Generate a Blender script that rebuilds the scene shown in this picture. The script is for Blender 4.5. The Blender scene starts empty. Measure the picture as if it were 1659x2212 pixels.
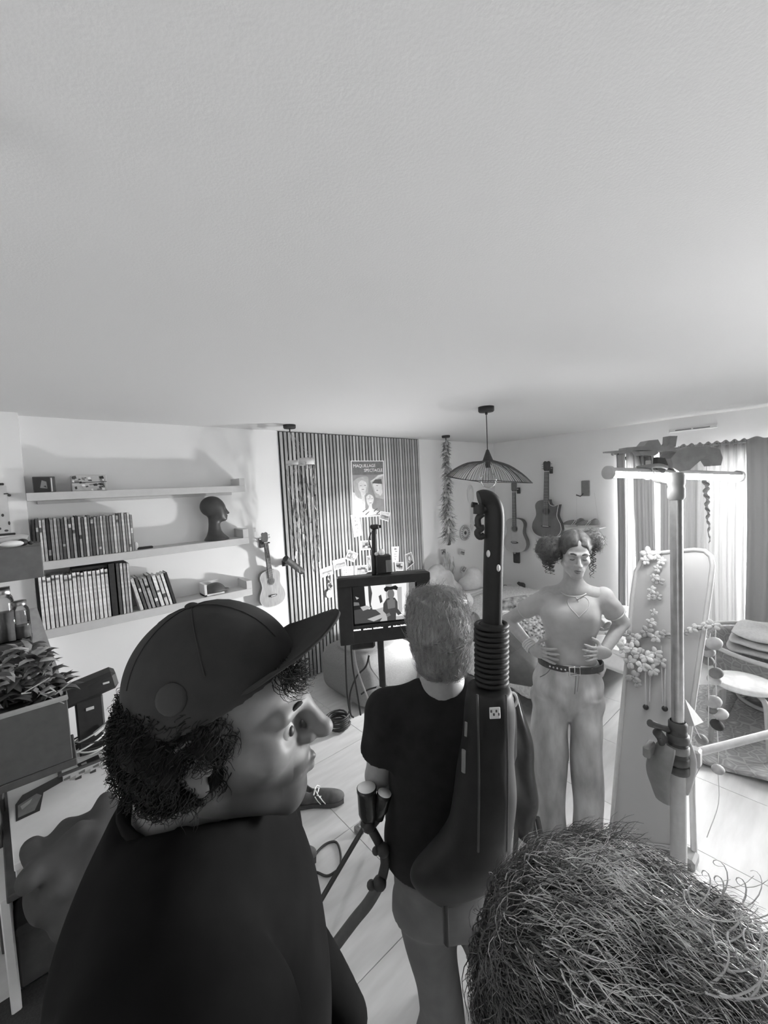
import bpy, math, random
import numpy as np
from mathutils import Vector as V, Matrix
from mathutils.bvhtree import BVHTree

S = bpy.context.scene
COL = S.collection
rnd = random.Random(7)
pi = math.pi

# ------------------------------------------------------------------ camera, light, exposure
IMG_W, IMG_H, FPX = 1659, 2212, 870.0
YAW, PITCH, ROLL, EYE = 49.4, 3.4, -2.85, 1.9
CR = (Matrix.Rotation(math.radians(YAW - 90), 3, 'Z') @ Matrix.Rotation(math.radians(90 - PITCH), 3, 'X')
      @ Matrix.Rotation(math.radians(ROLL), 3, 'Z'))
CP = V((0, 0, EYE))
cd = bpy.data.cameras.new('camera')
cd.sensor_fit = 'HORIZONTAL'; cd.sensor_width = 36; cd.lens = FPX * 36 / IMG_W
cd.clip_start = 0.02; cd.clip_end = 100
cam = bpy.data.objects.new('camera', cd); COL.objects.link(cam)
cam.matrix_world = Matrix.Translation(CP) @ CR.to_4x4()
S.camera = cam
S.view_settings.view_transform = 'Standard'; S.view_settings.look = 'None'
S.view_settings.gamma = 1; S.view_settings.use_curve_mapping = False
S.view_settings.exposure = 2.15

wd = bpy.data.worlds.new('sky'); S.world = wd; wd.use_nodes = True
bg = wd.node_tree.nodes['Background']
bg.inputs[0].default_value = (.8, .8, .8, 1); bg.inputs[1].default_value = 1.0

def area(name, loc, rot, sx, sy, power, spread=180):
    l = bpy.data.lights.new(name, 'AREA'); l.shape = 'RECTANGLE'; l.size = sx; l.size_y = sy; l.energy = power
    l.spread = math.radians(spread)
    o = bpy.data.objects.new(name, l); COL.objects.link(o); o.location = loc; o.rotation_euler = rot
    return o
# daylight through the right-hand window, and through an unseen one added for light
area('added_window_daylight', (6.3, -1.5, 1.75), (0, math.radians(85), math.radians(-18)), 1.7, 1.8, 36, 60)
area('daylight_far', (7.0, 1.05, 2.6), (0, math.radians(62), 0), 2.4, 2.2, 215, 110)

YB, XR, ZC = 3.62, 5.39, 2.5

# pixel of the photograph -> point of the room
def ray(x, y): return CR @ V(((x - IMG_W / 2) / FPX, -(y - IMG_H / 2) / FPX, -1))
def at(x, y, d): return CP + ray(x, y) * d
def on(x, y, ax, v):
    r = ray(x, y); return CP + r * ((v - CP[ax]) / r[ax])
def onB(x, y, off=0): return on(x, y, 1, YB - off)
def onR(x, y, off=0): return on(x, y, 0, XR - off)
def onF(x, y, z=0): return on(x, y, 2, z)

# ------------------------------------------------------------------ materials (all grey, the photograph is black and white)
MATS = {}
def M(name, v, rough=.6, metal=0, var=.12, scale=25, bump=0, spec=.5, stretch=None, coat=0, detail=4, tone=False):
    if name in MATS: return MATS[name]
    m = bpy.data.materials.new(name); m.use_nodes = True; nt = m.node_tree; n = nt.nodes; L = nt.links
    b = n['Principled BSDF']
    b.inputs['Roughness'].default_value = rough; b.inputs['Metallic'].default_value = metal
    b.inputs['Specular IOR Level'].default_value = spec; b.inputs['Coat Weight'].default_value = coat
    tc = n.new('ShaderNodeTexCoord'); no = n.new('ShaderNodeTexNoise')
    no.inputs['Scale'].default_value = scale; no.inputs['Detail'].default_value = detail
    src = tc.outputs['Object']
    if stretch:
        mp = n.new('ShaderNodeMapping'); mp.inputs['Scale'].default_value = stretch
        L.new(src, mp.inputs[0]); src = mp.outputs[0]
    L.new(src, no.inputs['Vector'])
    r = n.new('ShaderNodeValToRGB')
    lo, hi = max(0, v * (1 - var)), min(1, v * (1 + var))
    r.color_ramp.elements[0].color = (lo, lo, lo, 1); r.color_ramp.elements[1].color = (hi, hi, hi, 1)
    r.color_ramp.elements[0].position = .3; r.color_ramp.elements[1].position = .7
    L.new(no.outputs[0], r.inputs[0])
    if tone:
        at_ = n.new('ShaderNodeAttribute'); at_.attribute_name = 'tone'; mu = n.new('ShaderNodeMix'); mu.data_type = 'RGBA'; mu.blend_type = 'MULTIPLY'; mu.inputs[0].default_value = 1
        L.new(r.outputs[0], mu.inputs[6]); L.new(at_.outputs['Fac'], mu.inputs[7]); L.new(mu.outputs[2], b.inputs['Base Color'])
    else: L.new(r.outputs[0], b.inputs['Base Color'])
    if bump:
        bp = n.new('ShaderNodeBump'); bp.inputs['Strength'].default_value = bump; bp.inputs['Distance'].default_value = .01
        L.new(no.outputs[0], bp.inputs['Height']); L.new(bp.outputs[0], b.inputs['Normal'])
    MATS[name] = m; return m
def emis(name, v, k, base=None):
    m = bpy.data.materials.new(name); m.use_nodes = True; n = m.node_tree.nodes
    b = n['Principled BSDF']; q = v if base is None else base; b.inputs['Base Color'].default_value = (q, q, q, 1)
    b.inputs['Emission Color'].default_value = (v, v, v, 1); b.inputs['Emission Strength'].default_value = k
    MATS[name] = m; return m
def clear(name, gl=.12, tint=.95):           # thin glass: lets light through, mirrors a little
    m = bpy.data.materials.new(name); m.use_nodes = True; nt = m.node_tree; n = nt.nodes
    n.remove(n['Principled BSDF'])
    t = n.new('ShaderNodeBsdfTransparent'); t.inputs[0].default_value = (tint, tint, tint, 1)
    g = n.new('ShaderNodeBsdfGlossy'); g.inputs['Roughness'].default_value = .03
    fr = n.new('ShaderNodeLayerWeight'); fr.inputs[0].default_value = gl
    mx = n.new('ShaderNodeMixShader')
    nt.links.new(fr.outputs['Fresnel'], mx.inputs[0]); nt.links.new(t.outputs[0], mx.inputs[1]); nt.links.new(g.outputs[0], mx.inputs[2])
    nt.links.new(mx.outputs[0], n['Material Output'].inputs[0]); MATS[name] = m; return m
def sheer(name, v, tr, holes):               # thin cloth: part diffuse, part translucent, part open weave
    m = bpy.data.materials.new(name); m.use_nodes = True; nt = m.node_tree; n = nt.nodes; L = nt.links
    n.remove(n['Principled BSDF'])
    d = n.new('ShaderNodeBsdfDiffuse'); d.inputs[0].default_value = (v, v, v, 1)
    t = n.new('ShaderNodeBsdfTranslucent'); t.inputs[0].default_value = (v, v, v, 1)
    o = n.new('ShaderNodeBsdfTransparent')
    a = n.new('ShaderNodeMixShader'); a.inputs[0].default_value = tr
    b = n.new('ShaderNodeMixShader')
    tc = n.new('ShaderNodeTexCoord'); no = n.new('ShaderNodeTexNoise'); no.inputs['Scale'].default_value = 60
    mr = n.new('ShaderNodeMapRange'); mr.inputs[3].default_value = holes * .7; mr.inputs[4].default_value = min(1, holes * 1.3)
    L.new(tc.outputs['Object'], no.inputs['Vector']); L.new(no.outputs[0], mr.inputs[0]); L.new(mr.outputs[0], b.inputs[0])
    L.new(d.outputs[0], a.inputs[1]); L.new(t.outputs[0], a.inputs[2])
    L.new(a.outputs[0], b.inputs[1]); L.new(o.outputs[0], b.inputs[2])
    L.new(b.outputs[0], n['Material Output'].inputs[0]); MATS[name] = m; return m

# ------------------------------------------------------------------ mesh builder
def frame(o, u, v, w): return Matrix(((u[0], v[0], w[0], o[0]), (u[1], v[1], w[1], o[1]), (u[2], v[2], w[2], o[2]), (0, 0, 0, 1)))
FB = lambda p: frame(p, (1, 0, 0), (0, 0, 1), (0, -1, 0))       # on the back wall: u right, v up, w into the room
FR = lambda p: frame(p, (0, -1, 0), (0, 0, 1), (-1, 0, 0))      # on the right wall
def basis(d):
    d = V(d).normalized(); a = V((0, 0, 1)) if abs(d.z) < .9 else V((1, 0, 0))
    u = d.cross(a).normalized(); return u, d.cross(u), d
class G:
    def __init__(s): s.v = []; s.f = []; s.mi = []; s.m = 0; s.sm = []; s.smooth = False
    def add(s, vs, fs, T=None):
        b = len(s.v); s.v += [tuple(T @ V(p)) if T else tuple(p) for p in vs]
        s.f += [tuple(b + i for i in f) for f in fs]; s.mi += [s.m] * len(fs); s.sm += [s.smooth] * len(fs); return s
    def box(s, c, d, T=None, R=None):
        x, y, z = [k / 2 for k in d]; P = [V((a * x, b * y, e * z)) for a in (-1, 1) for b in (-1, 1) for e in (-1, 1)]
        if R: P = [R @ p for p in P]
        P = [p + V(c) for p in P]
        return s.add(P, [(0, 1, 3, 2), (4, 6, 7, 5), (0, 4, 5, 1), (2, 3, 7, 6), (0, 2, 6, 4), (1, 5, 7, 3)], T)
    def bbox(s, c, d, b=.004, T=None, R=None):          # box with chamfered edges
        x, y, z = [k / 2 for k in d]; b = min(b, x * .9, y * .9, z * .9); P = []; F = []
        for a in (-1, 1):
            for e in (-1, 1):
                for g in (-1, 1):
                    P += [V((a * x, e * (y - b), g * (z - b))), V((a * (x - b), e * y, g * (z - b))), V((a * (x - b), e * (y - b), g * z))]
        I = lambda a, e, g, k: ((a > 0) * 4 + (e > 0) * 2 + (g > 0)) * 3 + k
        for a in (-1, 1):
            F.append([I(a, e, g, 0) for e, g in ((-1, -1), (a, -a), (1, 1), (-a, a))])
            F.append([I(e, a, g, 1) for e, g in ((-1, -1), (-a, a), (1, 1), (a, -a))])
            F.append([I(e, g, a, 2) for e, g in ((-1, -1), (a, -a), (1, 1), (-a, a))])
        for a in (-1, 1):
            for e in (-1, 1):
                q = [I(a, e, -1, 0), I(a, e, -1, 1), I(a, e, 1, 1), I(a, e, 1, 0)]; F.append(q if a * e > 0 else q[::-1])
                q = [I(a, -1, e, 0), I(a, 1, e, 0), I(a, 1, e, 2), I(a, -1, e, 2)]; F.append(q if a * e > 0 else q[::-1])
                q = [I(-1, a, e, 1), I(-1, a, e, 2), I(1, a, e, 2), I(1, a, e, 1)]; F.append(q if a * e > 0 else q[::-1])
                for g in (-1, 1):
                    t = [I(a, e, g, 0), I(a, e, g, 1), I(a, e, g, 2)]; F.append(t if a * e * g > 0 else t[::-1])
        if R: P = [R @ p for p in P]
        return s.add([p + V(c) for p in P], F, T)
    def tube(s, pts, r, n=8, T=None, closed=False, caps=True, flat=1.0):
        pts = [V(p) for p in pts]; N = len(pts); rr = r if hasattr(r, '__len__') else [r] * N; P = []; F = []
        u = None
        for i, p in enumerate(pts):
            d = (pts[(i + 1) % N] - pts[i - 1]) if closed else (pts[min(i + 1, N - 1)] - pts[max(i - 1, 0)])
            if d.length < 1e-9: d = V((0, 0, 1))
            d.normalize()
            if u is None: u = basis(d)[0]
            else:
                u = u - d * u.dot(d); u = u.normalized() if u.length > 1e-6 else basis(d)[0]
            w = d.cross(u)
            P += [p + (u * math.cos(2 * pi * k / n) + w * (flat * math.sin(2 * pi * k / n))) * rr[i] for k in range(n)]
        for i in range(N if closed else N - 1):
            j = (i + 1) % N
            F += [(i * n + k, i * n + (k + 1) % n, j * n + (k + 1) % n, j * n + k) for k in range(n)]
        o = s.smooth; s.smooth = True; s.add(P, F, T); s.smooth = o
        if caps and not closed:
            s.add(P[:n], [tuple(range(n))[::-1]], T); s.add(P[-n:], [tuple(range(n))], T)
        return s
    def cyl(s, a, b, r0, r1=None, n=16, T=None): return s.tube([a, b], [r0, r0 if r1 is None else r1], n, T)
    def lathe(s, prof, n=24, T=None, axis=None):
        P = []; F = []
        for r, z in prof: P += [V((r * math.cos(2 * pi * k / n), r * math.sin(2 * pi * k / n), z)) for k in range(n)]
        for i in range(len(prof) - 1):
            F += [(i * n + k, i * n + (k + 1) % n, (i + 1) * n + (k + 1) % n, (i + 1) * n + k) for k in range(n)]
        o = s.smooth; s.smooth = True; s.add(P, F, T); s.smooth = o; return s
    def ell(s, c, r, n=16, m=10, T=None, R=None):
        r = r if hasattr(r, '__len__') else (r, r, r); P = []; F = []
        for i in range(m + 1):
            t = pi * i / m
            for k in range(n):
                p = V((r[0] * math.sin(t) * math.cos(2 * pi * k / n), r[1] * math.sin(t) * math.sin(2 * pi * k / n), -r[2] * math.cos(t)))
                P.append((R @ p if R else p) + V(c))
        for i in range(m): F += [(i * n + k, i * n + (k + 1) % n, (i + 1) * n + (k + 1) % n, (i + 1) * n + k) for k in range(n)]
        o = s.smooth; s.smooth = True; s.add(P, F, T); s.smooth = o; return s
    def prism(s, poly, h, T=None, z=0):
        a = sum(poly[i][0] * poly[(i + 1) % len(poly)][1] - poly[(i + 1) % len(poly)][0] * poly[i][1] for i in range(len(poly)))
        if a < 0: poly = poly[::-1]
        n = len(poly); P = [(p[0], p[1], z) for p in poly] + [(p[0], p[1], z + h) for p in poly]
        return s.add(P, [tuple(range(n))[::-1], tuple(range(n, 2 * n))] + [(i, (i + 1) % n, n + (i + 1) % n, n + i) for i in range(n)], T)
    def flat(s, poly, z, T=None):
        a = sum(poly[i][0] * poly[(i + 1) % len(poly)][1] - poly[(i + 1) % len(poly)][0] * poly[i][1] for i in range(len(poly)))
        if a < 0: poly = poly[::-1]
        return s.add([(p[0], p[1], z) for p in poly], [tuple(range(len(poly)))], T)
    def grid(s, f, nu, nv, T=None, wrap=False):
        P = [f(i / nu, j / nv) for j in range(nv + 1) for i in range(nu + (0 if wrap else 1))]; w = nu if wrap else nu + 1
        F = [(j * w + i, j * w + (i + 1) % w, (j + 1) * w + (i + 1) % w, (j + 1) * w + i) for j in range(nv) for i in range(nu)]
        o = s.smooth; s.smooth = True; s.add(P, F, T); s.smooth = o; return s
    def sheet(s, f, nu, nv, th, T=None):                # cloth with thickness
        P = [[V(f(i / nu, j / nv)) for i in range(nu + 1)] for j in range(nv + 1)]; N = []
        for j in range(nv + 1):
            for i in range(nu + 1):
                a = P[j][min(i + 1, nu)] - P[j][max(i - 1, 0)]; b = P[min(j + 1, nv)][i] - P[max(j - 1, 0)][i]
                N.append(a.cross(b).normalized())
        A = [p for row in P for p in row]; w = nu + 1; n = len(A)
        F = [(j * w + i, j * w + i + 1, (j + 1) * w + i + 1, (j + 1) * w + i) for j in range(nv) for i in range(nu)]
        F2 = [tuple(n + k for k in f_)[::-1] for f_ in F]
        ed = [i for i in range(w)] + [j * w + nu for j in range(1, nv + 1)] + [nv * w + i for i in range(nu - 1, -1, -1)] + [j * w for j in range(nv - 1, 0, -1)]
        F3 = [(ed[k], n + ed[k], n + ed[(k + 1) % len(ed)], ed[(k + 1) % len(ed)]) for k in range(len(ed))]
        o = s.smooth; s.smooth = True; s.add([p + q * (th / 2) for p, q in zip(A, N)] + [p - q * (th / 2) for p, q in zip(A, N)], F + F2 + F3, T); s.smooth = o; return s
    def mesh(s, name, mats):
        me = bpy.data.meshes.new(name); me.from_pydata(s.v, [], s.f)
        for m in (mats if isinstance(mats, (list, tuple)) else [mats]): me.materials.append(m)
        me.polygons.foreach_set('material_index', s.mi); me.polygons.foreach_set('use_smooth', s.sm); me.update(); return me
def link(name, me, parent=None):
    o = bpy.data.objects.new(name, me); COL.objects.link(o)
    if parent: o.parent = parent; o.matrix_parent_inverse = Matrix.Translation(-parent.location)
    return o
def part(name, g, mats, parent, label=None, kind=None):
    o = link(name, g.mesh(name, mats), parent)
    if label: o['label'] = label
    if kind: o['kind'] = kind
    return o
def thing(name, label, cat, loc=(0, 0, 0), group=None):
    o = bpy.data.objects.new(name, None); COL.objects.link(o); o.location = loc; o.empty_display_size = .1
    o['label'] = label; o['category'] = cat
    if group: o['group'] = group
    return o
def solo(name, g, mats, label, cat, group=None, kind=None):
    o = link(name, g.mesh(name, mats)); o['label'] = label; o['category'] = cat
    if group: o['group'] = group
    if kind: o['kind'] = kind
    return o
def struct(name, g, mats, parent=None):
    o = link(name, g.mesh(name, mats), parent)
    if not parent: o['kind'] = 'structure'
    return o
def bez(pts, n=8):                                   # smooth line through points (Catmull-Rom)
    pts = [V(p) for p in pts]; out = []
    for i in range(len(pts) - 1):
        a, b, c, d = pts[max(i - 1, 0)], pts[i], pts[i + 1], pts[min(i + 2, len(pts) - 1)]
        for k in range(n):
            t = k / n; out.append(.5 * ((2 * b) + (c - a) * t + (2 * a - 5 * b + 4 * c - d) * t * t + (3 * b - a - 3 * c + d) * t ** 3))
    return out + [pts[-1]]
ORD = ['first', 'second', 'third', 'fourth', 'fifth', 'sixth', 'seventh', 'eighth', 'ninth', 'tenth', 'eleventh', 'twelfth', 'thirteenth',
       'fourteenth', 'fifteenth', 'sixteenth', 'seventeenth', 'eighteenth', 'nineteenth', 'twentieth'] + \
      ['twenty-' + k for k in ('first', 'second', 'third', 'fourth', 'fifth', 'sixth', 'seventh', 'eighth', 'ninth')] + \
      ['thirtieth'] + ['thirty-' + k for k in ('first', 'second', 'third', 'fourth', 'fifth', 'sixth', 'seventh', 'eighth', 'ninth')]

# ------------------------------------------------------------------ smooth blended solids (bodies, cloth, cushions)
class SDF:
    """Blended solids sampled on a grid, turned into one closed surface."""
    def __init__(s, lo, hi, h):
        s.lo = np.array(lo, np.float32); s.h = h
        s.n = np.maximum(((np.array(hi) - np.array(lo)) / h).astype(int) + 2, 4)
        s.ax = [s.lo[i] + h * np.arange(s.n[i], dtype=np.float32) for i in range(3)]
        s.D = np.full(tuple(s.n), 1.0, np.float32)
    def _sub(s, lo, hi):
        a = np.clip(np.floor((np.array(lo) - s.lo) / s.h).astype(int), 0, s.n); b = np.clip(np.ceil((np.array(hi) - s.lo) / s.h).astype(int) + 1, 0, s.n)
        sl = tuple(slice(a[i], b[i]) for i in range(3))
        return sl, s.ax[0][sl[0]][:, None, None], s.ax[1][sl[1]][None, :, None], s.ax[2][sl[2]][None, None, :]
    def _op(s, sl, d, k, sub):
        D = s.D[sl]
        if d.size == 0: return
        if sub: d = -d; hh = np.clip(.5 + .5 * (D - d) / k, 0, 1) if k else (D > d); s.D[sl] = (d + (D - d) * hh + k * hh * (1 - hh)) if k else np.maximum(D, d)
        else: hh = np.clip(.5 + .5 * (D - d) / k, 0, 1) if k else 0; s.D[sl] = (D + (d - D) * hh - k * hh * (1 - hh)) if k else np.minimum(D, d)
    def cap(s, a, b, ra, rb, k=.01, sub=False):
        a = np.array(a, np.float32); b = np.array(b, np.float32); m = max(ra, rb) + 2 * k + .02
        sl, X, Y, Z = s._sub(np.minimum(a, b) - m, np.maximum(a, b) + m); e = b - a; L = max(float(e @ e), 1e-9)
        t = np.clip(((X - a[0]) * e[0] + (Y - a[1]) * e[1] + (Z - a[2]) * e[2]) / L, 0, 1)
        d = np.sqrt((X - a[0] - t * e[0]) ** 2 + (Y - a[1] - t * e[1]) ** 2 + (Z - a[2] - t * e[2]) ** 2) - (ra + (rb - ra) * t)
        s._op(sl, d, k, sub); return s
    def chain(s, pts, rs, k=.01):
        for i in range(len(pts) - 1): s.cap(pts[i], pts[i + 1], rs[i], rs[i + 1], k)
        return s
    def ell(s, c, r, k=.01, R=None, sub=False):
        r = r if hasattr(r, '__len__') else (r, r, r); m = max(r) + 2 * k + .02; c = np.array(c, np.float32)
        sl, X, Y, Z = s._sub(c - m, c + m); X = X - c[0]; Y = Y - c[1]; Z = Z - c[2]
        if R is not None:
            R = np.array(R, np.float32); X, Y, Z = (R[0, 0] * X + R[1, 0] * Y + R[2, 0] * Z), (R[0, 1] * X + R[1, 1] * Y + R[2, 1] * Z), (R[0, 2] * X + R[1, 2] * Y + R[2, 2] * Z)
        k0 = np.sqrt((X / r[0]) ** 2 + (Y / r[1]) ** 2 + (Z / r[2]) ** 2); k1 = np.sqrt((X / r[0] ** 2) ** 2 + (Y / r[1] ** 2) ** 2 + (Z / r[2] ** 2) ** 2) + 1e-6
        s._op(sl, k0 * (k0 - 1) / k1, k, sub); return s
    def box(s, c, d, r=.01, k=.01, R=None, sub=False):
        c = np.array(c, np.float32); m = float(np.linalg.norm(d)) / 2 + 2 * k + .02
        sl, X, Y, Z = s._sub(c - m, c + m); X = X - c[0]; Y = Y - c[1]; Z = Z - c[2]
        if R is not None:
            R = np.array(R, np.float32); X, Y, Z = (R[0, 0] * X + R[1, 0] * Y + R[2, 0] * Z), (R[0, 1] * X + R[1, 1] * Y + R[2, 1] * Z), (R[0, 2] * X + R[1, 2] * Y + R[2, 2] * Z)
        qx, qy, qz = np.abs(X) - d[0] / 2 + r, np.abs(Y) - d[1] / 2 + r, np.abs(Z) - d[2] / 2 + r
        dd = np.sqrt(np.maximum(qx, 0) ** 2 + np.maximum(qy, 0) ** 2 + np.maximum(qz, 0) ** 2) + np.minimum(np.maximum(qx, np.maximum(qy, qz)), 0) - r
        s._op(sl, dd, k, sub); return s
    def stack(s, rows, k=.01, sub=False):
        """rows of (z, cx, cy, half width, half depth) from low to high: a body of oval sections"""
        rows = np.array(rows, np.float32); m = .05
        lo = (float((rows[:, 1] - rows[:, 3]).min()) - m, float((rows[:, 2] - rows[:, 4]).min()) - m, rows[0, 0] - .001); hi = (float((rows[:, 1] + rows[:, 3]).max()) + m, float((rows[:, 2] + rows[:, 4]).max()) + m, rows[-1, 0] + .001)
        sl, X, Y, Z = s._sub(np.array(lo) - [0, 0, m], np.array(hi) + [0, 0, m]); z = Z.ravel()
        zz = np.clip(z, rows[0, 0], rows[-1, 0]); t = rows[:, 0]
        def ip(c):
            y = rows[:, c]; q = np.interp(zz, t, y)
            for _ in range(2): q = np.convolve(np.pad(q, 3, mode='edge'), np.ones(7) / 7, 'valid') if len(q) > 7 else q
            return q.astype(np.float32)[None, None, :]
        cx, cy, a, b = ip(1), ip(2), ip(3), ip(4)
        d = (np.sqrt(((X - cx) / a) ** 2 + ((Y - cy) / b) ** 2) - 1) * np.minimum(a, b)
        d = np.maximum(d, np.maximum(rows[0, 0] - Z, Z - rows[-1, 0])); s._op(sl, d, k, sub); return s
    def warp(s, f): 
        X, Y, Z = s.ax[0][:, None, None], s.ax[1][None, :, None], s.ax[2][None, None, :]; s.D = s.D + f(X, Y, Z).astype(np.float32); return s
    def cut(s, f):
        X, Y, Z = s.ax[0][:, None, None], s.ax[1][None, :, None], s.ax[2][None, None, :]; s.D = np.maximum(s.D, (f(X, Y, Z) + 0 * s.D).astype(np.float32)); return s
    def surf(s, T=None):
        D = s.D.copy(); D[0] = D[-1] = 1; D[:, 0] = D[:, -1] = 1; D[:, :, 0] = D[:, :, -1] = 1
        n = np.array(D.shape); I = D < 0
        c = [D[a:n[0] - 1 + a, b:n[1] - 1 + b, e:n[2] - 1 + e] for a in (0, 1) for b in (0, 1) for e in (0, 1)]
        cnt = sum((q < 0).astype(np.int8) for q in c); act = (cnt > 0) & (cnt < 8); idx = np.argwhere(act)
        cc = np.stack([q[act] for q in c], 1); off = np.array([(a, b, e) for a in (0, 1) for b in (0, 1) for e in (0, 1)], np.float32)
        acc = np.zeros((len(idx), 3), np.float32); w = np.zeros((len(idx), 1), np.float32)
        for i in range(8):
            for j in range(i + 1, 8):
                if np.abs(off[i] - off[j]).sum() != 1: continue
                x = (cc[:, i] < 0) != (cc[:, j] < 0); t = np.where(x, cc[:, i] / np.where(x, cc[:, i] - cc[:, j], 1), 0)[:, None]
                acc += np.where(x[:, None], off[i] + (off[j] - off[i]) * t, 0); w += x[:, None]
        P = (idx + acc / np.maximum(w, 1)) * s.h + s.lo
        num = -np.ones(act.shape, np.int64); num[act] = np.arange(len(idx)); Q = []
        for ax in range(3):
            a = [slice(1, -1)] * 3; a[ax] = slice(0, -1); b = [slice(1, -1)] * 3; b[ax] = slice(1, None)
            A = I[tuple(a)]; B = I[tuple(b)]; e = np.argwhere(A != B)
            if not len(e): continue
            u, v = (ax + 1) % 3, (ax + 2) % 3; g = e.copy(); g[:, u] += 1; g[:, v] += 1; q = []
            for du, dv in ((-1, -1), (0, -1), (0, 0), (-1, 0)):
                h = g.copy(); h[:, u] += du; h[:, v] += dv; q.append(num[h[:, 0], h[:, 1], h[:, 2]])
            q = np.stack(q, 1); fl = ~A[e[:, 0], e[:, 1], e[:, 2]]; q[fl] = q[fl][:, ::-1]; Q.append(q)
        Q = np.concatenate(Q)
        if T is not None:
            T = np.array(T, np.float32); P = P @ T[:3, :3].T + T[:3, 3]
        return P, Q
    def mesh(s, name, mats, T=None, smooth=2):
        P, Q = s.surf(T)
        for _ in range(smooth):                       # light relaxing takes the grid steps off
            A = np.zeros_like(P); C = np.zeros((len(P), 1), np.float32)
            for a in range(4):
                b = (a + 1) % 4
                np.add.at(A, Q[:, a], P[Q[:, b]]); np.add.at(A, Q[:, b], P[Q[:, a]]); np.add.at(C, Q[:, a], 1); np.add.at(C, Q[:, b], 1)
            P = P * .5 + (A / np.maximum(C, 1)) * .5
        me = bpy.data.meshes.new(name); me.vertices.add(len(P)); me.vertices.foreach_set('co', P.astype(np.float32).ravel())
        me.loops.add(Q.size); me.loops.foreach_set('vertex_index', Q.astype(np.int32).ravel()); me.polygons.add(len(Q))
        me.polygons.foreach_set('loop_start', np.arange(0, Q.size, 4, dtype=np.int32)); me.polygons.foreach_set('loop_total', np.full(len(Q), 4, np.int32))
        me.polygons.foreach_set('use_smooth', np.ones(len(Q), bool)); me.update(calc_edges=True); me.validate()
        for m in (mats if isinstance(mats, (list, tuple)) else [mats]): me.materials.append(m)
        return me

def set_tone(me, f):                      # the surface's own lighter and darker areas (beard, lips, brows), kept per vertex
    P = np.empty(len(me.vertices) * 3, np.float32); me.vertices.foreach_get('co', P); P = P.reshape(-1, 3)
    a = me.attributes.new('tone', 'FLOAT', 'POINT'); a.data.foreach_set('value', f(P).astype(np.float32))
def fur(me, T, n, r, length, rad, flow, curl=.006, keep=None, lift=.003, seg=9, seed=1, fr=.8):
    """strands lying along a hair surface: start points are its own vertices"""
    N = len(me.vertices); P = np.empty(N * 3, np.float32); me.vertices.foreach_get('co', P); P = P.reshape(-1, 3)
    Q = np.empty(N * 3, np.float32); me.vertices.foreach_get('normal', Q); Q = Q.reshape(-1, 3); out = []
    q = random.Random(seed); k = 0
    while len(out) < n and k < n * 20:
        k += 1; i = q.randrange(N); p = V(P[i]); d = V(Q[i])
        if keep and not keep(T @ p if False else p, d): continue
        f = flow(p, d) + V((q.uniform(-.4, .4), q.uniform(-.4, .4), q.uniform(-.4, .4))); f -= d * f.dot(d)
        if f.length < .05: continue
        f.normalize(); s_ = d.cross(f); l = q.uniform(*length); ph = q.uniform(0, 6); c = curl * q.uniform(.4, 1.2); lf = lift * q.uniform(.2, 1.6); bend = q.uniform(.8, 2.2)
        out.append(([p + f * (l * j / seg) + d * (lf + c - bend * (l * j / seg) ** 2) + (s_ * math.cos(ph + fr * j) + d * math.sin(ph + fr * j)) * c for j in range(seg + 1)], q.uniform(*rad)))
    return out
# ------------------------------------------------------------------ the room
m_wall = M('wall_paint', .84, .75, var=.015, scale=3, bump=.02)
m_ceil = M('ceiling_paint', .68, .8, var=.01, scale=160, bump=.05)
m_tile = M('floor_laminate', .60, .30, var=.10, scale=3, stretch=(1, 6, 1))
m_white = M('white_lacquer', .78, .4, var=.02)
m_white2 = M('matt_white', .72, .7, var=.03)
m_black = M('matt_black', .025, .55, var=.2)
m_blackg = M('gloss_black', .02, .25, var=.2)
m_dark = M('dark_grey', .075, .6, var=.15)
m_grey = M('mid_grey', .22, .6, var=.1)
m_lgrey = M('light_grey', .48, .6, var=.06)
m_pale = M('pale_grey', .62, .6, var=.05)
m_chrome = M('chrome', .7, .2, metal=1, var=.02)
m_steel = M('brushed_steel', .35, .35, metal=1, var=.05)
m_glass = clear('window_glass', .08)
m_paper = M('paper', .80, .8, var=.02)

X0, Y0 = -1.3, -2.7
g = G(); g.box(((X0 + XR) / 2, (Y0 + YB) / 2, -.06), (XR - X0 + .4, YB - Y0 + .4, .1)); fl = struct('floor', g, M('floor_joint', .30, .8))
tm = G(); tm.bbox((0, 0, -.005), (.5975, .5975, .012), .001); tm = tm.mesh('floor_tile', m_tile)
nx, ny = int((XR - X0) / .6) + 1, int((YB - Y0) / .6) + 1
for i in range(nx):
    for j in range(ny):
        o = link('tile', tm, fl); o.location = (XR - .30 - i * .6, YB - .30 - j * .6, 0); o.matrix_parent_inverse = Matrix()
g = G(); g.box(((X0 + XR) / 2, (Y0 + YB) / 2, ZC + .06), (XR - X0 + .4, YB - Y0 + .4, .12)); struct('ceiling', g, m_ceil)
g = G(); g.box(((X0 + XR) / 2, YB + .1, ZC / 2), (XR - X0 + .4, .2, ZC)); struct('wall_back', g, m_wall)
g = G(); g.box((X0 - .1, (Y0 + YB) / 2, ZC / 2), (.2, YB - Y0, ZC)); g.box(((X0 - .052) / 2, YB - .06, ZC / 2), (-.052 - X0, .12, ZC)); struct('wall_left', g, m_wall)
g = G(); g.box(((X0 + XR) / 2, Y0 - .1, ZC / 2), (XR - X0 + .4, .2, ZC)); struct('wall_front', g, M('wall_behind', .14, .8, var=.05))
WIN = [(.30, 1.83), (-2.35, -.45)]; WZ = 2.14  # second opening: a window added out of view to bring in more daylight
g = G()
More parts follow.
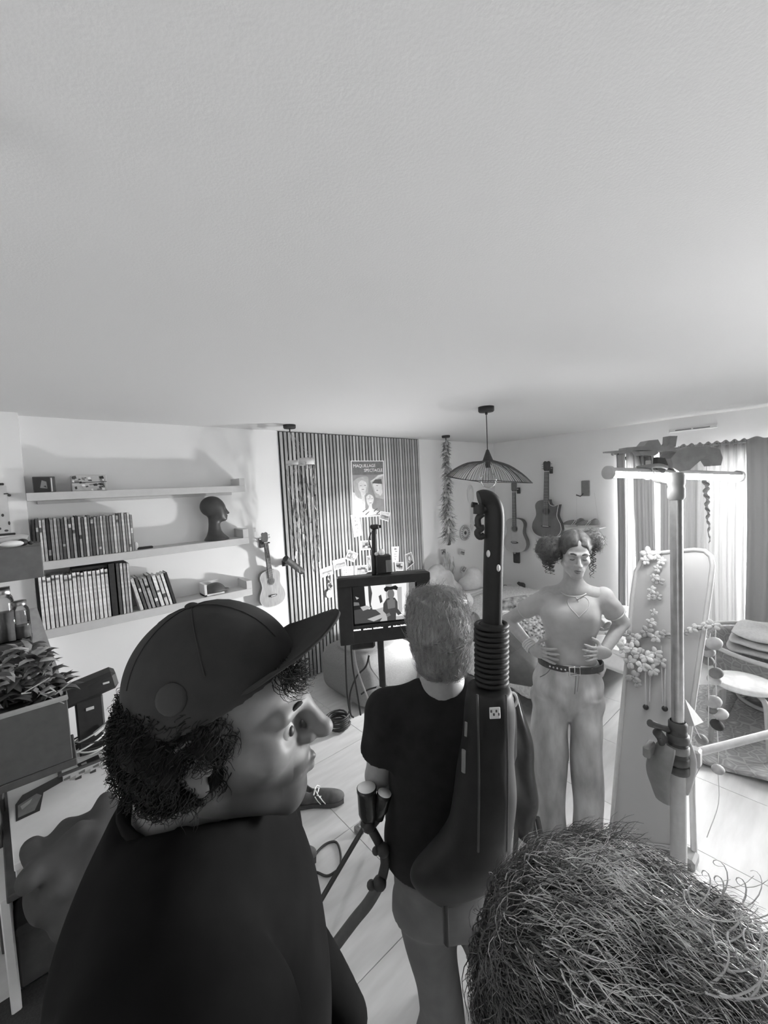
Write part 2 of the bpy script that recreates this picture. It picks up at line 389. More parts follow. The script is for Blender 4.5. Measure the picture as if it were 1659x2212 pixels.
for a, b in ((1.83, YB), (-.45, .30), (Y0, -2.35)): g.box((XR + .1, (a + b) / 2, ZC / 2), (.2, b - a, ZC))
for a, b in WIN: g.box((XR + .1, (a + b) / 2, (WZ + ZC) / 2), (.2, b - a, ZC - WZ))
struct('wall_right', g, m_wall)
for k, (a, b) in enumerate(WIN):
    x = XR + .12; fw = .055; mid = onR(1500, 1150).y if k == 0 else (a + b) / 2; g = G()
    for y in (a + fw / 2, b - fw / 2): g.bbox((x, y, WZ / 2), (.07, fw, WZ))
    for y in (mid - .04, mid + .04): g.bbox((x, y, WZ / 2), (.06, .075, WZ))
    for z in (.06, WZ - fw / 2): g.bbox((x, (a + b) / 2, z), (.07, b - a, fw * (1.5 if z < 1 else 1)))
    w = struct('window_%d' % (k + 1), g, m_white)
    for ya, yb in ((a, mid), (mid, b)):
        h = G(); h.box((x, (ya + yb) / 2, WZ / 2), (.006, yb - ya - .1, WZ - .15)); struct('pane', h, m_glass, w)
    if k == 0:
        h = G(); p = onR(1474, 1163, .01); h.bbox((XR + .075, mid + .04, p.z), (.03, .03, .10), .004); h.tube([(XR + .07, mid + .04, p.z), (XR + .03, mid + .04, p.z), (XR + .03, mid + .15, p.z + .005)], .009, 8)
        struct('window_handle', h, m_steel, w)
g = G()
for a, b in ((-.052, 1.80), (3.76, XR)): g.bbox(((a + b) / 2, YB - .007, .045), (b - a, .014, .09), .003)
struct('baseboard_back', g, m_white)
g = G()
for a, b in ((1.83, YB - .015), (-.45, .30)): g.bbox((XR - .007, (a + b) / 2, .045), (.014, b - a, .09), .003)
struct('baseboard_right', g, m_white)
# outside: balcony slab and railing
g = G(); g.box((XR + 1.0, -.2, -.1), (1.5, 5, .1)); struct('ground_outside', g, M('concrete', .5, .9))
rl = thing('balcony_railing', 'blurred balcony railing seen as a grey band through the bright sheer curtain', 'railing', (XR + 1.5, 0, -.05))
zr = on(1580, 1215, 0, XR + 1.5).z
g = G(); g.bbox((XR + 1.5, 0, zr), (.05, 4.6, .05)); part('top_rail', g, m_grey, rl)
g = G(); g.bbox((XR + 1.5, 0, .12), (.04, 4.6, .04)); part('bottom_rail', g, m_grey, rl)
bm = G(); bm.cyl((0, 0, .1), (0, 0, zr), .012, n=8); bm = bm.mesh('baluster', m_grey)
for i in range(9):
    o = link('baluster', bm, rl); o.matrix_parent_inverse = Matrix(); o.location = (0, -2.2 + i * .55, .05)
for yy in (-2.28, 2.28):
    g = G(); g.bbox((XR + 1.5, yy, (zr - .05) / 2), (.06, .06, zr + .05)); part('end_post', g, m_grey, rl)

# vent above the window
T = FR((XR, 0, 0)); a, b = onR(1446, 932), onR(1550, 920); zc = (a.z + b.z) / 2
v = thing('air_vent', 'slim white air vent grille high on the wall above the curtain rod', 'vent', (XR, (a.y + b.y) / 2, zc))
g = G(); g.bbox((XR - .009, (a.y + b.y) / 2, zc), (.018, a.y - b.y, .036), .004); part('cover', g, m_white2, v)
L = a.y - b.y
for s in (-1, 1):
    g = G(); g.box((XR - .019, (a.y + b.y) / 2 + s * L * .19, zc), (.003, L * .34, .011)); part('slot', g, m_grey, v)

# curtains
zr = onR(1500, 965, .09).z; xr = XR - .09; y_l, y_r = onR(1326, 975, .09).y, -.05
rod = thing('curtain_rod', 'thin grey metal curtain rod running above the bright window', 'rod', (xr, y_l, zr))
g = G(); g.cyl((xr, y_l, zr), (xr, y_r, zr), .011, n=12); part('rod', g, m_steel, rod)
g = G(); g.ell((xr, y_l + .01, zr), .022, 12, 8); part('finial', g, m_steel, rod)
for yy in (y_l - .05, .62):
    g = G(); g.bbox((XR - .006, yy, zr), (.012, .03, .07)); g.cyl((XR, yy, zr + .005), (xr, yy, zr + .005), .008, n=8); g.bbox((xr, yy, zr), (.03, .014, .03), .003); part('bracket', g, m_dark, rod)
def curtain(pa, pb, amp, folds, mat, label, seed, top=0.0, eyelets=False, x=0.0, zb=.02):
    ya, yb = onR(pa, 1000, .09).y, (onR(pb, 1000, .09).y if pb < 1659 else .12)
    r = random.Random(seed); ph = [r.uniform(0, 6) for _ in range(4)]; W = ya - yb
    def f(u, q):
        z = zb + (zr + top - zb) * q; k = .55 + .45 * (1 - q)
        s = math.sin(2 * pi * folds * u + ph[0] + .5 * math.sin(3 * u * pi + ph[1])) + .35 * math.sin(2 * pi * folds * 2.3 * u + ph[2])
        return (xr + x + amp * s * k, ya - W * u + .006 * math.sin(5 * q + ph[3]), z + (.012 * math.sin(2 * pi * folds * u + ph[0]) * (q > .99)))
    g = G(); g.sheet(f, max(24, int(folds * 12)), 14, .003)
    t = thing('curtain', label, 'curtain', (xr, (ya + yb) / 2, zb), 'curtains at the window'); part('cloth', g, mat, t)
    if eyelets:
        for i in range(int(folds) + 1):
            h = G(); yy = ya - W * (i + .5) / (int(folds) + 1); h.tube([(xr + .02 * math.cos(a), yy, zr + .02 * math.sin(a)) for a in [k * pi / 5 for k in range(10)]], .004, 6, closed=True); part('ring', h, m_steel, t)
    return t
sh_w = sheer('bright_voile', .55, .30, .006); sh_g = sheer('grey_voile', .40, .20, .012); sh_l = sheer('lace', .5, .35, .06); sh_d = sheer('lined_drape', .48, .10, .0)
curtain(1332, 1350, .014, 2, sh_d, 'narrow gathered grey drape at the left end of the curtain rod', 1)
curtain(1352, 1368, .010, 1.5, sh_l, 'narrow patterned lace strip beside the left drape', 2)
curtain(1369, 1413, .016, 4, sh_g, 'grey voile curtain in soft folds behind the tube lamp', 3)
curtain(1424, 1448, .012, 2, sh_g, 'short-width grey voile close to the lamp pole', 4)
curtain(1464, 1612, .020, 8, sh_w, 'bright white sheer curtain lit through by the window', 5, .03, True)
curtain(1614, 1700, .026, 4, sh_d, 'light grey opaque drape at the right end of the window', 6, .035, x=-.03)
# twisted paper spiral hung in front of the sheer curtain
p0, p1 = onR(1524, 1036, .2), onR(1533, 1172, .2); g = G(); N = 60
P = []; F = []
for i in range(N + 1):
    t = i / N; c = p0.lerp(p1, t); a = t * 30; w = .035 * (1 - .75 * t)
    d = V((math.cos(a) * w, math.sin(a) * w, .012)); P += [c - d, c + d]
F = [(2 * i, 2 * i + 1, 2 * i + 3, 2 * i + 2) for i in range(N)]
sp = thing('hanging_spiral', 'grey twisted paper spiral hanging in front of the bright sheer curtain', 'decoration', p0)
g.add(P, F); part('twist', g, m_lgrey, sp)
h = G(); h.cyl(p0, (xr, p0.y, zr - .012), .0015, n=5); part('thread', h, m_lgrey, sp)

# ------------------------------------------------------------------ slatted wall panel with paper on it
xa, xb = onB(602, 936, .02).x, onB(905, 946, .02).x; NS = 44; pitch = (xb - xa) / NS
sl = thing('slat_panel', 'tall wall panel of narrow vertical wood slats on dark backing', 'wall panel', ((xa + xb) / 2, YB, 0))
g = G(); g.box(((xa + xb) / 2, YB - .0045, 1.25), (xb - xa, .009, 2.49)); part('backing', g, M('felt_backing', .012, .95), sl)
tones = [M('slat_wood_%d' % i, v, .5, var=.22, scale=9, stretch=(8, 8, .7)) for i, v in enumerate((.32, .40, .48))]
sms = []
for m in tones:
    q = G(); q.bbox((0, 0, 0), (pitch * .64, .014, 2.48), .0015); sms.append(q.mesh('slat', m))
for i in range(NS):
    o = link('slat', rnd.choice(sms), sl); o.matrix_parent_inverse = Matrix(); o.location = (xa + (i + .5) * pitch - sl.location.x, -.016, 1.25)
OFF = .0245
TB = FB((0, YB - OFF, 0))
def quad(pp, off=OFF): return [(onB(x, y, off).x, onB(x, y, off).z) for x, y in pp]
def bil(Q, u, v):       # u right, v down in a quad given tl, tr, br, bl
    a, b, c, d = [V(p) for p in Q]; return tuple((a * (1 - u) + b * u) * (1 - v) + (d * (1 - u) + c * u) * v)
# poster
Q = quad([(757, 995), (829, 995), (833, 1114), (762, 1119)])
cx = sum(p[0] for p in Q) / 4; po = thing('poster', 'tall make-up show poster with three drawn faces and white lettering', 'poster', (cx, YB - OFF, Q[3][1]))
g = G(); g.prism(Q, .0015, TB); part('sheet', g, m_paper, po)
g = G(); lv = [M('poster_ground', .26, .6, var=.25, scale=6), M('poster_mid', .42, .6), M('poster_pale', .66, .6), M('poster_dark', .10, .6), M('poster_top', .16, .6, var=.2)]
def pq(l, m, z):
    g.m = m
    if len(l) >= 6 and m in (1, 2): l = [tuple(p[:2]) for p in bez([(x, y, 0) for x, y in list(l) + [l[0]]], 4)[:-1]]
    g.flat([bil(Q, *p) for p in l], z, TB)
pq([(.03, .015), (.97, .015), (.97, .25), (.03, .25)], 4, .0018)
pq([(.03, .25), (.97, .25), (.97, .98), (.03, .98)], 0, .0018)
def oval(c, r, a=0, n=20, e=1.0): return [(c[0] + r[0] * math.cos(t) * math.cos(a) - r[1] * math.sin(t) * math.sin(a) * e, c[1] + r[0] * math.cos(t) * math.sin(a) / e * .5 + r[1] * math.sin(t) * math.cos(a)) for t in [2 * pi * k / n for k in range(n)]]
pq([(.03, .55), (.3, .6), (.42, .98), (.03, .98)], 2, .0020); pq([(.05, .36), (.2, .3), (.45, .28), (.5, .36), (.45, .6), (.3, .68), (.1, .6)], 1, .0021)
pq([(.55, .36), (.97, .24), (.97, .7), (.7, .66)], 1, .0021); pq([(.55, .38), (.8, .26), (.97, .24), (.97, .27), (.8, .31)], 2, .0023)
pq([(.19, .40), (.3, .345), (.44, .40), (.42, .50), (.36, .58), (.28, .58), (.2, .49)], 2, .0024)      # first face
pq([(.25, .56), (.40, .55), (.37, .86), (.32, .80)], 2, .0022)
pq([(.62, .42), (.72, .40), (.88, .42), (.90, .52), (.78, .60), (.68, .54)], 2, .0024); pq([(.76, .56), (.9, .5), (.92, .58), (.84, .64)], 2, .0022)
pq([(.6, .4), (.7, .34), (.9, .33), (.92, .42), (.72, .41)], 3, .0026)
pq([(.36, .62), (.44, .57), (.6, .57), (.68, .66), (.66, .80), (.38, .78)], 0, .0027)
pq([(.41, .64), (.5, .60), (.62, .64), (.63, .72), (.55, .80), (.47, .80), (.42, .72)], 2, .0030)
pq([(.48, .78), (.57, .78), (.60, .86), (.85, .95), (.2, .98), (.26, .92), (.45, .86)], 2, .0029)
for (x, y, w, hgt) in ((.24, .435, .05, .011), (.36, .43, .06, .013), (.28, .50, .08, .012), (.72, .44, .07, .012), (.73, .525, .05, .015), (.46, .675, .05, .009), (.56, .675, .05, .009), (.50, .745, .07, .012), (.515, .61, .014, .07)):
    pq([(x, y), (x + w, y + hgt * .2), (x + w * .9, y + hgt), (x + w * .1, y + hgt * .8)], 3, .0032)
for (x, y) in ((.28, .9), (.36, .95), (.62, .9), (.7, .95)): pq([(x, y), (x + .12, y - .05), (x + .13, y - .04), (x + .02, y + .015)], 3, .0032)
part('print', g, lv, po)
def words(txt, org, right, hgt, mat, parent, name='lettering', fit=None, off=.0005):
    cu = bpy.data.curves.new(name, 'FONT'); cu.body = txt; cu.extrude = .0003; cu.size = hgt * 1.4; cu.materials.append(mat); cu.space_character = .95; cu.resolution_u = 2
    o = bpy.data.objects.new(name, cu); COL.objects.link(o)
    bpy.context.view_layer.update(); w = o.dimensions.x; sx = (fit / w) if fit else 1
    u = V(right).normalized(); n = V(parent.get('nrm', (0, -1, 0))); vv = n.cross(u)
    me = bpy.data.meshes.new_from_object(o.evaluated_get(bpy.context.evaluated_depsgraph_get())); bpy.data.objects.remove(o)
    me.transform(frame(V(org) + n * off, u * sx, vv, n)); q = link(name, me, parent); return q
lt = M('poster_letters', .85, .6)
for t, c0, c1, hv in (('MAQUILLAGE', (.06, .12), (.72, .115), .045), ('SPECTACLE', (.37, .20), (.94, .195), .045)):
    a, b = bil(Q, *c0), bil(Q, *c1); words(t, (a[0], YB - OFF - .0022, a[1]), (b[0] - a[0], 0, b[1] - a[1]), .036, lt, po, fit=math.hypot(b[0] - a[0], b[1] - a[1]), off=.001)
# cards and snapshots around it
def card(pts, label, cat, kind, seed, lift=0.0, name='postcard', plane=None):
    Qc = quad(pts, OFF + lift) if plane is None else plane[1](pts); TT = FB((0, YB - OFF - lift, 0)) if plane is None else plane[0]
    c = TT @ V((sum(p[0] for p in Qc) / 4, sum(p[1] for p in Qc) / 4, 0)); t = thing(name, label, cat, c, 'cards and snapshots pinned on the slats' if plane is None else 'snapshots pinned on the paper cutting')
    g = G(); g.prism(Qc, .0012, TT); part('card', g, m_paper, t)
    r = random.Random(seed); g = G(); tn = [M('print_%d' % i, v, .5, var=.2, scale=30) for i, v in enumerate((.06, .16, .34, .58))]
    def q4(u0, v0, u1, v1, m, z, j=.0): g.m = m; g.flat([bil(Qc, u0 + r.uniform(-j, j), v0), bil(Qc, u1, v0 + r.uniform(-j, j)), bil(Qc, u1 + r.uniform(-j, j), v1), bil(Qc, u0, v1 + r.uniform(-j, j))], z, TT)
    if kind == 'photo':
        q4(.1, .1, .9, .86, 2, .0015)
        for i in range(7):
            x, y = r.uniform(.12, .7), r.uniform(.15, .6); q4(x, y, min(.88, x + r.uniform(.12, .35)), min(.85, y + r.uniform(.12, .35)), r.choice((0, 0, 1, 3)), .0017 + i * .0001, .05)
    elif kind == 'script':
        for i in range(5):
            y = .14 + i * .16; x = .35 + r.uniform(-.1, .1)
            for k in range(4): q4(x + k * .08, y + r.uniform(-.03, .03), x + k * .08 + .06, y + r.uniform(.01, .08), 1, .0015 + .0001 * k, .03)
    elif kind == 'lines':
        for i in range(3):
            y = .3 + i * .2
            for k in range(4): q4(.15 + k * .19, y + r.uniform(-.02, .02), .15 + k * .19 + r.uniform(.06, .15), y + r.uniform(.04, .07), r.choice((1, 2)), .0015 + .0001 * k, .02)
    elif kind == 'portrait':
        q4(.08, .06, .92, .94, 2, .0015); g.m = 1; g.flat([bil(Qc, *p) for p in oval((.52, .36), (.24, .24))], .0018, TT); g.m = 3; g.flat([bil(Qc, *p) for p in oval((.54, .40), (.14, .17))], .002, TT)
        g.m = 0; g.flat([bil(Qc, *p) for p in ((.2, .92), (.35, .62), (.5, .8), (.75, .6), (.88, .92))], .0021, TT)
    elif kind == 'land':
        q4(.06, .08, .94, .5, 3, .0015); q4(.06, .5, .94, .9, 2, .0015); q4(.2, .42, .6, .58, 1, .0018, .08); q4(.5, .46, .9, .62, 1, .002, .06)
    part('print', g, tn, t); return t
card([(757, 1113), (775, 1108), (783, 1156), (765, 1161)], 'tall narrow white card with scribbled signs, touching the poster lower left corner', 'card', 'script', 1, .004)
card([(821, 1104), (843, 1107), (839, 1127), (820, 1121)], 'small grey card stuck over the poster lower right corner', 'card', 'land', 2, .004)
card([(779, 1168), (804, 1167), (804, 1187), (779, 1189)], 'small dark snapshot pinned alone below the poster', 'photo', 'photo', 3, name='snapshot')
card([(753, 1187), (774, 1196), (765, 1215), (745, 1207)], 'tilted dark snapshot with broad white border, left of the lamp post', 'photo', 'photo', 4, .004, name='snapshot')
card([(718, 1211), (745, 1204), (749, 1224), (721, 1233)], 'pale landscape postcard tilted upward, second from the left in the fan of cards', 'card', 'land', 5, .002)
card([(690, 1231), (718, 1220), (720, 1240), (692, 1249)], 'greyish postcard at the far left end of the fan of cards', 'card', 'land', 6)
card([(738, 1225), (763, 1222), (764, 1246), (739, 1249)], 'mostly white written card just above the monitor left corner', 'card', 'lines', 7, .003)
card([(767, 1222), (795, 1220), (803, 1242), (767, 1246)], 'wide photo of two bright figures just above the monitor', 'photo', 'photo', 8, name='snapshot')
card([(791, 1201), (801, 1200), (803, 1234), (794, 1236)], 'narrow upright grey card half hidden by the lamp post', 'card', 'portrait', 9, .003)
card([(845, 1181), (862, 1180), (861, 1213), (847, 1215)], 'tall pale card right of the black lamp box', 'card', 'script', 10, .001)
card([(852, 1214), (872, 1214), (871, 1233), (855, 1233)], 'small white-bordered snapshot below the tall pale card', 'photo', 'photo', 11, .004, name='snapshot')
card([(874, 1198), (889, 1192), (895, 1216), (878, 1231)], 'grey portrait card tilted at the right end of the cards', 'card', 'portrait', 12)
# hanging charm left of the monitor
a = onB(713, 1240, .05); ch = thing('hanging_charm', 'string of small charms with a pale disc hanging left of the monitor', 'decoration', (a.x, YB - .05, a.z))
z1 = onB(709, 1300, .05).z; L = a.z - z1
g = G(); g.cyl(a, a - V((.02, 0, L)), .0015, n=5); g.cyl(a, a + V((0, .026, .0)), .002, n=5); part('thread', g, m_lgrey, ch)
for i, (fx, fz, r) in enumerate(((-.005, .12, .014), (.0, .3, .016), (.01, .45, .012), (-.01, .55, .013))):
    g = G(); g.ell(a + V((fx, 0, -fz * L)), (r, r * .6, r * 1.2), 10, 6); part('bead', g, m_chrome if i % 2 else m_dark, ch)
g = G(); c = a + V((-.02, 0, -L * .72)); g.ell(c, (.045, .010, .045), 18, 8); part('disc', g, m_pale, ch)

# ------------------------------------------------------------------ floating shelves and what stands on them
SD = .20
m_shelf = M('shelf_board', .58, .55, var=.03)
xs0 = -.05
def shelf(p, pr, th, lip, label):
    z = (onB(*p, SD).z + onB(*pr, SD).z) / 2; x1 = onB(530, 1060, SD).x
    t = thing('floating_shelf', label, 'shelf', ((xs0 + x1) / 2, YB, z), 'floating shelves on the wall')
    g = G(); g.bbox(((xs0 + x1) / 2, YB - SD / 2, z + th / 2), (x1 - xs0, SD, th), .002); part('board', g, m_shelf, t)
    g = G(); g.bbox((x1 - .024, YB - SD / 2, z + th + (lip - th) / 2), (.048, SD, lip - th), .002); part('end_block', g, m_shelf, t)
    g = G(); g.bbox(((xs0 + x1) / 2, YB - .008, z - .012), (x1 - xs0 - .1, .016, .024), .002); part('wall_cleat', g, m_shelf, t)
    return z + th, x1
zs1, xs1 = shelf((62, 1085), (525, 1060), .052, .115, 'top floating shelf with only two small boxes on it')
zs2, _ = shelf((96, 1230), (529, 1177), .055, .13, 'middle floating shelf holding the book row and dark mannequin head')
zs3, _ = shelf((100, 1381), (320, 1334), .06, .13, 'lowest floating shelf packed with tall white magazines')
YS = YB - SD
# boxes on the top shelf
a, b = onB(73, 1068, .17).x, onB(122, 1068, .17).x
t = thing('picture_tin', 'small dark box with a picture on its front, left end of top shelf', 'box', ((a + b) / 2, YB - .17, zs1))
g = G(); g.bbox(((a + b) / 2, YB - .12, zs1 + .052), (b - a, .10, .103), .003); part('body', g, m_dark, t)
g = G(); tn = [m_grey, m_pale, m_black]; Tq = FB((0, YB - .1705, 0))
for i, l in enumerate(([(.02, .02), (.75, .02), (.75, .98), (.02, .98)], [(.3, .3), (.62, .25), (.6, .7), (.4, .8)], [(.45, .4), (.6, .3), (.55, .45)], [(.79, .05), (.86, .05), (.86, .95), (.80, .95)])):
    g.m = (0, 0, 2, 1)[i] if i else 2; g.flat([(a + (b - a) * u, zs1 + .1 * v) for u, v in l], .0003 * (i + 1), Tq)
part('print', g, tn, t)
a, b = onB(157, 1066, .17).x, onB(233, 1066, .17).x
t = thing('patterned_box', 'flat box with bold light and dark pattern on the top shelf', 'box', ((a + b) / 2, YB - .17, zs1))
g = G(); g.bbox(((a + b) / 2, YB - .11, zs1 + .055), (b - a, .12, .11), .003); part('body', g, m_lgrey, t)
g = G(); Tq = FB((0, YB - .1703, 0)); r = random.Random(3); tn = [m_black, m_grey, m_paper, m_dark]
for i in range(34):
    u, w = r.random() * .9, r.random() * .86; du, dw = r.uniform(.03, .14), r.uniform(.06, .2); g.m = r.randrange(4)
    g.flat([(a + (b - a) * min(1, max(0, x)), zs1 + .11 * min(1, max(0, y))) for x, y in ((u, w), (u + du, w + r.uniform(-.05, .05)), (u + du * .8, w + dw), (u - .02, w + dw * .8))], .0003 + i * .00005, Tq)
g.m = 0; g.flat([(a, zs1 + .056), (b, zs1 + .06), (b, zs1 + .064), (a, zs1 + .060)], .003, Tq); part('print', g, tn, t)
# books
bk_t = [M('book_%d' % i, v, .5, var=.25, scale=40) for i, v in enumerate((.035, .09, .17, .28, .42, .62, .84))]
NAMES = ['black', 'charcoal', 'dark grey', 'mid grey', 'light grey', 'pale grey', 'white']
def book(x, w, h, z, tone, label, group, r, dep=.15, lean=0.0, front=.012, nm='book', tag=.3):
    g = G(); R = Matrix.Rotation(lean, 3, 'Y'); T = Matrix.Translation((0, YS + front, 0))
    c = w * .12; g.m = 0
    y = dep / 2
    for bx, s in (((-w / 2 + c / 2, y, h / 2), (c, dep, h)), ((w / 2 - c / 2, y, h / 2), (c, dep, h)), ((0, .0015, h / 2), (w, .003, h))): g.box(bx, s, T, None)
    g.m = 1; g.box((0, y, h / 2), (w - 2 * c, dep - .008, h - .012), T)
    if r.random() < tag:
        g.m = 2; a = r.uniform(.1, .85) if nm == 'book' else r.uniform(.88, .92); b2 = a + (r.uniform(.05, .14) if nm == 'book' else .04); g.box((0, -.0005, h * (a + b2) / 2), (w * .7, .002, h * (b2 - a)), T)
    me = g.mesh('book', [bk_t[tone], m_paper, bk_t[(tone + r.choice((3, 4))) % 7]])
    o = link(nm, me); o.location = (x, 0, z); o.rotation_euler = (0, lean, 0); o['label'] = label; o['category'] = 'book' if nm == 'book' else nm.replace('_', ' '); o['group'] = group
    return o
r = random.Random(11)
xa_, xb_ = onB(68, 1200, SD).x, onB(292, 1190, SD).x; x = max(xa_, -.04); i = 0
seq = [0, 1, 5, 4, 0, 3, 4, 2, 1, 4, 1, 4, 0, 4, 1, 5, 2, 1, 4, 2, 5, 3, 2, 3, 5, 4, 2, 5, 3, 5, 3, 2, 1, 4, 3, 5, 6, 2, 6, 5, 6, 6, 5, 4]
while x < xb_ and i < 39:
    w = r.uniform(.014, .021); tone = seq[i]; h = r.uniform(.265, .285)
    if i > 30: h += .012
    book(x + w / 2, w, h, zs2, tone, '%s spined book on the middle shelf, %s from the left in its row' % (NAMES[tone], ORD[i]), 'books on the middle shelf', r); x += w + .0008; i += 1
g = G(); a = onB(312, 1181, .12); g.bbox((a.x, YB - .12, zs2 + .008), (.11, .04, .016), .004); t = solo('flat_case', g, m_black, 'flat black case lying on the middle shelf right of the books', 'case')
g = G(); c = V((onB(291, 1180, .15).x + .01, YB - .13, zs2)); g.ell(c + V((0, 0, .03)), (.018, .018, .03), 12, 8); g.cyl(c, c + V((0, 0, .01)), .012, n=12); solo('white_figurine', g, m_white2, 'tiny white rounded figurine at the right end of the middle book row', 'figurine')
xa_, xb_ = -.035, onB(236, 1330, SD).x; x = xa_; i = 0
seq = [6, 6, 6, 5, 6, 6, 5, 6, 6, 5, 6, 6, 6, 5, 6, 6, 5, 6, 6, 6, 5, 6, 6, 5, 6, 4, 4, 5, 4, 4, 4]
while x < xb_ and i < 31:
    w = r.uniform(.015, .025); tone = seq[i]; h = .345 + r.uniform(-.006, .006)
    book(x + w / 2, w, h, zs3, tone, '%s magazine spine on the lowest shelf, %s from the left' % (NAMES[tone], ORD[i]), 'tall magazines on the lowest shelf', r, nm='magazine', tag=.85); x += w + .0007; i += 1
for k, (w, tone) in enumerate(((.045, 0), (.022, 1), (.018, 5), (.02, 4), (.016, 5))):
    book(x + w / 2, w, .375 - .003 * k, zs3, tone, '%s tall binder standing %s right of the white magazines' % (NAMES[tone], ORD[k]), 'tall binders on the lowest shelf', r, dep=.17, nm='binder'); x += w + .002
g = G(); xq = onB(215, 1240, .1).x; g.bbox((xq, YB - .1, zs3 + .363), (.32, .14, .022), .003); solo('black_folder', g, m_black, 'black folder lying across the tops of the white magazines', 'folder')
x += .045; i = 0
seq = [5, 1, 3, 4, 2, 6, 5, 6, 0, 4, 5, 1, 6, 2, 4, 0, 1, 5]
while x < onB(378, 1290, SD).x and i < 18:
    w = r.uniform(.017, .03); tone = seq[i]; h = r.uniform(.225, .26)
    book(x + w / 2, w, h, zs3, tone, '%s small book leaning on the lowest shelf, %s from the binders' % (NAMES[tone], ORD[i]), 'small leaning books on the lowest shelf', r, lean=-.2 if i > 0 else -.2, dep=.13); x += w * 1.03 + .002; i += 1
# open white tray and dark cloth cap on the right of the lowest shelf
c = onB(455, 1290, .16); t = thing('white_tray', 'small white open box at the right of the lowest shelf', 'box', (c.x, YB - .12, zs3))
for bx, s in (((-.04, 0, .05), (.02, .14, .10)), ((.03, 0, .008), (.16, .14, .016)), ((.03, .066, .05), (.16, .012, .10))):
    g = G(); g.bbox((c.x + bx[0], YB - .11 + bx[1], zs3 + bx[2]), s, .002); part('side', g, m_white, t)
s = SDF((-.11, -.11, -.02), (.13, .11, .1), .005); s.ell((0, 0, 0), (.085, .075, .075), .01).ell((.07, 0, .005), (.05, .05, .012), .015).cut(lambda X, Y, Z: -Z)
o = link('cloth_hat', s.mesh('cloth_hat', m_dark, Matrix.Translation((c.x + .05, YB - .12, zs3 + .018)))); o['label'] = 'dark cloth cap lying in the white box on the lowest shelf'; o['category'] = 'hat'
# mannequin head, facing right
hz = .375; c = onB(470, 1172, .12)
s = SDF((-.13, -.10, 0), (.13, .10, .39), .004)
s.ell((-.02, 0, .285), (.095, .073, .088), .02).ell((.03, 0, .235), (.062, .055, .085), .03).ell((.072, 0, .178), (.02, .022, .018), .03)
s.cap((.085, 0, .258), (.104, 0, .225), .006, .011, .012).cap((.088, 0, .2), (.088, .012, .2), .008, .006, .01).cap((.088, 0, .2), (.088, -.012, .2), .008, .006, .01)
s.ell((.094, .03, .262), (.014, .017, .012), .012, sub=True).ell((.094, -.03, .262), (.014, .017, .012), .012, sub=True)
s.stack([(0, 0, 0, .105, .09), (.012, 0, 0, .10, .085), (.04, -.005, 0, .072, .062), (.08, -.012, 0, .052, .05), (.13, -.012, 0, .045, .045), (.2, -.005, 0, .05, .045)], .02)
R = Matrix.Rotation(math.radians(-14), 4, 'Z')
o = link('mannequin_head', s.mesh('mannequin_head', M('dark_mannequin', .055, .42, var=.1), Matrix.Translation((c.x, YB - .11, zs2)) @ R)); o['label'] = 'dark bald mannequin head on the middle shelf, facing right'; o['category'] = 'mannequin head'
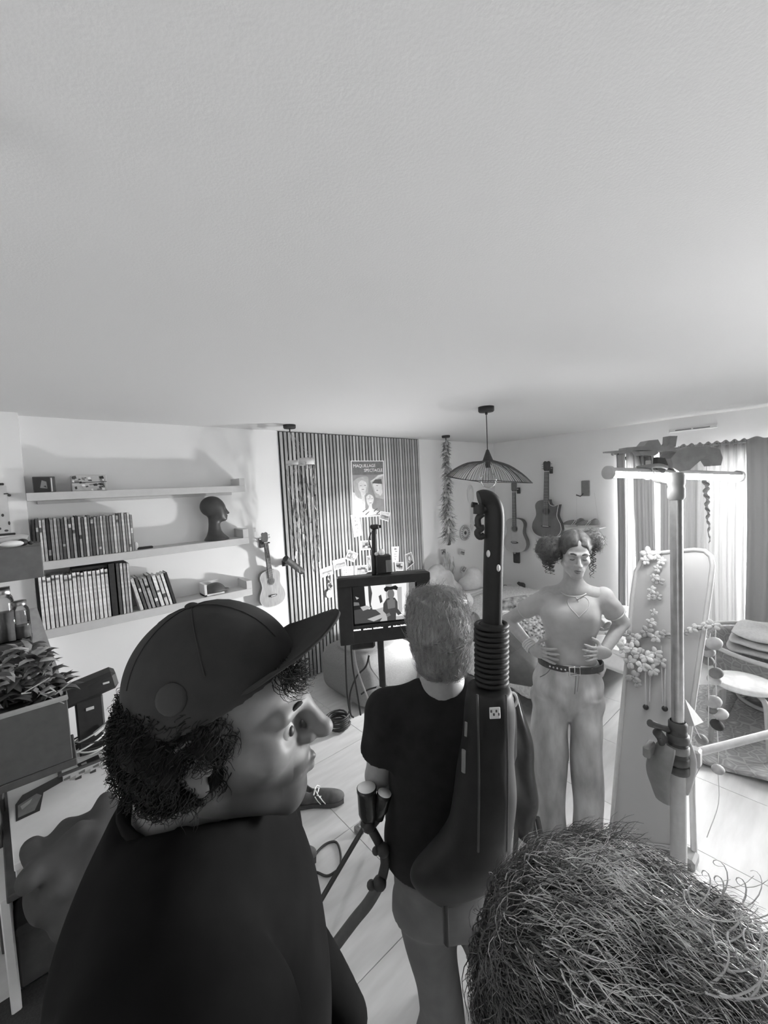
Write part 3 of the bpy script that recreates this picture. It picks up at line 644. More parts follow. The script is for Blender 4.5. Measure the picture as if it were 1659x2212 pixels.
# ------------------------------------------------------------------ guitars
def guitar(name, label, T, L, body_frac, W, depth, top, side, cut=False, rim=None, hole=True, pegs=3, bridge_pale=True, cat='guitar', neckv=.10, strap=False):
    """local frame: u right, v up along the neck from the body's lower end, w away from the wall"""
    t = thing(name, label, cat, T @ V((0, 0, 0)))
    bl = L * body_frac; hw = W / 2
    prof = [(0, 0), (.012, .35), (.05, .66), (.12, .88), (.22, .99), (.28, 1.0), (.38, .95), (.48, .82), (.56, .73), (.62, .71), (.70, .73), (.80, .78), (.88, .76), (.95, .62), (.985, .42), (1, .18)]
    rt = [(hw * w, bl * v) for v, w in prof]; lf = [(-x, y) for x, y in rt[::-1]]
    if cut:
        rt = [(hw * w, bl * v) for v, w in prof[:11]] + [(hw * .76, bl * .78), (hw * .80, bl * .855), (hw * .79, bl * .88), (hw * .62, bl * .85), (hw * .42, bl * .84), (hw * .25, bl * .87), (hw * .17, bl * .93), (hw * .15, bl)]
    def smooth_(pl): return [tuple(p[:2]) for p in bez([(x, y, 0) for x, y in pl], 3)]
    out = smooth_(rt) + smooth_(lf)
    out = [p for i, p in enumerate(out) if (V(p) - V(out[i - 1])).length > 1e-5]
    g = G(); g.prism(out, depth - .006, T, .012); part('body', g, side, t)
    g = G(); g.prism([(x * .985, (y - bl / 2) * .99 + bl / 2) for x, y in out], .004, T, depth + .005); part('soundboard', g, top, t)
    if rim:
        g = G(); g.tube([T @ V((x, y, depth + .007)) for x, y in out], .0035, 6, closed=True); part('binding', g, rim, t)
    z = depth + .0092
    hy = bl * .70
    if hole:
        g = G(); g.flat([(hw * .24 * math.cos(a), hy + hw * .24 * math.sin(a)) for a in [k * pi / 12 for k in range(24)]], z + .0006, T); part('sound_hole', g, m_black, t)
        g = G(); g.tube([T @ V((hw * .28 * math.cos(a), hy + hw * .28 * math.sin(a), z)) for a in [k * pi / 12 for k in range(24)]], .0022, 6, closed=True); part('rosette', g, m_dark, t)
    g = G(); g.bbox((0, bl * .30, z + .005), (hw * .62, bl * .035, .01), .002, T); g.bbox((0, bl * .30, z + .008), (hw * .42, bl * .055, .012), .002, T); part('bridge', g, m_dark, t)
    g = G(); g.bbox((0, bl * .305, z + .016), (hw * .40, .006, .006), .001, T); part('saddle', g, m_paper, t)
    n0, n1 = bl * .80, L * (1 - neckv * 1.35); nw = W * .075
    g = G(); g.prism([(-nw * 1.15, n0), (nw * 1.15, n0), (nw * .92, n1), (-nw * .92, n1)], .018, T, z - .010); part('neck', g, side, t)
    g = G(); g.prism([(-nw * 1.15, n0 - bl * .02), (nw * 1.15, n0 - bl * .02), (nw * .92, n1), (-nw * .92, n1)], .005, T, z + .008); part('fretboard', g, m_fret, t)
    q = G(); q.box((0, 0, 0), (nw * 2, .0022, .002)); q = q.mesh('fret', m_chrome)
    for k in range(12):
        y = n0 + (n1 - n0) * (1 - .5 ** (k / 9)) / (1 - .5 ** (12 / 9)); y = n1 - (y - n0)
        o = link('fret', q, t); o.matrix_parent_inverse = Matrix.Translation(-t.location); o.matrix_basis = T @ Matrix.Translation((0, y, z + .014))
    g = G(); g.bbox((0, n1 + .003, z + .012), (nw * 2, .007, .012), .001, T); part('nut', g, m_paper, t)
    hw2 = nw * 1.45
    g = G(); g.prism([(-nw * .9, n1 + .006), (nw * .9, n1 + .006), (hw2, n1 + .03), (hw2 * 1.05, L * .985), (hw2 * .6, L), (0, L * .992), (-hw2 * .6, L), (-hw2 * 1.05, L * .985), (-hw2, n1 + .03)], .016, T, z - .012); part('headstock', g, m_dark if cut else side, t)
    for s_ in (-1, 1):
        for k in range(pegs):
            y = n1 + .04 + (L * .97 - n1 - .05) * k / max(1, pegs - 1)
            g = G(); g.cyl((s_ * hw2 * .9, y, z - .006), (s_ * (hw2 + .016), y, z - .006), .003, n=6, T=T); g.ell((s_ * (hw2 + .02), y, z - .006), (.010, .007, .005), 8, 6, T); part('tuning_peg', g, m_chrome if not strap else m_paper, t)
    ns = pegs * 2
    for k in range(ns):
        u = (k - (ns - 1) / 2) / (ns - 1) * 2
        g = G(); g.cyl((u * hw * .16, bl * .305, z + .019), (u * nw * .7, n1 + .003, z + .019), .0009, n=4, T=T); part('string', g, m_paper, t)
    return t, n1, nw
m_fret = M('fretboard', .09, .5)
def hung(pb, pt, off, base, plane):
    b, t = plane(*pb, off), plane(*pt, off); d = t - b; L = d.length; d.normalize()
    w = V((0, -1, 0)) if plane is onB else V((-1, 0, 0)); u = d.cross(w)
    o = b + w * (-off + base); return frame(o, u, d, w), L
T, L = hung((592, 1309), (570, 1150), .09, .03, onB)
m_uke = M('ukulele_wood', .36, .45, var=.15, scale=14, stretch=(6, 1, 1)); m_ukes = M('ukulele_side', .17, .5)
guitar('ukulele', 'small wooden ukulele hanging on the pale wall left of the slats', T, L, .49, L * .355, .058, m_uke, m_ukes, pegs=2, cat='ukulele', rim=m_pale, strap=True)
def hanger(T, y, label, L, holdz):
    t = thing('wall_hook', label, 'hook', T @ V((0, y, 0)))
    g = G(); g.bbox((0, y, -.022), (.05, .09, .016), .003, T); part('plate', g, m_dark, t)
    for s_ in (-1, 1):
        g = G(); g.tube([T @ V(p) for p in ((0, y, -.015), (s_ * .018, y, .01), (s_ * .026, y, .03), (s_ * .027, y + .006, holdz + .03))], .006, 8); part('prong', g, m_black, t)
hanger(T, L * .85, 'dark wall hook holding the ukulele by its headstock', L, .06)
T, L = hung((1114, 1193), (1112, 1042), .11, .03, onR)
m_g1 = M('pale_spruce', .52, .45, var=.06, scale=10, stretch=(6, 1, 1)); m_g1s = M('guitar_side', .16, .45)
guitar('classical_guitar', 'pale classical guitar hanging on the right wall, nearer the corner', T, L, .49, L * .36, .095, m_g1, m_g1s, pegs=3, strap=True)
hanger(T, L * .88, 'dark wall hook holding the pale classical guitar', L, .08)
a = onR(1116, 1202, .02); t = thing('wall_hook_empty', 'dark empty instrument hook on the wall below the pale guitar', 'hook', a)
g = G(); g.bbox(a, (.03, .11, .20), .012); part('plate', g, m_dark, t)
g = G(); g.ell(a + V((-.02, .02, .055)), (.01, .018, .018), 10, 6); part('knob', g, m_lgrey, t)
T, L = hung((1181, 1161), (1183, 996), .11, .03, onR)
m_g2 = M('sunburst_top', .15, .35, var=.35, scale=3, coat=.3); m_g2s = M('sunburst_side', .07, .4, coat=.2)
guitar('acoustic_guitar', 'dark sunburst acoustic guitar with a cutaway, above the woman', T, L, .50, L * .40, .095, m_g2, m_g2s, cut=True, rim=m_paper, pegs=3)
hanger(T, L * .88, 'dark wall hook holding the sunburst guitar', L, .08)

# ------------------------------------------------------------------ sneakers
def sneaker_mesh(L=.27, h=.0045, high=.085, leg=0):
    s = SDF((-.06, -.03, -.005), (.06, L + .03, high + .05 + leg), h)
    s.ell((0, L * .80, .030), (.046, .065, .032), .03).ell((0, L * .5, .040), (.038, .10, .045), .03).ell((0, L * .17, .045), (.036, .055, .055), .03)
    s.cap((0, L * .22, .05), (0, L * .20, high), .036, .033, .02)
    s.ell((0, L * .24, high + .018), (.024, .040, .035), .008, sub=True)
    s.cut(lambda X, Y, Z: .012 - Z)
    return s.mesh('upper', [])
UP = {}
def sneaker(name, label, T, tone, sole, lace, L=.27, group=None, stripe=True, cat='shoe', smat=None):
    t = thing(name, label, cat, T @ V((0, L / 2, 0)), group)
    if L not in UP: UP[L] = sneaker_mesh(L)
    me = UP[L].copy(); me.materials.append(tone); me.transform(T); link('upper', me, t)
    out = [(.026, .0), (.038, L * .12), (.036, L * .38), (.047, L * .68), (.044, L * .86), (.024, L * .99)]
    out = [tuple(p[:2]) for p in bez([(x, y, 0) for x, y in out], 4)]; out = out + [(-x, y) for x, y in out[::-1]]
    g = G(); g.prism([(x * 1.08, (y - L / 2) * 1.05 + L / 2) for x, y in out], .024, T, 0); part('sole', g, sole, t)
    for k in range(5):
        y = L * (.38 + .075 * k); z = .088 - .0055 * k - (k > 2) * .004; w = .020 + .002 * k
        g = G(); g.tube([T @ V(p) for p in ((-w - .008, y, z - .016), (-w * .4, y + .008, z + .001), (w * .4, y + .006, z + .001), (w + .008, y, z - .016))], .0042, 6); part('lace', g, lace, t)
    g = G(); g.tube([T @ V(p) for p in ((0, L * .40, .092), (-.03, L * .44, .088), (-.045, L * .5, .066))], .003, 6); g.tube([T @ V(p) for p in ((0, L * .40, .092), (.03, L * .45, .088), (.046, L * .52, .064))], .003, 6); part('lace_end', g, lace, t)
    if stripe:
        for sd in (-1, 1):
            for k in range(2):
                y = L * (.42 + .10 * k); g = G(); g.tube([T @ V(p) for p in ((sd * .045, y + .03, .024), (sd * .0425, y + .012, .045), (sd * .033, y - .004, .066))], .004, 6, flat=.6); part('side_stripe', g, smat or lace, t)
    return t
# the pair shown on a little clear shelf on the right wall
p = onR(1262, 1138, .12); pl_ = onR(1264, 1045, .02)
t = thing('clear_wall_shelf', 'small clear shelf hung on threads, holding the display sneakers', 'shelf', p)
g = G(); g.bbox((XR - .11, p.y, p.z - .006), (.20, .44, .010), .002); part('board', g, m_pale, t)
for s_ in (-.14, .14):
    g = G(); g.cyl((XR - .015, p.y + s_, p.z), (XR - .02, pl_.y + s_ * .8, pl_.z - .12), .0022, n=5); part('thread', g, m_glass, t)
t = thing('wall_tag', 'dark rounded hook plate on the wall above the display sneakers', 'hook', (XR, pl_.y, pl_.z))
g = G(); g.bbox((XR - .008, pl_.y, pl_.z - .06), (.016, .11, .20), .008); part('plate', g, m_grey, t)
g = G(); g.tube([(XR - .01, pl_.y + .03, pl_.z - .13), (XR - .05, pl_.y + .05, pl_.z - .16), (XR - .06, pl_.y + .10, pl_.z - .14)], .008, 8); part('hook', g, m_dark, t)
zt = p.z + .0
for (dy, dx, ang, nm) in ((.09, -.09, 62, 'left one of the two'), (-.10, -.12, 60, 'right one of the two')):
    T = Matrix.Translation((XR + dx + .05, p.y + dy - .06, zt)) @ Matrix.Rotation(math.radians(ang - 35), 4, 'Z')
    sneaker('display_sneaker', 'grey striped sneaker on the clear wall shelf, ' + nm, T, M('sneaker_grey', .20, .6), M('sneaker_sole', .55, .5), m_paper, .24, 'display sneakers')
# sneakers of somebody hidden behind the man, on the floor
def shoe_on_floor(px, az, label, grp):
    c = onF(*px); T = Matrix.Translation(c) @ Matrix.Rotation(math.radians(az), 4, 'Z') @ Matrix.Translation((0, -.14, .007))
    return sneaker('sneaker', label, T, M('sneaker_dark', .075, .7, var=.5, scale=14), M('sneaker_rand', .05, .6), m_paper, .28, grp, smat=m_paper)
shoe_on_floor((692, 1736), -126, 'dark sneaker with white laces on the floor, under the man chin', 'worn sneakers on the floor')
shoe_on_floor((622, 1868), -122, 'dark sneaker with white laces behind the man black shoulder', 'worn sneakers on the floor')

# ------------------------------------------------------------------ things hanging from the ceiling
def canopy(name, px, rad, h, label):
    c = on(*px, 2, ZC); t = thing(name, label, 'ceiling hook', c)
    g = G(); g.lathe([(0, 0), (rad, 0), (rad, -h * .75), (rad * .92, -h), (0, -h)], 28, Matrix.Translation(c)); part('cup', g, m_black, t)
    g = G(); g.cyl(c + V((0, 0, -h)), c + V((0, 0, -h - .03)), .006, n=8); part('stem', g, m_black, t)
    return c + V((0, 0, -h - .03))
# tinsel mobile
c = canopy('ceiling_cup', (625, 918), .055, .032, 'black round ceiling cup above the tinsel mobile')
d0 = 3.0
def dep(p): return -(CR.transposed() @ (V(p) - CP)).z
dc = dep(c); mo = thing('tinsel_mobile', 'sparkling tinsel mobile with two pale rings hanging before the slats', 'mobile', c)
ra, rb = at(633, 1000, dc + .08), at(662, 997, dc - .02)
for q, rad, hh in ((ra, .058, .02), (rb, .068, .03)):
    g = G(); g.lathe([(rad, -hh), (rad + .003, -hh), (rad + .003, hh), (rad, hh), (rad, -hh)], 28, Matrix.Translation(q)); part('ring', g, m_pale, mo)
    for k in range(4):
        a = k * pi / 2 + .5; g = G(); g.cyl(c, q + V((rad * math.cos(a), rad * math.sin(a), hh)), .0012, n=4); part('thread', g, m_lgrey, mo)
r = random.Random(5); tg = G(); tp = (clear('tinsel_film', .2, .82), M('tinsel_bright', .6, .3, metal=1), M('tinsel_dark', .25, .3, metal=1)); tg.smooth = False
for q, rad, ln in ((ra, .056, 1.05), (rb, .066, .98)):
    for k in range(20):
        a = r.uniform(0, 2 * pi); rr_ = rad * math.sqrt(r.random()) if k % 3 else rad; p = q + V((rr_ * math.cos(a), rr_ * math.sin(a), -.01)); l = ln * r.uniform(.7, 1.05); n = 16; pts = []
        for i in range(n + 1):
            w = r.uniform(-.008, .008); pts.append(p + V((w, r.uniform(-.008, .008), -l * i / n)))
        ang = r.uniform(0, pi)
        for i in range(n):
            w0 = V((math.cos(ang), math.sin(ang), 0)) * .005; ang += r.uniform(.3, 1.2); w1 = V((math.cos(ang), math.sin(ang), 0)) * .005
            tg.m = r.choice((0, 0, 0, 0, 0, 0, 0, 0, 1, 2, 2)); tg.add([pts[i] - w0, pts[i] + w0, pts[i + 1] + w1, pts[i + 1] - w1], [(0, 1, 2, 3)])
part('tinsel', tg, tp, mo, kind='stuff')
# feather garland
c = canopy('ceiling_plate', (963, 941), .05, .026, 'small black ceiling plate above the feather garland'); dc = dep(c)
fg = thing('feather_garland', 'long pale grey feather garland hanging from the ceiling plate', 'garland', c)
spine = bez([c] + [at(x, y, dc) for x, y in ((963, 985), (966, 1030), (965, 1080), (969, 1130), (970, 1160))], 12)
g = G(); g.tube(spine, .014, 8); part('cord', g, m_lgrey, fg)
g = G(); r = random.Random(9)
m_fe = [M('feather_%d' % i, v, .8, var=.15) for i, v in enumerate((.40, .55, .70))]
for i in range(800):
    k = r.random() ** .85 * (len(spine) - 1); j = int(k); p = spine[j].lerp(spine[min(j + 1, len(spine) - 1)], k - j); t01 = k / (len(spine) - 1)
    a = r.uniform(0, 2 * pi); l = (.07 + .08 * t01) * r.uniform(.6, 1.15); d = V((math.cos(a), math.sin(a), r.uniform(-1.0, .5))).normalized(); sd = d.cross(V((0, 0, 1)))  .normalized() * .013; up = sd.cross(d)
    q = [p + d * l * f + up * (.012 * math.sin(3 * f)) - V((0, 0, .02 * f * f)) for f in (0, .3, .65, 1)]
    g.m = r.randrange(3); g.add([q[0], q[1] - sd, q[1] + sd, q[2] - sd * 1.1, q[2] + sd * 1.1, q[3]], [(0, 1, 2), (1, 3, 4, 2), (3, 5, 4)])
part('feathers', g, m_fe, fg, kind='stuff')
p = at(969, 1168, dc); g = G(); g.bbox(p, (.05, .05, .11), .012); g.cyl(p + V((0, 0, .05)), p + V((0, 0, .10)), .006, n=8); part('weight', g, m_dark, fg)
# white dream catcher and woven disc on the wall
q = onB(1016, 1075, .01); dcx = thing('dream_catcher', 'faint white dream catcher hanging on the wall beside the dark camera arm', 'dream catcher', q)
top, bot = onB(1018, 1048, .01), onB(1016, 1088, .01); rx = .075; rz = (top.z - bot.z) / 2; q = (top + bot) / 2
g = G(); g.tube([q + V((rx * math.cos(a), 0, rz * math.sin(a))) for a in [k * pi / 14 for k in range(28)]], .006, 6, closed=True); part('hoop', g, m_paper, dcx)
g = G()
for k in range(14):
    a, b = k * pi / 7, (k + 4) * pi / 7; g.cyl(q + V((rx * math.cos(a), 0, rz * math.sin(a))), q + V((rx * math.cos(b), 0, rz * math.sin(b))), .0013, n=4)
part('web', g, m_paper, dcx)
for k, (dx, l) in enumerate(((-.03, .28), (-.008, .33), (.014, .30), (.034, .24))):
    g = G(); g.cyl(q + V((dx, 0, -rz)), q + V((dx, 0, -rz - l)), .002, n=4); e = q + V((dx, -.002, -rz - l))
    g.add([e, e + V((-.012, 0, -.04)), e + V((0, -.004, -.11)), e + V((.012, 0, -.04))], [(0, 1, 2, 3)]); part('feather_strand', g, m_pale, dcx)
q = onB(1005, 1151, .015); g = G(); wd_ = thing('woven_disc', 'small round woven wall disc with dark spokes by the feather garland', 'wall disc', q)
g.lathe([(0, 0), (.045, .0), (.075, .004), (.112, .002), (.112, -.008), (0, -.008)], 28, FB(q)); part('disc', g, m_pale, wd_)
for k in range(18):
    a = 2 * pi * k / 18; h = G(); h.bbox((.078 * math.cos(a), .078 * math.sin(a), .007), (.036, .009, .005), .001, FB(q), Matrix.Rotation(a, 3, 'Z')); part('spoke', h, m_grey, wd_)
h = G(); h.ell(q + V((0, -.006, 0)), (.026, .008, .026), 14, 6); part('eye', h, m_dark, wd_)
# paper cutting with snapshots under the garland
q = onB(968, 1225, .03); pc = thing('paper_cutting', 'tangle of white paper strips hanging on the wall under the garland', 'decoration', q); r = random.Random(21)
for i in range(26):
    x = r.uniform(-.17, .12); z0 = r.uniform(.02, .22); l = r.uniform(.16, .46); g = G(); w = r.uniform(.010, .024); ph = r.uniform(0, 6)
    g.sheet(lambda u, v_, x=x, z0=z0, l=l, w=w, ph=ph: (q.x + x * (1 - .3 * v_) + w * (u - .5) + .018 * math.sin(7 * v_ + ph), q.y - .02 - .012 * math.sin(5 * v_ + ph + u), q.z + z0 - l * (1 - v_)), 1, 9, .0012)
    part('paper_strip', g, r.choice((m_paper, m_paper, m_pale, m_lgrey)), pc)
PLq = (FB((0, YB - .036, 0)), lambda pp: quad(pp, .036))
card([(950, 1186), (963, 1184), (965, 1199), (953, 1201)], 'snapshot pinned at the upper left of the paper strips', 'photo', 'photo', 31, name='snapshot', plane=PLq)
card([(993, 1184), (1005, 1187), (1003, 1201), (994, 1198)], 'snapshot pinned at the upper right of the paper strips', 'photo', 'land', 32, name='snapshot', plane=PLq)
card([(1002, 1221), (1009, 1226), (1002, 1239), (994, 1234)], 'small dark tilted snapshot right of the paper strips', 'photo', 'photo', 33, name='snapshot', plane=PLq)
# pendant lamp
c = on(1050, 879, 2, ZC); dc = dep(c); pe = thing('pendant_lamp', 'dark wire-strung pendant lamp with a bare globe bulb, hanging from the ceiling', 'lamp', c)
g = G(); g.lathe([(0, 0), (.062, 0), (.062, -.032), (.056, -.04), (0, -.04)], 32, Matrix.Translation(c)); part('canopy', g, m_black, pe)
e = at(1053, 972, dc); g = G(); g.cyl(c - V((0, 0, .04)), c - V((0, 0, .06)), .01, n=10); g.cyl(c - V((0, 0, .04)), e, .0035, n=8); part('cord', g, m_black, pe)
g = G(); g.lathe([(.004, .005), (.010, 0), (.042, -.085), (.042, -.09), (.0, -.088)], 24, Matrix.Translation(e)); part('cone', g, m_black, pe)
k0 = e - V((0, 0, .085)); RX = CR @ V((1, 0, 0)); RX.z = 0; RX.normalize(); RY = V((0, 0, 1)).cross(RX)
def rim(a): 
    return k0 + RX * (.335 * math.cos(a)) + RY * (.28 * math.sin(a)) + V((0, 0, -.165 + .045 * math.cos(a + .3) ** 2 * (1 if math.cos(a) < 0 else -.2) - .02 * math.cos(a)))
def hoop_(a): return k0 + RX * (.044 * math.cos(a)) + RY * (.044 * math.sin(a))
g = G(); g.tube([rim(2 * pi * k / 60) for k in range(60)], .003, 6, closed=True); part('lower_hoop', g, m_black, pe)
g = G(); g.tube([hoop_(2 * pi * k / 24) for k in range(24)], .003, 6, closed=True); part('upper_hoop', g, m_black, pe)
g = G()
for k in range(92):
    a = 2 * pi * k / 92; p, q = hoop_(a), rim(a); m1 = p.lerp(q, .4) + V((0, 0, .034)); m2 = p.lerp(q, .75) + V((0, 0, .028)); g.tube(bez([p, m1, m2, q], 3), .0016, 4, caps=False)
part('shade_strings', g, m_dark, pe, kind='stuff')
for k in range(4):
    a = 2 * pi * k / 4 + .4; p, q = hoop_(a), rim(a); g = G(); g.tube(bez([p, p.lerp(q, .4) + V((0, 0, .034)), p.lerp(q, .75) + V((0, 0, .028)), q], 5), .0026, 6); part('shade_rib', g, m_black, pe)
g = G(); g.cyl(k0, k0 - V((0, 0, .055)), .020, n=16); part('socket', g, m_black, pe)
b = k0 - V((0, 0, .155)); g = G(); g.lathe([(.014, .10), (.016, .08), (.03, .066)] + [(.064 * math.sin(t), .064 * math.cos(t)) for t in [.55 + k * (pi - .55) / 12 for k in range(12)]] + [(.0, -.064)], 24, Matrix.Translation(b)); part('bulb', g, clear('bulb_glass', .12, .94), pe)
g = G(); g.tube([b + V((.012 * math.cos(k * .9), .012 * math.sin(k * .9), .05 - .007 * k)) for k in range(12)], .0012, 5); part('filament', g, m_chrome, pe)

# ------------------------------------------------------------------ tube lamp on its stand
D = 1.86
base = at(1466, 1850, D); zb = 0.0; foot = V((base.x, base.y, 0)); top = at(1452, 1040, D); px_ = V((foot.x, foot.y, top.z))
ls = thing('lamp_stand', 'tall pale steel stand pole carrying the horizontal tube lamp', 'stand', foot)
g = G(); g.cyl(foot + V((0, 0, .02)), px_ * 1, .024, n=20); part('upper_pole', g, M('stand_steel', .5, .3, metal=.8), ls)
g = G(); g.cyl(foot + V((0, 0, .01)), V((foot.x, foot.y, .62)), .032, n=20); part('lower_pole', g, m_lgrey, ls)
for z, rr_, hh in ((.64, .040, .05), (.74, .037, .045), (top.z - .02, .033, .06)):
    g = G(); g.lathe([(rr_ * .8, -hh), (rr_, -hh * .8), (rr_, -hh * .2), (rr_ * .9, 0), (rr_, hh * .2), (rr_, hh * .8), (rr_ * .8, hh)], 20, Matrix.Translation((foot.x, foot.y, z))); part('collar', g, m_dark if z < 1 else m_grey, ls)
g = G(); g.lathe([(0, .002), (.13, .002), (.13, .012), (.05, .025), (.036, .05), (0, .05)], 28, Matrix.Translation(foot)); part('base_plate', g, m_lgrey, ls)
a, b = at(1318, 1021, D - .12), at(1592, 1029, D + .15); ax = (b - a).normalized()
tl = thing('tube_lamp', 'glowing horizontal tube lamp with round end cap on the stand', 'lamp', (a + b) / 2)
upv = V((0, 0, 1)); sdv = ax.cross(upv).normalized(); upv = sdv.cross(ax)
N = 20; P1 = []; P2 = []; rad = .021
g = G(); ar = [math.radians(165 + 210 * k / 14) for k in range(15)]; g.add([p + sdv * (rad * math.cos(t)) + upv * (rad * math.sin(t)) for p in (a, b) for t in ar], [(k, k + 1, 16 + k, 15 + k) for k in range(14)]); part('diffuser', g, emis('tube_glow', 1, 17), tl)
g = G(); ar = [math.radians(12 + 156 * k / 8) for k in range(9)]; g.add([p + sdv * ((rad + .002) * math.cos(t)) + upv * ((rad + .002) * math.sin(t)) for p in (a, b) for t in ar], [(k + 1, k, 9 + k, 10 + k) for k in range(8)]); part('housing', g, m_lgrey, tl)
for p, s_ in ((a, -1), (b, 1)):
    g = G(); g.cyl(p, p + ax * (.018 * s_), rad + .008, n=24); part('end_cap', g, m_lgrey, tl)
for f in (.27, .46):
    p = a.lerp(b, f); g = G(); g.tube([p + (sdv * math.cos(t) + upv * math.sin(t)) * (rad + .004) for t in [k * pi / 10 for k in range(20)]], .004, 6, closed=True); g.bbox(p + upv * .035, (.02, .02, .05), .003); part('clip', g, m_lgrey, tl)
# clamp head and the small kit on top of the stand
def atd(x, y, o=0): return at(x, y, D + o)
def plate(pts, th, o, T=None):      # solid with the outline given in the pole's plane, th deep
    u = RX; vv = V((0, 0, 1)); n = u.cross(vv); c0 = atd(*pts[0], o)
    loc = [((q - c0).dot(u), (q - c0).dot(vv)) for q in [on_plane(x, y, c0, n) for x, y in pts]]
    return loc, frame(c0, u, vv, n)
def on_plane(x, y, c0, n):
    r_ = ray(x, y); return CP + r_ * ((c0 - CP).dot(n) / r_.dot(n))
m_kit = M('kit_grey', .26, .5, var=.15)
kt = thing('stand_head', 'grey clamp head with handles and cables on top of the lamp stand', 'clamp', px_)
def kp(name, pts, th, o, m):
    l, T = plate(pts, th, o); g = G(); g.prism(l, th, T, -th / 2); part(name, g, m, kt)
kp('mount_block', [(1434, 992), (1446, 978), (1470, 968), (1508, 966), (1510, 985), (1488, 1004), (1474, 1016), (1452, 1020), (1440, 1012)], .09, 0, m_kit)
kp('top_plate', [(1382, 965), (1392, 953), (1412, 951), (1419, 964), (1437, 965), (1450, 968), (1446, 976), (1370, 974), (1344, 975), (1345, 968)], .06, -.02, m_kit)
kp('handle_grip', [(1431, 966), (1438, 958), (1439, 943), (1456, 943), (1455, 947), (1452, 966)], .045, 0, m_kit)
kp('side_arm', [(1304, 976), (1340, 973), (1360, 974), (1358, 979), (1320, 979), (1305, 979)], .02, -.05, m_kit)
kp('battery', [(1372, 976), (1412, 974), (1414, 980), (1407, 985), (1378, 984)], .05, -.03, m_kit)
kp('rear_block', [(1508, 966), (1535, 968), (1546, 972), (1552, 990), (1548, 1006), (1530, 1007), (1520, 992), (1508, 990)], .05, .05, m_kit)
kp('lower_jaw', [(1408, 1030), (1422, 1030), (1440, 1034), (1462, 1026), (1462, 1044), (1440, 1046), (1422, 1042)], .05, 0, m_lgrey)
kp('clamp_knob', [(1416, 988), (1432, 990), (1438, 1004), (1430, 1022), (1416, 1022), (1414, 1008)], .03, -.04, m_dark)
for x0_, x1_ in ((1375, 1378), (1387, 1389), (1398, 1404)):
    g = G(); g.cyl(atd(x0_, 978), atd(x1_, 1008), .012, n=10); part('rod', g, m_kit, kt)
g = G(); g.tube(bez([atd(1440, 1010, -.05), atd(1425, 1006, -.06), atd(1400, 1008, -.06), atd(1375, 1012, -.04)], 6), .01, 8); part('cable', g, m_kit, kt)
# cluster of clamps lower on the pole and the pale boom
kc = thing('clamp_cluster', 'dark clamps, knobs and hanging cloth straps strapped around the lamp pole', 'clamp', V((foot.x, foot.y, .8)))
def kc_(name, fn, m): g = G(); fn(g); part(name, g, m, kc)
for y in (1582, 1605, 1630, 1650):
    p = atd(1466, y); kc_('band', lambda g: g.lathe([(.034, -.02), (.044, -.015), (.044, .015), (.034, .02)], 18, Matrix.Translation((foot.x, foot.y, p.z))), m_dark if y != 1605 else m_grey)
kc_('lever', lambda g: g.tube([atd(1455, 1580), atd(1430, 1572, -.04), atd(1404, 1562, -.06)], [.018, .012, .016], 10), m_dark)
kc_('black_knob', lambda g: g.cyl(atd(1420, 1582, -.05), atd(1432, 1598, -.03), .020, n=12), m_dark)
kc_('pad', lambda g: g.bbox(atd(1402, 1618, -.04), (.08, .03, .05), .006), m_grey)
kc_('lower_knob', lambda g: g.cyl(atd(1424, 1590, -.05), atd(1436, 1622, -.03), .014, n=12), m_dark)
def strap(pts, w, m, lab):
    P = bez([atd(*p) for p in pts], 6); g = G(); g.tube(P, [w * (.5 + .5 * math.sin(.4 + 2.6 * i / len(P))) for i in range(len(P))], 10, flat=.35); part('hanging_cloth', g, m, kc)
strap([(1440, 1610, -.05), (1428, 1640, -.06), (1420, 1670, -.05), (1426, 1700, -.05), (1432, 1730, -.05)], .055, m_grey, '')
strap([(1478, 1600, -.03), (1486, 1640, -.03), (1480, 1680, -.03), (1474, 1712, -.03)], .035, m_lgrey, '')
kc_('top_cloth', lambda g: g.add([atd(1468, 1500), atd(1480, 1510, -.04), atd(1520, 1560, .0), atd(1500, 1568, -.05), atd(1474, 1570, -.05)], [(0, 1, 2), (1, 3, 2), (0, 4, 1), (1, 4, 3), (0, 2, 3, 4)]), m_lgrey)
bo = thing('boom_pole', 'pale horizontal boom pole reaching from the lamp stand to the right', 'pole', atd(1498, 1636))
pa, pb = atd(1478, 1632, 0), at(1700, 1576, 1.9); g = G(); g.cyl(pa, pb, .017, n=16); part('tube', g, M('pale_tube', .66, .35), bo)
q = atd(1500, 1634, -.02); g = G(); g.bbox(q, (.05, .05, .08), .008); part('elbow', g, m_lgrey, bo)
# ------------------------------------------------------------------ standing mirror with flowers
FW = CR @ V((0, 0, -1)); FW.z = 0; FW.normalize()          # level direction of view
BL = onF(1318, 1813, .02); dB = dep(BL); TL = at(1374, 1200, dB + .22); e_ = TL - BL; hz_ = V((e_.y, -e_.x, 0)).normalized()
if hz_.dot(RX) < 0: hz_ = -hz_
nrm = hz_.cross(e_).normalized()
if nrm.dot(FW) > 0: nrm = -nrm
ev = e_.normalized()
def mp(x, y): q = on_plane(x, y, BL, nrm) - BL; return (q.dot(hz_), q.dot(ev))
outl = [mp(*p) for p in ((1318, 1813), (1330, 1690), (1345, 1530), (1358, 1390), (1366, 1290), (1374, 1235), (1388, 1208), (1412, 1196), (1450, 1192), (1500, 1188), (1522, 1190), (1536, 1202), (1540, 1222), (1534, 1270), (1524, 1340), (1512, 1420), (1500, 1500), (1484, 1620), (1470, 1720), (1456, 1832))]
TM = frame(BL, hz_, ev, hz_.cross(ev))
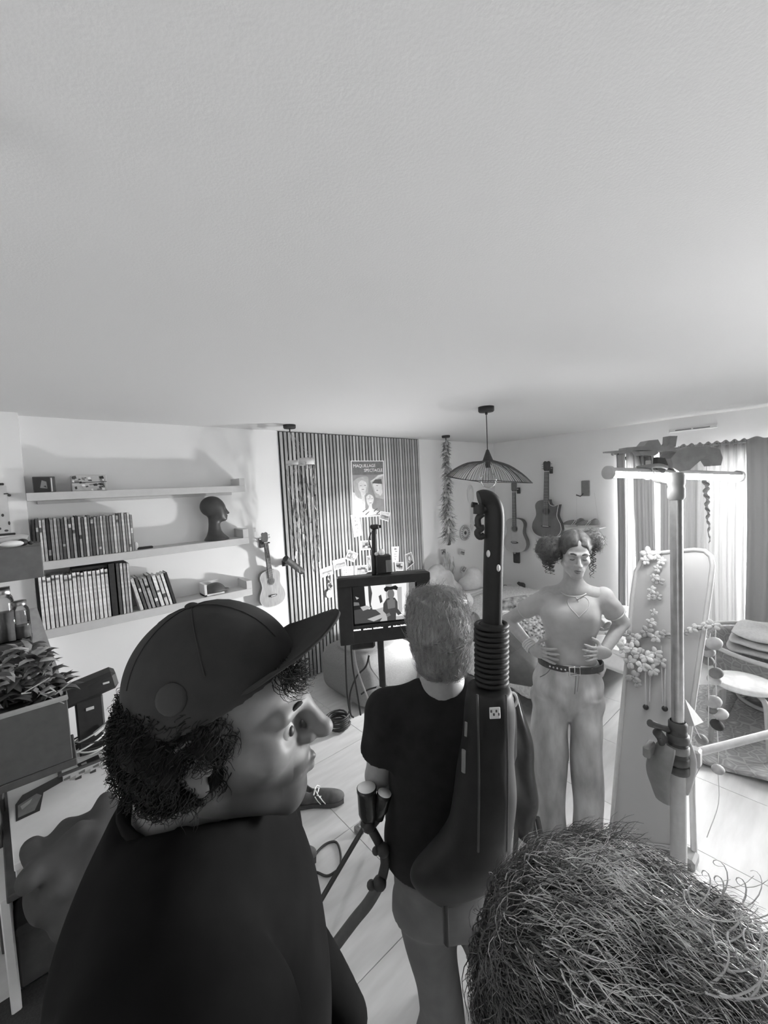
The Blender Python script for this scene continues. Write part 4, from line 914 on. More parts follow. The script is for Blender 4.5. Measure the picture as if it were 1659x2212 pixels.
mi = thing('standing_mirror', 'tall pale standing mirror with rounded top, draped with flower garlands', 'mirror', BL)
g = G(); g.prism(outl, .022, TM, -.022); part('back_panel', g, m_lgrey, mi)
cxm = sum(p[0] for p in outl) / len(outl); cym = sum(p[1] for p in outl) / len(outl)
g = G(); g.flat([((x - cxm) * .95 + cxm, (y - cym) * .985 + cym) for x, y in outl], .003, TM); part('mirror_face', g, M('hazed_mirror', .46, .35, metal=.25, var=.03, scale=4), mi)
g = G(); g.tube([TM @ V((x, y, .002)) for x, y in outl], .012, 8, closed=True); part('frame', g, m_lgrey, mi)
lg0 = on_plane(1492, 1600, BL + FW * .06, FW); lg1 = onF(1500, 1872, .0)
g = G(); g.tube([lg0, lg1 + V((0, 0, .01))], .014, 10); part('leg', g, m_lgrey, mi)
q = onF(1452, 1850, .0); g = G(); g.bbox(q + V((0, 0, .035)), (.10, .20, .06), .012); part('foot', g, m_grey, mi)
m_pet = [M('petal_%d' % i, v, .7, var=.1) for i, v in enumerate((.70, .52, .34))]
fl_ = thing('flower_garland', 'pale cloth flower garland wound over and across the standing mirror', 'garland', TM @ V((cxm, cym, .03)))
r = random.Random(4)
def mpt(x, y, o): a, b = mp(x, y); return TM @ V((a, b, o))
def petals(c, rad, m, n=5):
    g = G(); u, v_, w = hz_, ev, hz_.cross(ev); w = w if w.dot(FW) < 0 else -w; tilt = r.uniform(-.5, .5)
    for k in range(n):
        a = 2 * pi * k / n + r.random(); d = (u * math.cos(a) + v_ * math.sin(a)); s_ = (v_ * math.cos(a) - u * math.sin(a)); up = w * (rad * (.25 + .3 * r.random() + tilt * math.cos(a)))
        R_ = Matrix((d, s_, d.cross(s_))).transposed(); g.ell(c + d * rad * .55 + up * .4, (rad * .55, rad * .38, rad * .16), 8, 5, None, R_)
    g.ell(c + w * rad * .25, (rad * .2,) * 3, 6, 4); part('flower', g, m, fl_)
vine = [(1318, 1376), (1350, 1372), (1385, 1378), (1420, 1372), (1460, 1372), (1500, 1362), (1540, 1354), (1554, 1350)]
g = G(); g.tube(bez([mpt(x, y, .03) for x, y in vine], 6), .006, 6); part('vine', g, m_grey, fl_)
for x, y, rr_, t in [(1322, 1372, .026, 2), (1362, 1372, .030, 2), (1378, 1382, .034, 1), (1402, 1366, .034, 2), (1420, 1376, .032, 1), (1440, 1372, .026, 2), (1480, 1366, .022, 2), (1500, 1358, .026, 1), (1520, 1354, .022, 1), (1543, 1351, .030, 1),
                     (1352, 1395, .030, 1), (1368, 1402, .036, 0), (1384, 1412, .034, 1), (1402, 1420, .036, 0), (1420, 1412, .034, 1), (1390, 1440, .030, 0), (1412, 1446, .034, 1), (1430, 1430, .030, 1), (1366, 1430, .034, 1), (1372, 1462, .036, 2), (1380, 1474, .024, 2),
                     (1404, 1198, .040, 0), (1420, 1200, .030, 0), (1398, 1212, .026, 0), (1432, 1214, .024, 0), (1424, 1230, .022, 1), (1418, 1250, .024, 1), (1428, 1256, .028, 2), (1412, 1276, .024, 1), (1422, 1290, .026, 2), (1410, 1292, .02, 1), (1416, 1324, .02, 1), (1410, 1346, .026, 1)]:
    petals(mpt(x, y, .03), rr_, m_pet[t])
for x, y in ((1347, 1325), (1343, 1345), (1338, 1366), (1346, 1360), (1352, 1338), (1341, 1386), (1349, 1402)):
    c = mpt(x, y, .03); petals(c, .028, m_pet[0])
for x0_, y0_, x1_, y1_, dk in ((1397, 1425, 1398, 1522, 1), (1408, 1440, 1406, 1515, 0), (1431, 1395, 1434, 1520, 0), (1440, 1430, 1439, 1525, 1)):
    g = G(); a, b = mpt(x0_, y0_, .025), mpt(x1_, y1_, .025); g.cyl(a, b, .0035, n=6); part('ribbon', g, m_lgrey, fl_)
    if dk: g = G(); g.ell(b - V((0, 0, .012)), (.014, .014, .014), 10, 6); part('dark_bead', g, m_black, fl_)
# felt balls on threads at the mirror's right
D3 = 2.1
fb = thing('felt_ball_garland', 'string of grey felt balls and discs hanging right of the mirror', 'garland', at(1542, 1372, D3))
tn = [M('felt_%d' % i, v, .9, var=.15) for i, v in enumerate((.03, .20, .34, .50))]
balls = [(1542, 1390, 16, 2), (1525, 1396, 12, 1), (1530, 1409, 13, 2), (1528, 1426, 13, 1), (1547, 1454, 14, 1), (1543, 1468, 14, 3), (1541, 1516, 16, 2), (1539, 1533, 11, 1), (1557, 1542, 14, 3), (1549, 1566, 13, 0), (1516, 1597, 12, 1), (1551, 1662, 12, 2)]
for x, y, rp, t in balls:
    c = at(x, y, D3 + r.uniform(-.03, .03)); k = rp * D3 / FPX; g = G(); g.ell(c, (k, k, k * .8), 14, 9, None, Matrix.Rotation(r.uniform(-.5, .5), 3, 'X')); part('felt_ball', g, tn[t], fb)
for pl in ([(1535, 1368), (1531, 1396), (1530, 1440), (1531, 1510), (1530, 1570)], [(1546, 1356), (1545, 1395), (1546, 1450), (1548, 1520), (1549, 1566)], [(1548, 1566), (1552, 1620), (1551, 1662), (1552, 1735), (1530, 1800), (1510, 1858)], [(1500, 1568), (1512, 1592), (1524, 1604)]):
    g = G(); g.tube(bez([at(x, y, D3) for x, y in pl], 4), .0022, 5); part('thread', g, m_pale, fb)

# ------------------------------------------------------------------ stool, armchair, blankets, rug by the window
c = V((3.59, .47, 0)); st = thing('white_stool', 'round white stool with bent pale legs standing on the patterned rug', 'stool', c)
T = Matrix.Translation(c)
g = G(); g.lathe([(0, .455), (.150, .455), (.172, .448), (.176, .438), (.172, .425), (.15, .418), (0, .418)], 40, T); part('seat', g, M('stool_white', .82, .3), st)
for k in range(4):
    a = k * pi / 2 + .75; d = V((math.cos(a), math.sin(a), 0)); g = G(); g.tube(bez([c + d * .05 + V((0, 0, .41)), c + d * .15 + V((0, 0, .405)), c + d * .185 + V((0, 0, .36)), c + d * .20 + V((0, 0, .2)), c + d * .215 + V((0, 0, .02))], 5), .019, 8, flat=.6); part('leg', g, m_lgrey, st)
c = V((3.72, .60, .008)); g = G(); r = random.Random(8)
def rugf(u, v_):
    a = 2 * pi * u; rad = .62 * v_ * (1 + .05 * math.sin(3 * a + 1) + .03 * math.sin(7 * a)); return (c.x + rad * math.cos(a), c.y + rad * math.sin(a), c.z + .006 + .012 * v_ ** 6 * (1 + math.sin(9 * a)))
g.sheet(rugf, 64, 10, .008)
mr_ = bpy.data.materials.new('rug_pattern'); mr_.use_nodes = True; nt = mr_.node_tree; b = nt.nodes['Principled BSDF']; b.inputs['Roughness'].default_value = .9
vo = nt.nodes.new('ShaderNodeTexVoronoi'); vo.feature = 'DISTANCE_TO_EDGE'; vo.inputs['Scale'].default_value = 15; tc = nt.nodes.new('ShaderNodeTexCoord'); cr = nt.nodes.new('ShaderNodeValToRGB')
for e, (p, v) in zip([cr.color_ramp.elements[0], cr.color_ramp.elements[1], cr.color_ramp.elements.new(.12), cr.color_ramp.elements.new(.3)], ((0, .44), (1, .34), (.10, .28), (.3, .36))): e.position = p; e.color = (v, v, v, 1)
nt.links.new(tc.outputs['Object'], vo.inputs['Vector']); nt.links.new(vo.outputs['Distance'], cr.inputs[0]); nt.links.new(cr.outputs[0], b.inputs['Base Color'])
solo('patterned_rug', g, mr_, 'round grey rug with leaf pattern under the white stool', 'rug')
c = V((4.36, .36, .024)); ch = thing('basket_chair', 'low round basket chair with patterned lining by the window drape', 'chair', c)
s = SDF((-.55, -.55, 0), (.55, .55, .62), .014); s.stack([(.10, 0, 0, .26, .26), (.2, 0, 0, .40, .40), (.35, 0, 0, .47, .47), (.47, 0, 0, .50, .50)], .01).ell((0, 0, .56), (.46, .46, .34), .02, sub=True)
o = link('seat_bowl', s.mesh('seat_bowl', mr_, Matrix.Translation(c)), ch)
g = G(); g.tube([c + V((.5 * math.cos(a), .5 * math.sin(a), .47 + .03 * math.sin(a))) for a in [k * pi / 20 for k in range(40)]], .018, 8, closed=True); part('rim', g, m_pale, ch)
g = G(); g.tube([c + V((.25 * math.cos(a), .25 * math.sin(a), .02)) for a in [k * pi / 14 for k in range(28)]], .016, 8, closed=True); part('base_ring', g, m_lgrey, ch)
for k in range(6):
    a = k * pi / 3; g = G(); g.tube(bez([c + V((.25 * math.cos(a), .25 * math.sin(a), .02)), c + V((.20 * math.cos(a), .20 * math.sin(a), .07)), c + V((.27 * math.cos(a), .27 * math.sin(a), .13))], 4), .012, 6); part('support', g, m_lgrey, ch)
for i, (z, v, nm) in enumerate(((.47, .62, 'lowest of the three'), (.53, .70, 'middle one of the three'), (.59, .74, 'topmost of the three'))):
    g = G(); rx, ry = .30 - .02 * i, .33 - .015 * i; ph = i * 1.3
    g.grid(lambda u, w, z=z, rx=rx, ry=ry, ph=ph: (c.x + rx * (1 - .06 * math.cos(2 * pi * w * .5)) * abs(math.cos(2 * pi * u)) ** .5 * (1 if math.cos(2 * pi * u) > 0 else -1) * math.sin(pi * w) ** .35, c.y - .02 + ry * abs(math.sin(2 * pi * u)) ** .5 * (1 if math.sin(2 * pi * u) > 0 else -1) * math.sin(pi * w) ** .35, z - .026 * math.cos(pi * w) + .007 * math.sin(5 * u * 2 * pi + ph)), 40, 12, wrap=True)
    solo('folded_blanket', g, M('blanket_%d' % i, v, .9, var=.08, scale=60, bump=.1), 'pale folded blanket on the basket chair, %s stacked there' % nm, 'blanket', 'folded blankets on the basket chair')

# ------------------------------------------------------------------ bed, cushions, clothes
bx0, bx1, by0, by1, bz = 2.85, 4.85, 1.42, 3.08, .46
bd = thing('bed', 'wide bed under a pale quilted cover, behind the standing woman', 'bed', ((bx0 + bx1) / 2, (by0 + by1) / 2, 0))
g = G(); g.bbox(((bx0 + bx1) / 2, (by0 + by1) / 2, .20), (bx1 - bx0 - .06, by1 - by0 - .06, .14), .02); part('frame', g, m_dark, bd)
g = G(); g.bbox(((bx0 + bx1) / 2, (by0 + by1) / 2, .35), (bx1 - bx0 - .02, by1 - by0 - .02, .16), .05); part('mattress', g, m_white2, bd)
for sx in (bx0 + .1, bx1 - .1):
    for sy in (by0 + .1, by1 - .1):
        g = G(); g.cyl((sx, sy, 0), (sx, sy, .14), .025, n=12); part('leg', g, m_dark, bd)
def quilt(u, v_):
    ex = .24; U = -ex + (bx1 - bx0 + 2 * ex) * u; W = -ex + (by1 - by0 + 2 * ex) * v_; L, H = bx1 - bx0, by1 - by0
    ox = max(0, -U) + max(0, U - L); oy = max(0, -W) + max(0, W - H); o = max(ox, oy)
    q = abs(math.sin((U + W) * 22)) ** .5 * abs(math.sin((U - W) * 22)) ** .5
    x = bx0 + min(max(U, -.02 - .06 * (ox > 0) * min(1, ox * 8)), L + .02 + .02 * (ox > 0)); y = by0 + min(max(W, -.02 - .02 * (oy > 0)), H + .02)
    if o > 0: w_ = .018 * math.sin(14 * (U if oy > ox else W) + 2) * min(1, o * 6); (x, y) = (x, y + w_) if oy > ox else (x + w_, y)
    return (x, y, bz - o + .014 * q + .02 * math.sin(2.3 * U + 1) * math.sin(3 * W))
m_quilt = M('quilt_cloth', .60, .85, var=.20, scale=45, bump=.1)
g = G(); g.sheet(quilt, 96, 84, .014); part('quilt', g, m_quilt, bd)
def cushion(name, label, c, d, rot, m, cat='cushion', grp='cushions on the bed', p=2.6):
    g = G(); R = Matrix.Rotation(rot[2], 3, 'Z') @ Matrix.Rotation(rot[1], 3, 'Y') @ Matrix.Rotation(rot[0], 3, 'X')
    def sg(x, e): return math.copysign(abs(x) ** e, x)
    def f(u, w):
        a, b_ = 2 * pi * u, pi * (w - .5); e = .45
        x, y = sg(math.cos(a), e) * math.cos(b_) ** .5, sg(math.sin(a), e) * math.cos(b_) ** .5; z = math.sin(b_) * (1 - .55 * max(abs(x), abs(y)) ** 3)
        return V(c) + R @ V((x * d[0] / 2, y * d[1] / 2, z * d[2] / 2))
    g.grid(f, 36, 16, wrap=True); return solo(name, g, m, label, cat, grp)
m_flo = M('floral_print', .32, .85, var=.75, scale=22, detail=2); m_dot = M('dotted_print', .30, .85, var=.9, scale=45, detail=1)
cushion('cushion', 'floral print cushion left of the woman, highest of the bed cushions', at(1140, 1335, 3.55), (.50, .40, .16), (1.1, 0, -.5), m_flo)
cushion('cushion', 'pale striped cushion seen under the woman raised left elbow', at(1118, 1368, 3.2), (.42, .36, .18), (.9, .2, -.6), M('striped_cushion', .62, .85, var=.4, scale=8, stretch=(1, 12, 1), detail=0))
cushion('cushion', 'small dark dotted cushion right against the woman waist', at(1155, 1378, 3.1), (.36, .32, .16), (1.0, 0, -.5), m_dot)
cushion('cushion', 'dark grey cushion lying on the quilt beside the ribbed arm sleeve', at(1108, 1418, 2.9), (.44, .40, .18), (.7, .2, -.8), m_dark)
cushion('pillow', 'white pillow lying on the bed right of the woman', at(1330, 1368, 3.4), (.60, .40, .20), (.2, 0, -.3), m_white2, 'pillow')
cushion('pillow', 'pale pillow near the mirror edge, nearest on the bed', at(1325, 1412, 3.0), (.46, .36, .16), (.2, 0, .2), m_pale, 'pillow')
g = G(); r = random.Random(2)
cf = at(1300, 1362, 3.1)
for k in range(9):
    a = k * 2.4; d = V((math.cos(a), math.sin(a), .4 + .2 * (k % 3))).normalized(); u = basis(d)[0]; g.ell(cf + d * .05, (.05, .03, .012), 8, 5, None, Matrix((d, u, d.cross(u))).transposed())
solo('cloth_flower', g, m_grey, 'dark cloth flower lying on the bed beside the woman arm', 'flower')
g = G(); zq = bz + .03; g.bbox(at(1335, 1395, 3.0), (.34, .24, .05), .02); solo('folded_throw', g, m_pale, 'pale folded throw on the bed between the pillows', 'blanket')
# pale clothes heaped over a chest against the back wall
cb = V((4.05, 3.36, 0)); cs = thing('low_chest', 'low white chest against the back wall carrying heaped pale clothes', 'chest', cb)
g = G(); g.bbox(cb + V((0, 0, .27)), (1.3, .36, .46), .01); part('body', g, m_white2, cs)
for s_ in (-1, 1):
    g = G(); g.bbox(cb + V((s_ * .32, -.185, .28)), (.60, .014, .38), .004); part('drawer', g, m_white, cs)
    g = G(); g.tube([cb + V((s_ * .32 - .06, -.19, .30)), cb + V((s_ * .32 - .06, -.215, .30)), cb + V((s_ * .32 + .06, -.215, .30)), cb + V((s_ * .32 + .06, -.19, .30))], .005, 6); part('handle', g, m_steel, cs)
    for k in (-1, 1):
        g = G(); g.cyl(cb + V((s_ * .58, k * .12, 0)), cb + V((s_ * .58, k * .12, .05)), .02, n=10); part('foot', g, m_lgrey, cs)
def heap(lab, c, prims, m, h=.012, seed=0, name='clothes_heap'):
    ext = max(max(abs(x) for x in p[0]) + max(p[1]) for p in prims) + .05; s = SDF((-ext,) * 3, (ext,) * 3, h)
    for cc, rr_, k in prims: s.ell(cc, rr_, k)
    s.warp(lambda X, Y, Z: .010 * np.sin(22 * X + 9 * Z + seed) * np.sin(17 * Z + 11 * Y + 2 * seed) + .006 * np.sin(41 * X - 25 * Z)); s.cut(lambda X, Y, Z: -Z - .0)
    o = link(name, s.mesh(name, m, Matrix.Translation(c))); o['label'] = lab; o['category'] = 'clothes'; return o
heap('pale grey clothes heaped high behind the head with the messy bun', V((3.72, 3.34, .50)), [((0, 0, .1), (.26, .15, .16), .05), ((-.05, 0, .26), (.15, .11, .17), .06), ((.07, -.02, .22), (.13, .11, .13), .05), ((.18, 0, .08), (.18, .14, .10), .05)], M('pale_cloth', .50, .85, var=.15, scale=10))
heap('white soft cloth bundle beside the dark camera arm', V((4.35, 3.34, .50)), [((0, 0, .06), (.22, .14, .12), .05), ((.05, 0, .16), (.12, .10, .10), .05)], M('white_cloth', .76, .85, var=.05), seed=2)
hp = onB(1008, 1272, .25); g = G(); g.tube([hp + V((.10 * math.cos(a), 0, .08 * math.sin(a))) for a in [k * pi / 12 for k in range(25)]], .006, 6, closed=True); solo('thin_hoop', g, m_grey, 'thin dark hoop standing among the pale clothes', 'hoop')
heap('white shirt sleeves spilling down the bed edge behind the messy bun', V((3.35, 2.95, .475)), [((0, 0, .04), (.30, .18, .08), .05), ((.2, -.05, .1), (.18, .12, .10), .06), ((-.2, -.16, .02), (.16, .14, .06), .05)], M('shirt_cloth', .70, .85, var=.08), seed=4)
# added unseen lamp on the bed, lighting the wall and throwing the ukulele's shadow
lc = V((2.86, 2.36, .66)); ld = (V((1.55, 3.6, 1.02)) - lc).normalized(); u, v_, w = ld.cross(V((0, 0, 1))).normalized(), None, ld; v_ = w.cross(u); Tl = frame(lc, u, v_, w)
lp = thing('added_light_panel', 'small added light panel hidden on the bed behind the messy bun, aimed at the ukulele wall', 'lamp', lc - V((0, 0, .12)))
g = G(); g.bbox((0, 0, -.012), (.13, .10, .022), .004, Tl); part('housing', g, m_black, lp)  # housing of the added light panel
g = G(); g.bbox((0, 0, .001), (.11, .08, .004), .001, Tl); part('diffuser', g, emis('added_panel_glow', 1, 300), lp)
g = G(); g.cyl(lc - V((0, 0, .05)) - ld * .02, lc - V((0, 0, .11)) - ld * .02, .008, n=10); g.lathe([(0, 0), (.05, 0), (.05, .012), (0, .014)], 20, Matrix.Translation(lc - V((0, 0, .125)) - ld * .02)); part('foot', g, m_black, lp)
# dark clutter at the bed's left
heap('black and white crumpled garments on the bed behind the monitor', V((2.97, 2.50, .475)), [((0, 0, .05), (.22, .16, .08), .04), ((.12, -.08, .08), (.14, .10, .09), .04), ((-.12, .1, .06), (.14, .12, .08), .04)], M('black_white_print', .16, .8, var=.95, scale=5, detail=1), seed=1)
heap('dark folded cloth at the bed corner under the monitor', V((3.02, 2.18, .475)), [((0, 0, .02), (.16, .22, .05), .03), ((.05, -.1, .04), (.12, .1, .05), .03)], m_dark, seed=3)
# white electric guitar body behind the bed
T = FR((XR - .10, 0, 0)); o0 = onR(1095, 1330, .12)
hp_ = [(-.14, -.02), (-.16, .08), (-.10, .15), (-.13, .24), (-.12, .33), (-.06, .36), (-.03, .30), (.0, .29), (.05, .31), (.08, .40), (.11, .36), (.12, .25), (.10, .17), (.16, .08), (.14, -.02), (.0, -.06)]
eg = thing('electric_guitar', 'white horned electric guitar body half hidden behind the camera arm', 'guitar', (XR - .1, o0.y, o0.z))
g = G(); g.prism([tuple(p[:2]) for p in bez([(x - o0.y, y + o0.z - .18, 0) for x, y in hp_ + hp_[:1]], 4)[:-1]], .04, T); part('body', g, m_white, eg)
g = G(); g.bbox((-o0.y - .0, o0.z + .0, .045), (.10, .05, .012), .004, T); part('pickup', g, m_black, eg)
g = G(); g.bbox((-o0.y, o0.z + .28, .04), (.05, .40, .02), .004, T); part('neck', g, m_grey, eg)
a = onR(1128, 1270, .08); g = G(); g.bbox(a, (.05, .10, .16), .02); g.bbox(a + V((0, .05, .06)), (.05, .06, .05), .02); solo('dark_wall_hook', g, m_dark, 'dark hook on the right wall just over the woman left sleeve', 'hook')

# ------------------------------------------------------------------ pouf, monitor, cables
pc_ = V((2.28, 2.98, 0))
s = SDF((-.45, -.45, -.02), (.45, .45, .50), .012); s.box((0, 0, .23), (.72, .70, .44), .13, .01).ell((0, 0, .47), (.30, .28, .03), .04).cut(lambda X, Y, Z: .01 - Z)
pf = thing('pouf', 'grey upholstered pouf on the floor behind the monitor stand', 'pouf', pc_)
link('seat', s.mesh('seat', M('pouf_cloth', .19, .85, var=.1, scale=90, bump=.1), Matrix.Translation(pc_)), pf)
for s_ in (-1, 1):
    g = G(); g.bbox(pc_ + V((s_ * .22, 0, .008)), (.06, .5, .016), .003); part('glide', g, m_dark, pf)
cushion('cushion', 'small round dark cushion lying on the pouf behind the cables', pc_ + V((.16, -.05, .54)), (.30, .26, .15), (.2, .1, .4), m_dark, grp='cushions on the pouf')
DM = 1.93
mc = at(829, 1312, DM); ru = (RX * math.cos(.17) + FW * math.sin(.17)); ru.normalize(); mn = ru.cross(V((0, 0, 1)))     # screen right, screen normal towards camera
mo_ = thing('field_monitor', 'black field monitor with deep bezel showing the woman on its screen', 'monitor', mc)
mo_['nrm'] = tuple(mn); TMn = frame(mc, ru, (0, 0, 1), mn)
def ml(x, y): q = on_plane(x, y, mc, mn) - mc; return (q.dot(ru), q.z)
OQ = [ml(*p) for p in ((728, 1253), (926, 1231), (931, 1372), (735, 1393))]; SQ = [ml(*p) for p in ((763, 1272), (896, 1254), (899, 1331), (766, 1351))]
def wmean(Q): l = (Q[0][0] + Q[3][0]) / 2; r_ = (Q[1][0] + Q[2][0]) / 2; t = (Q[0][1] + Q[1][1]) / 2; b = (Q[2][1] + Q[3][1]) / 2; return l, r_, b, t
l, r1, b, t = wmean(OQ); g = G(); g.bbox(((l + r1) / 2, (b + t) / 2, -.03), (r1 - l, t - b, .06), .006, TMn); part('housing', g, m_blackg, mo_)
sl_, sr, sb, stp = wmean(SQ)
for c0, d0_ in ((((l + r1) / 2, (t + stp) / 2 + .004, .012), (r1 - l, t - stp - .008, .03)), (((l + r1) / 2, (b + sb) / 2 - .004, .006), (r1 - l, sb - b - .008, .012)), (((l + sl_) / 2 - .004, (b + t) / 2, .008), (sl_ - l - .008, t - b, .016)), (((r1 + sr) / 2 + .004, (b + t) / 2, .008), (r1 - sr - .008, t - b, .016))):
    g = G(); g.bbox(c0, d0_, .003, TMn); part('bezel', g, m_black, mo_)
g = G(); em = [emis('screen_%d' % i, 1, v, .01) for i, v in enumerate((.002, .014, .04, .11, .21))]
SR = [(sl_, stp), (sr, stp), (sr, sb), (sl_, sb)]
def sp_(pl, m, z): g.m = m; g.flat([bil(SR, *p) for p in pl], z, TMn)
sp_([(0, 0), (1, 0), (1, 1), (0, 1)], 3, .0012); sp_([(0, 0), (.18, 0), (.20, 1), (0, 1)], 0, .0014); sp_([(.18, 0), (.52, 0), (.52, .6), (.19, .7)], 4, .0015)
sp_([(.24, .0), (.28, .0), (.30, .2), (.27, .5), (.30, .7), (.26, .7), (.24, .4)], 1, .0017)
sp_([(.62, .0), (.86, 0), (.84, .9), (.66, .9)], 4, .0016); sp_([(.70, .1), (.78, .1), (.77, .8), (.71, .8)], 3, .0018); sp_([(.90, .0), (1, 0), (1, .95), (.86, .95)], 2, .0016); sp_([(.86, .15), (.90, .12), (.87, .85), (.83, .85)], 3, .0019)
sp_([(0, .62), (.12, .60), (.34, .66), (.46, .86), (.40, 1), (.0, 1)], 1, .0019); sp_([(.1, .55), (.2, .52), (.28, .6), (.14, .66)], 3, .0021); sp_([(.2, .9), (.42, .80), (.52, .86), (.3, .98)], 3, .0022); sp_([(.0, .4), (.08, .42), (.09, .5), (0, .5)], 2, .002); sp_([(.03, .25), (.09, .3), (.05, .34)], 3, .002)
sp_([(.40, .30), (.44, .26), (.46, .46), (.42, .50)], 1, .002)
sp_([(.47, .52), (.52, .40), (.57, .36), (.66, .38), (.70, .50), (.70, .70), (.76, .84), (.70, .88), (.67, .80), (.66, 1), (.52, 1), (.52, .84), (.46, .72)], 1, .0024); sp_([(.53, .44), (.60, .40), (.66, .44), (.66, .66), (.54, .68)], 2, .0026)
sp_(oval((.60, .27), (.055, .14)), 2, .0028); sp_([(.49, .10), (.53, .05), (.60, .07), (.68, .04), (.72, .10), (.70, .18), (.65, .15), (.57, .15), (.53, .20), (.50, .17)], 0, .003); sp_([(.585, .36), (.625, .36), (.635, .44), (.575, .44)], 2, .0027)
sp_([(.5, .82), (.56, .78), (.58, .86), (.52, .9)], 2, .0029)
part('screen_image', g, em, mo_)
lt2 = emis('screen_letters', 1, .5); r = random.Random(6)
q0, q1 = ml(757, 1362), ml(890, 1340)
def bar(x0_, x1_, z, hh, m=lt2):
    h = G(); h.flat([(x0_, z), (x1_, z), (x1_, z + hh), (x0_, z + hh)], .0135, TMn); return h
for grp_, (f0, f1) in enumerate(((.0, .16), (.20, .32), (.36, .50), (.60, .64), (.68, .78), (.80, 1.0))):
    x = q0[0] + (q1[0] - q0[0]) * f0; xe = q0[0] + (q1[0] - q0[0]) * f1; h = G()
    while x < xe:
        w = r.uniform(.003, .006); hh = r.uniform(.004, .007); h.flat([(x, q0[1] + .0), (x + w, q0[1]), (x + w, q0[1] + hh), (x, q0[1] + hh)], .0135, TMn); x += w + .0012
    part('status_marks', h, lt2, mo_)
l0 = at(822, 1390, DM + .03); ft = V((l0.x, l0.y, 0))
ms = thing('monitor_stand', 'black light stand carrying the field monitor, cables hanging along it', 'stand', ft)
g = G(); g.cyl(ft + V((0, 0, .3)), V((ft.x, ft.y, mc.z - .02)), .016, n=14); part('upper_tube', g, m_black, ms)
g = G(); g.cyl(ft + V((0, 0, .12)), ft + V((0, 0, .86)), .021, n=14); part('lower_tube', g, m_black, ms)
g = G(); g.bbox(ft + V((0, 0, .89)), (.055, .055, .09), .01); part('clamp', g, m_lgrey, ms)
for k in range(3):
    a = .9 + k * 2 * pi / 3; d = V((math.cos(a), math.sin(a), 0)); g = G(); g.tube([ft + V((0, 0, .42)), ft + d * .42 + V((0, 0, .02))], .011, 8); g.ell(ft + d * .42 + V((0, 0, .014)), .014, 8, 6); part('leg', g, m_black, ms)
# receiver, post and small lamp on top of the monitor
rp = thing('receiver_box', 'black box with pale side and small white object on top, above the monitor', 'receiver', at(830, 1238, DM + .02))
c = at(828, 1218, DM + .02); R3 = Matrix((ru, V((0, 0, 1)).cross(ru), V((0, 0, 1)))).transposed()
bh = 40 * DM / FPX; g = G(); g.bbox(c, (.072, .05, bh), .004, None, R3); part('body', g, m_black, rp)
g = G(); g.bbox(c + ru * .022 - V((0, 0, .008)) + mn * .026, (.028, .004, bh * .66), .002, None, R3); part('side_plate', g, m_grey, rp)
g = G(); p = c + V((0, 0, bh / 2 + .012)) - ru * .006; g.ell(p, (.018, .014, .018), 10, 7); g.ell(p - ru * .024 - V((0, 0, .006)), (.012, .01, .010), 8, 6); part('white_knob', g, m_paper, rp)
pp = thing('lamp_post', 'thin black post with swivel head rising above the monitor', 'post', at(806, 1240, DM + .03))
a, b = at(807, 1242, DM + .03), at(808, 1146, DM + .03); g = G(); g.cyl(a - V((0, 0, .05)), b, .012, n=10); part('post', g, m_black, pp)
g = G(); c2 = at(809, 1138, DM + .03); g.bbox(c2, (.042, .03, .022), .006, None, R3); g.cyl(c2 + ru * .012, c2 + ru * .030, .008, n=10); g.cyl(c2 - V((0, 0, .035)), c2, .010, n=8); part('head', g, m_black, pp)
g = G(); g.tube(bez([at(802, 1150, DM), at(797, 1165, DM), at(800, 1180, DM), at(805, 1190, DM)], 5), .003, 6); part('wire', g, m_black, pp)
# small work lamp behind the monitor, throwing a pool of light on the slats
wl = at(800, 1248, DM + .12); wp = onB(749, 1132, .02)
wk = thing('work_lamp', 'small black work lamp behind the monitor lighting the wood slats', 'lamp', wl)
g = G(); dq = (wp - wl).normalized(); u, v_, w = basis(dq); Tw = frame(wl, u, v_, w); g.lathe([(.0, -.05), (.018, -.05), (.020, -.01), (.026, .02), (.024, .02), (.018, -.005), (0, -.005)], 18, Tw); part('shell', g, m_black, wk)
g = G(); g.ell(wl + dq * .006, .012, 10, 7); part('bulb', g, emis('work_bulb', 1, 12), wk)
g = G(); g.tube([wl - dq * .05, wl - dq * .05 - V((0, 0, .06)), at(822, 1290, DM + .06)], .006, 6); part('arm', g, m_black, wk)
sp = bpy.data.lights.new('work_spot', 'SPOT'); sp.energy = 40; sp.spot_size = math.radians(19); sp.spot_blend = .9; sp.shadow_soft_size = .02
so = bpy.data.objects.new('work_spot', sp); COL.objects.link(so); so.location = wl + dq * .03; so.rotation_euler = dq.to_track_quat('-Z', 'Y').to_euler()
# round black spotlight tube before the slats
a, b = onB(617, 1207, .25), onB(652, 1234, .18); sp_t = thing('tube_spotlight', 'short dark cylinder spotlight at the left edge of the slats', 'lamp', a)
g = G(); d = (b - a).normalized(); g.cyl(a, b, .030, n=20); part('tube', g, m_dark, sp_t)
g = G(); g.cyl(a - d * .004, a, .031, n=20); g.cyl(b, b + d * .004, .031, n=20); part('end_ring', g, m_black, sp_t)
g = G(); mid_ = (a + b) / 2; g.tube([mid_ + V((0, .02, 0)), V((mid_.x, YB - .06, mid_.z)), V((mid_.x, YB - .024, mid_.z))], .008, 8); g.bbox((mid_.x, YB - .03, mid_.z), (.06, .012, .06), .004); part('wall_arm', g, m_black, sp_t)
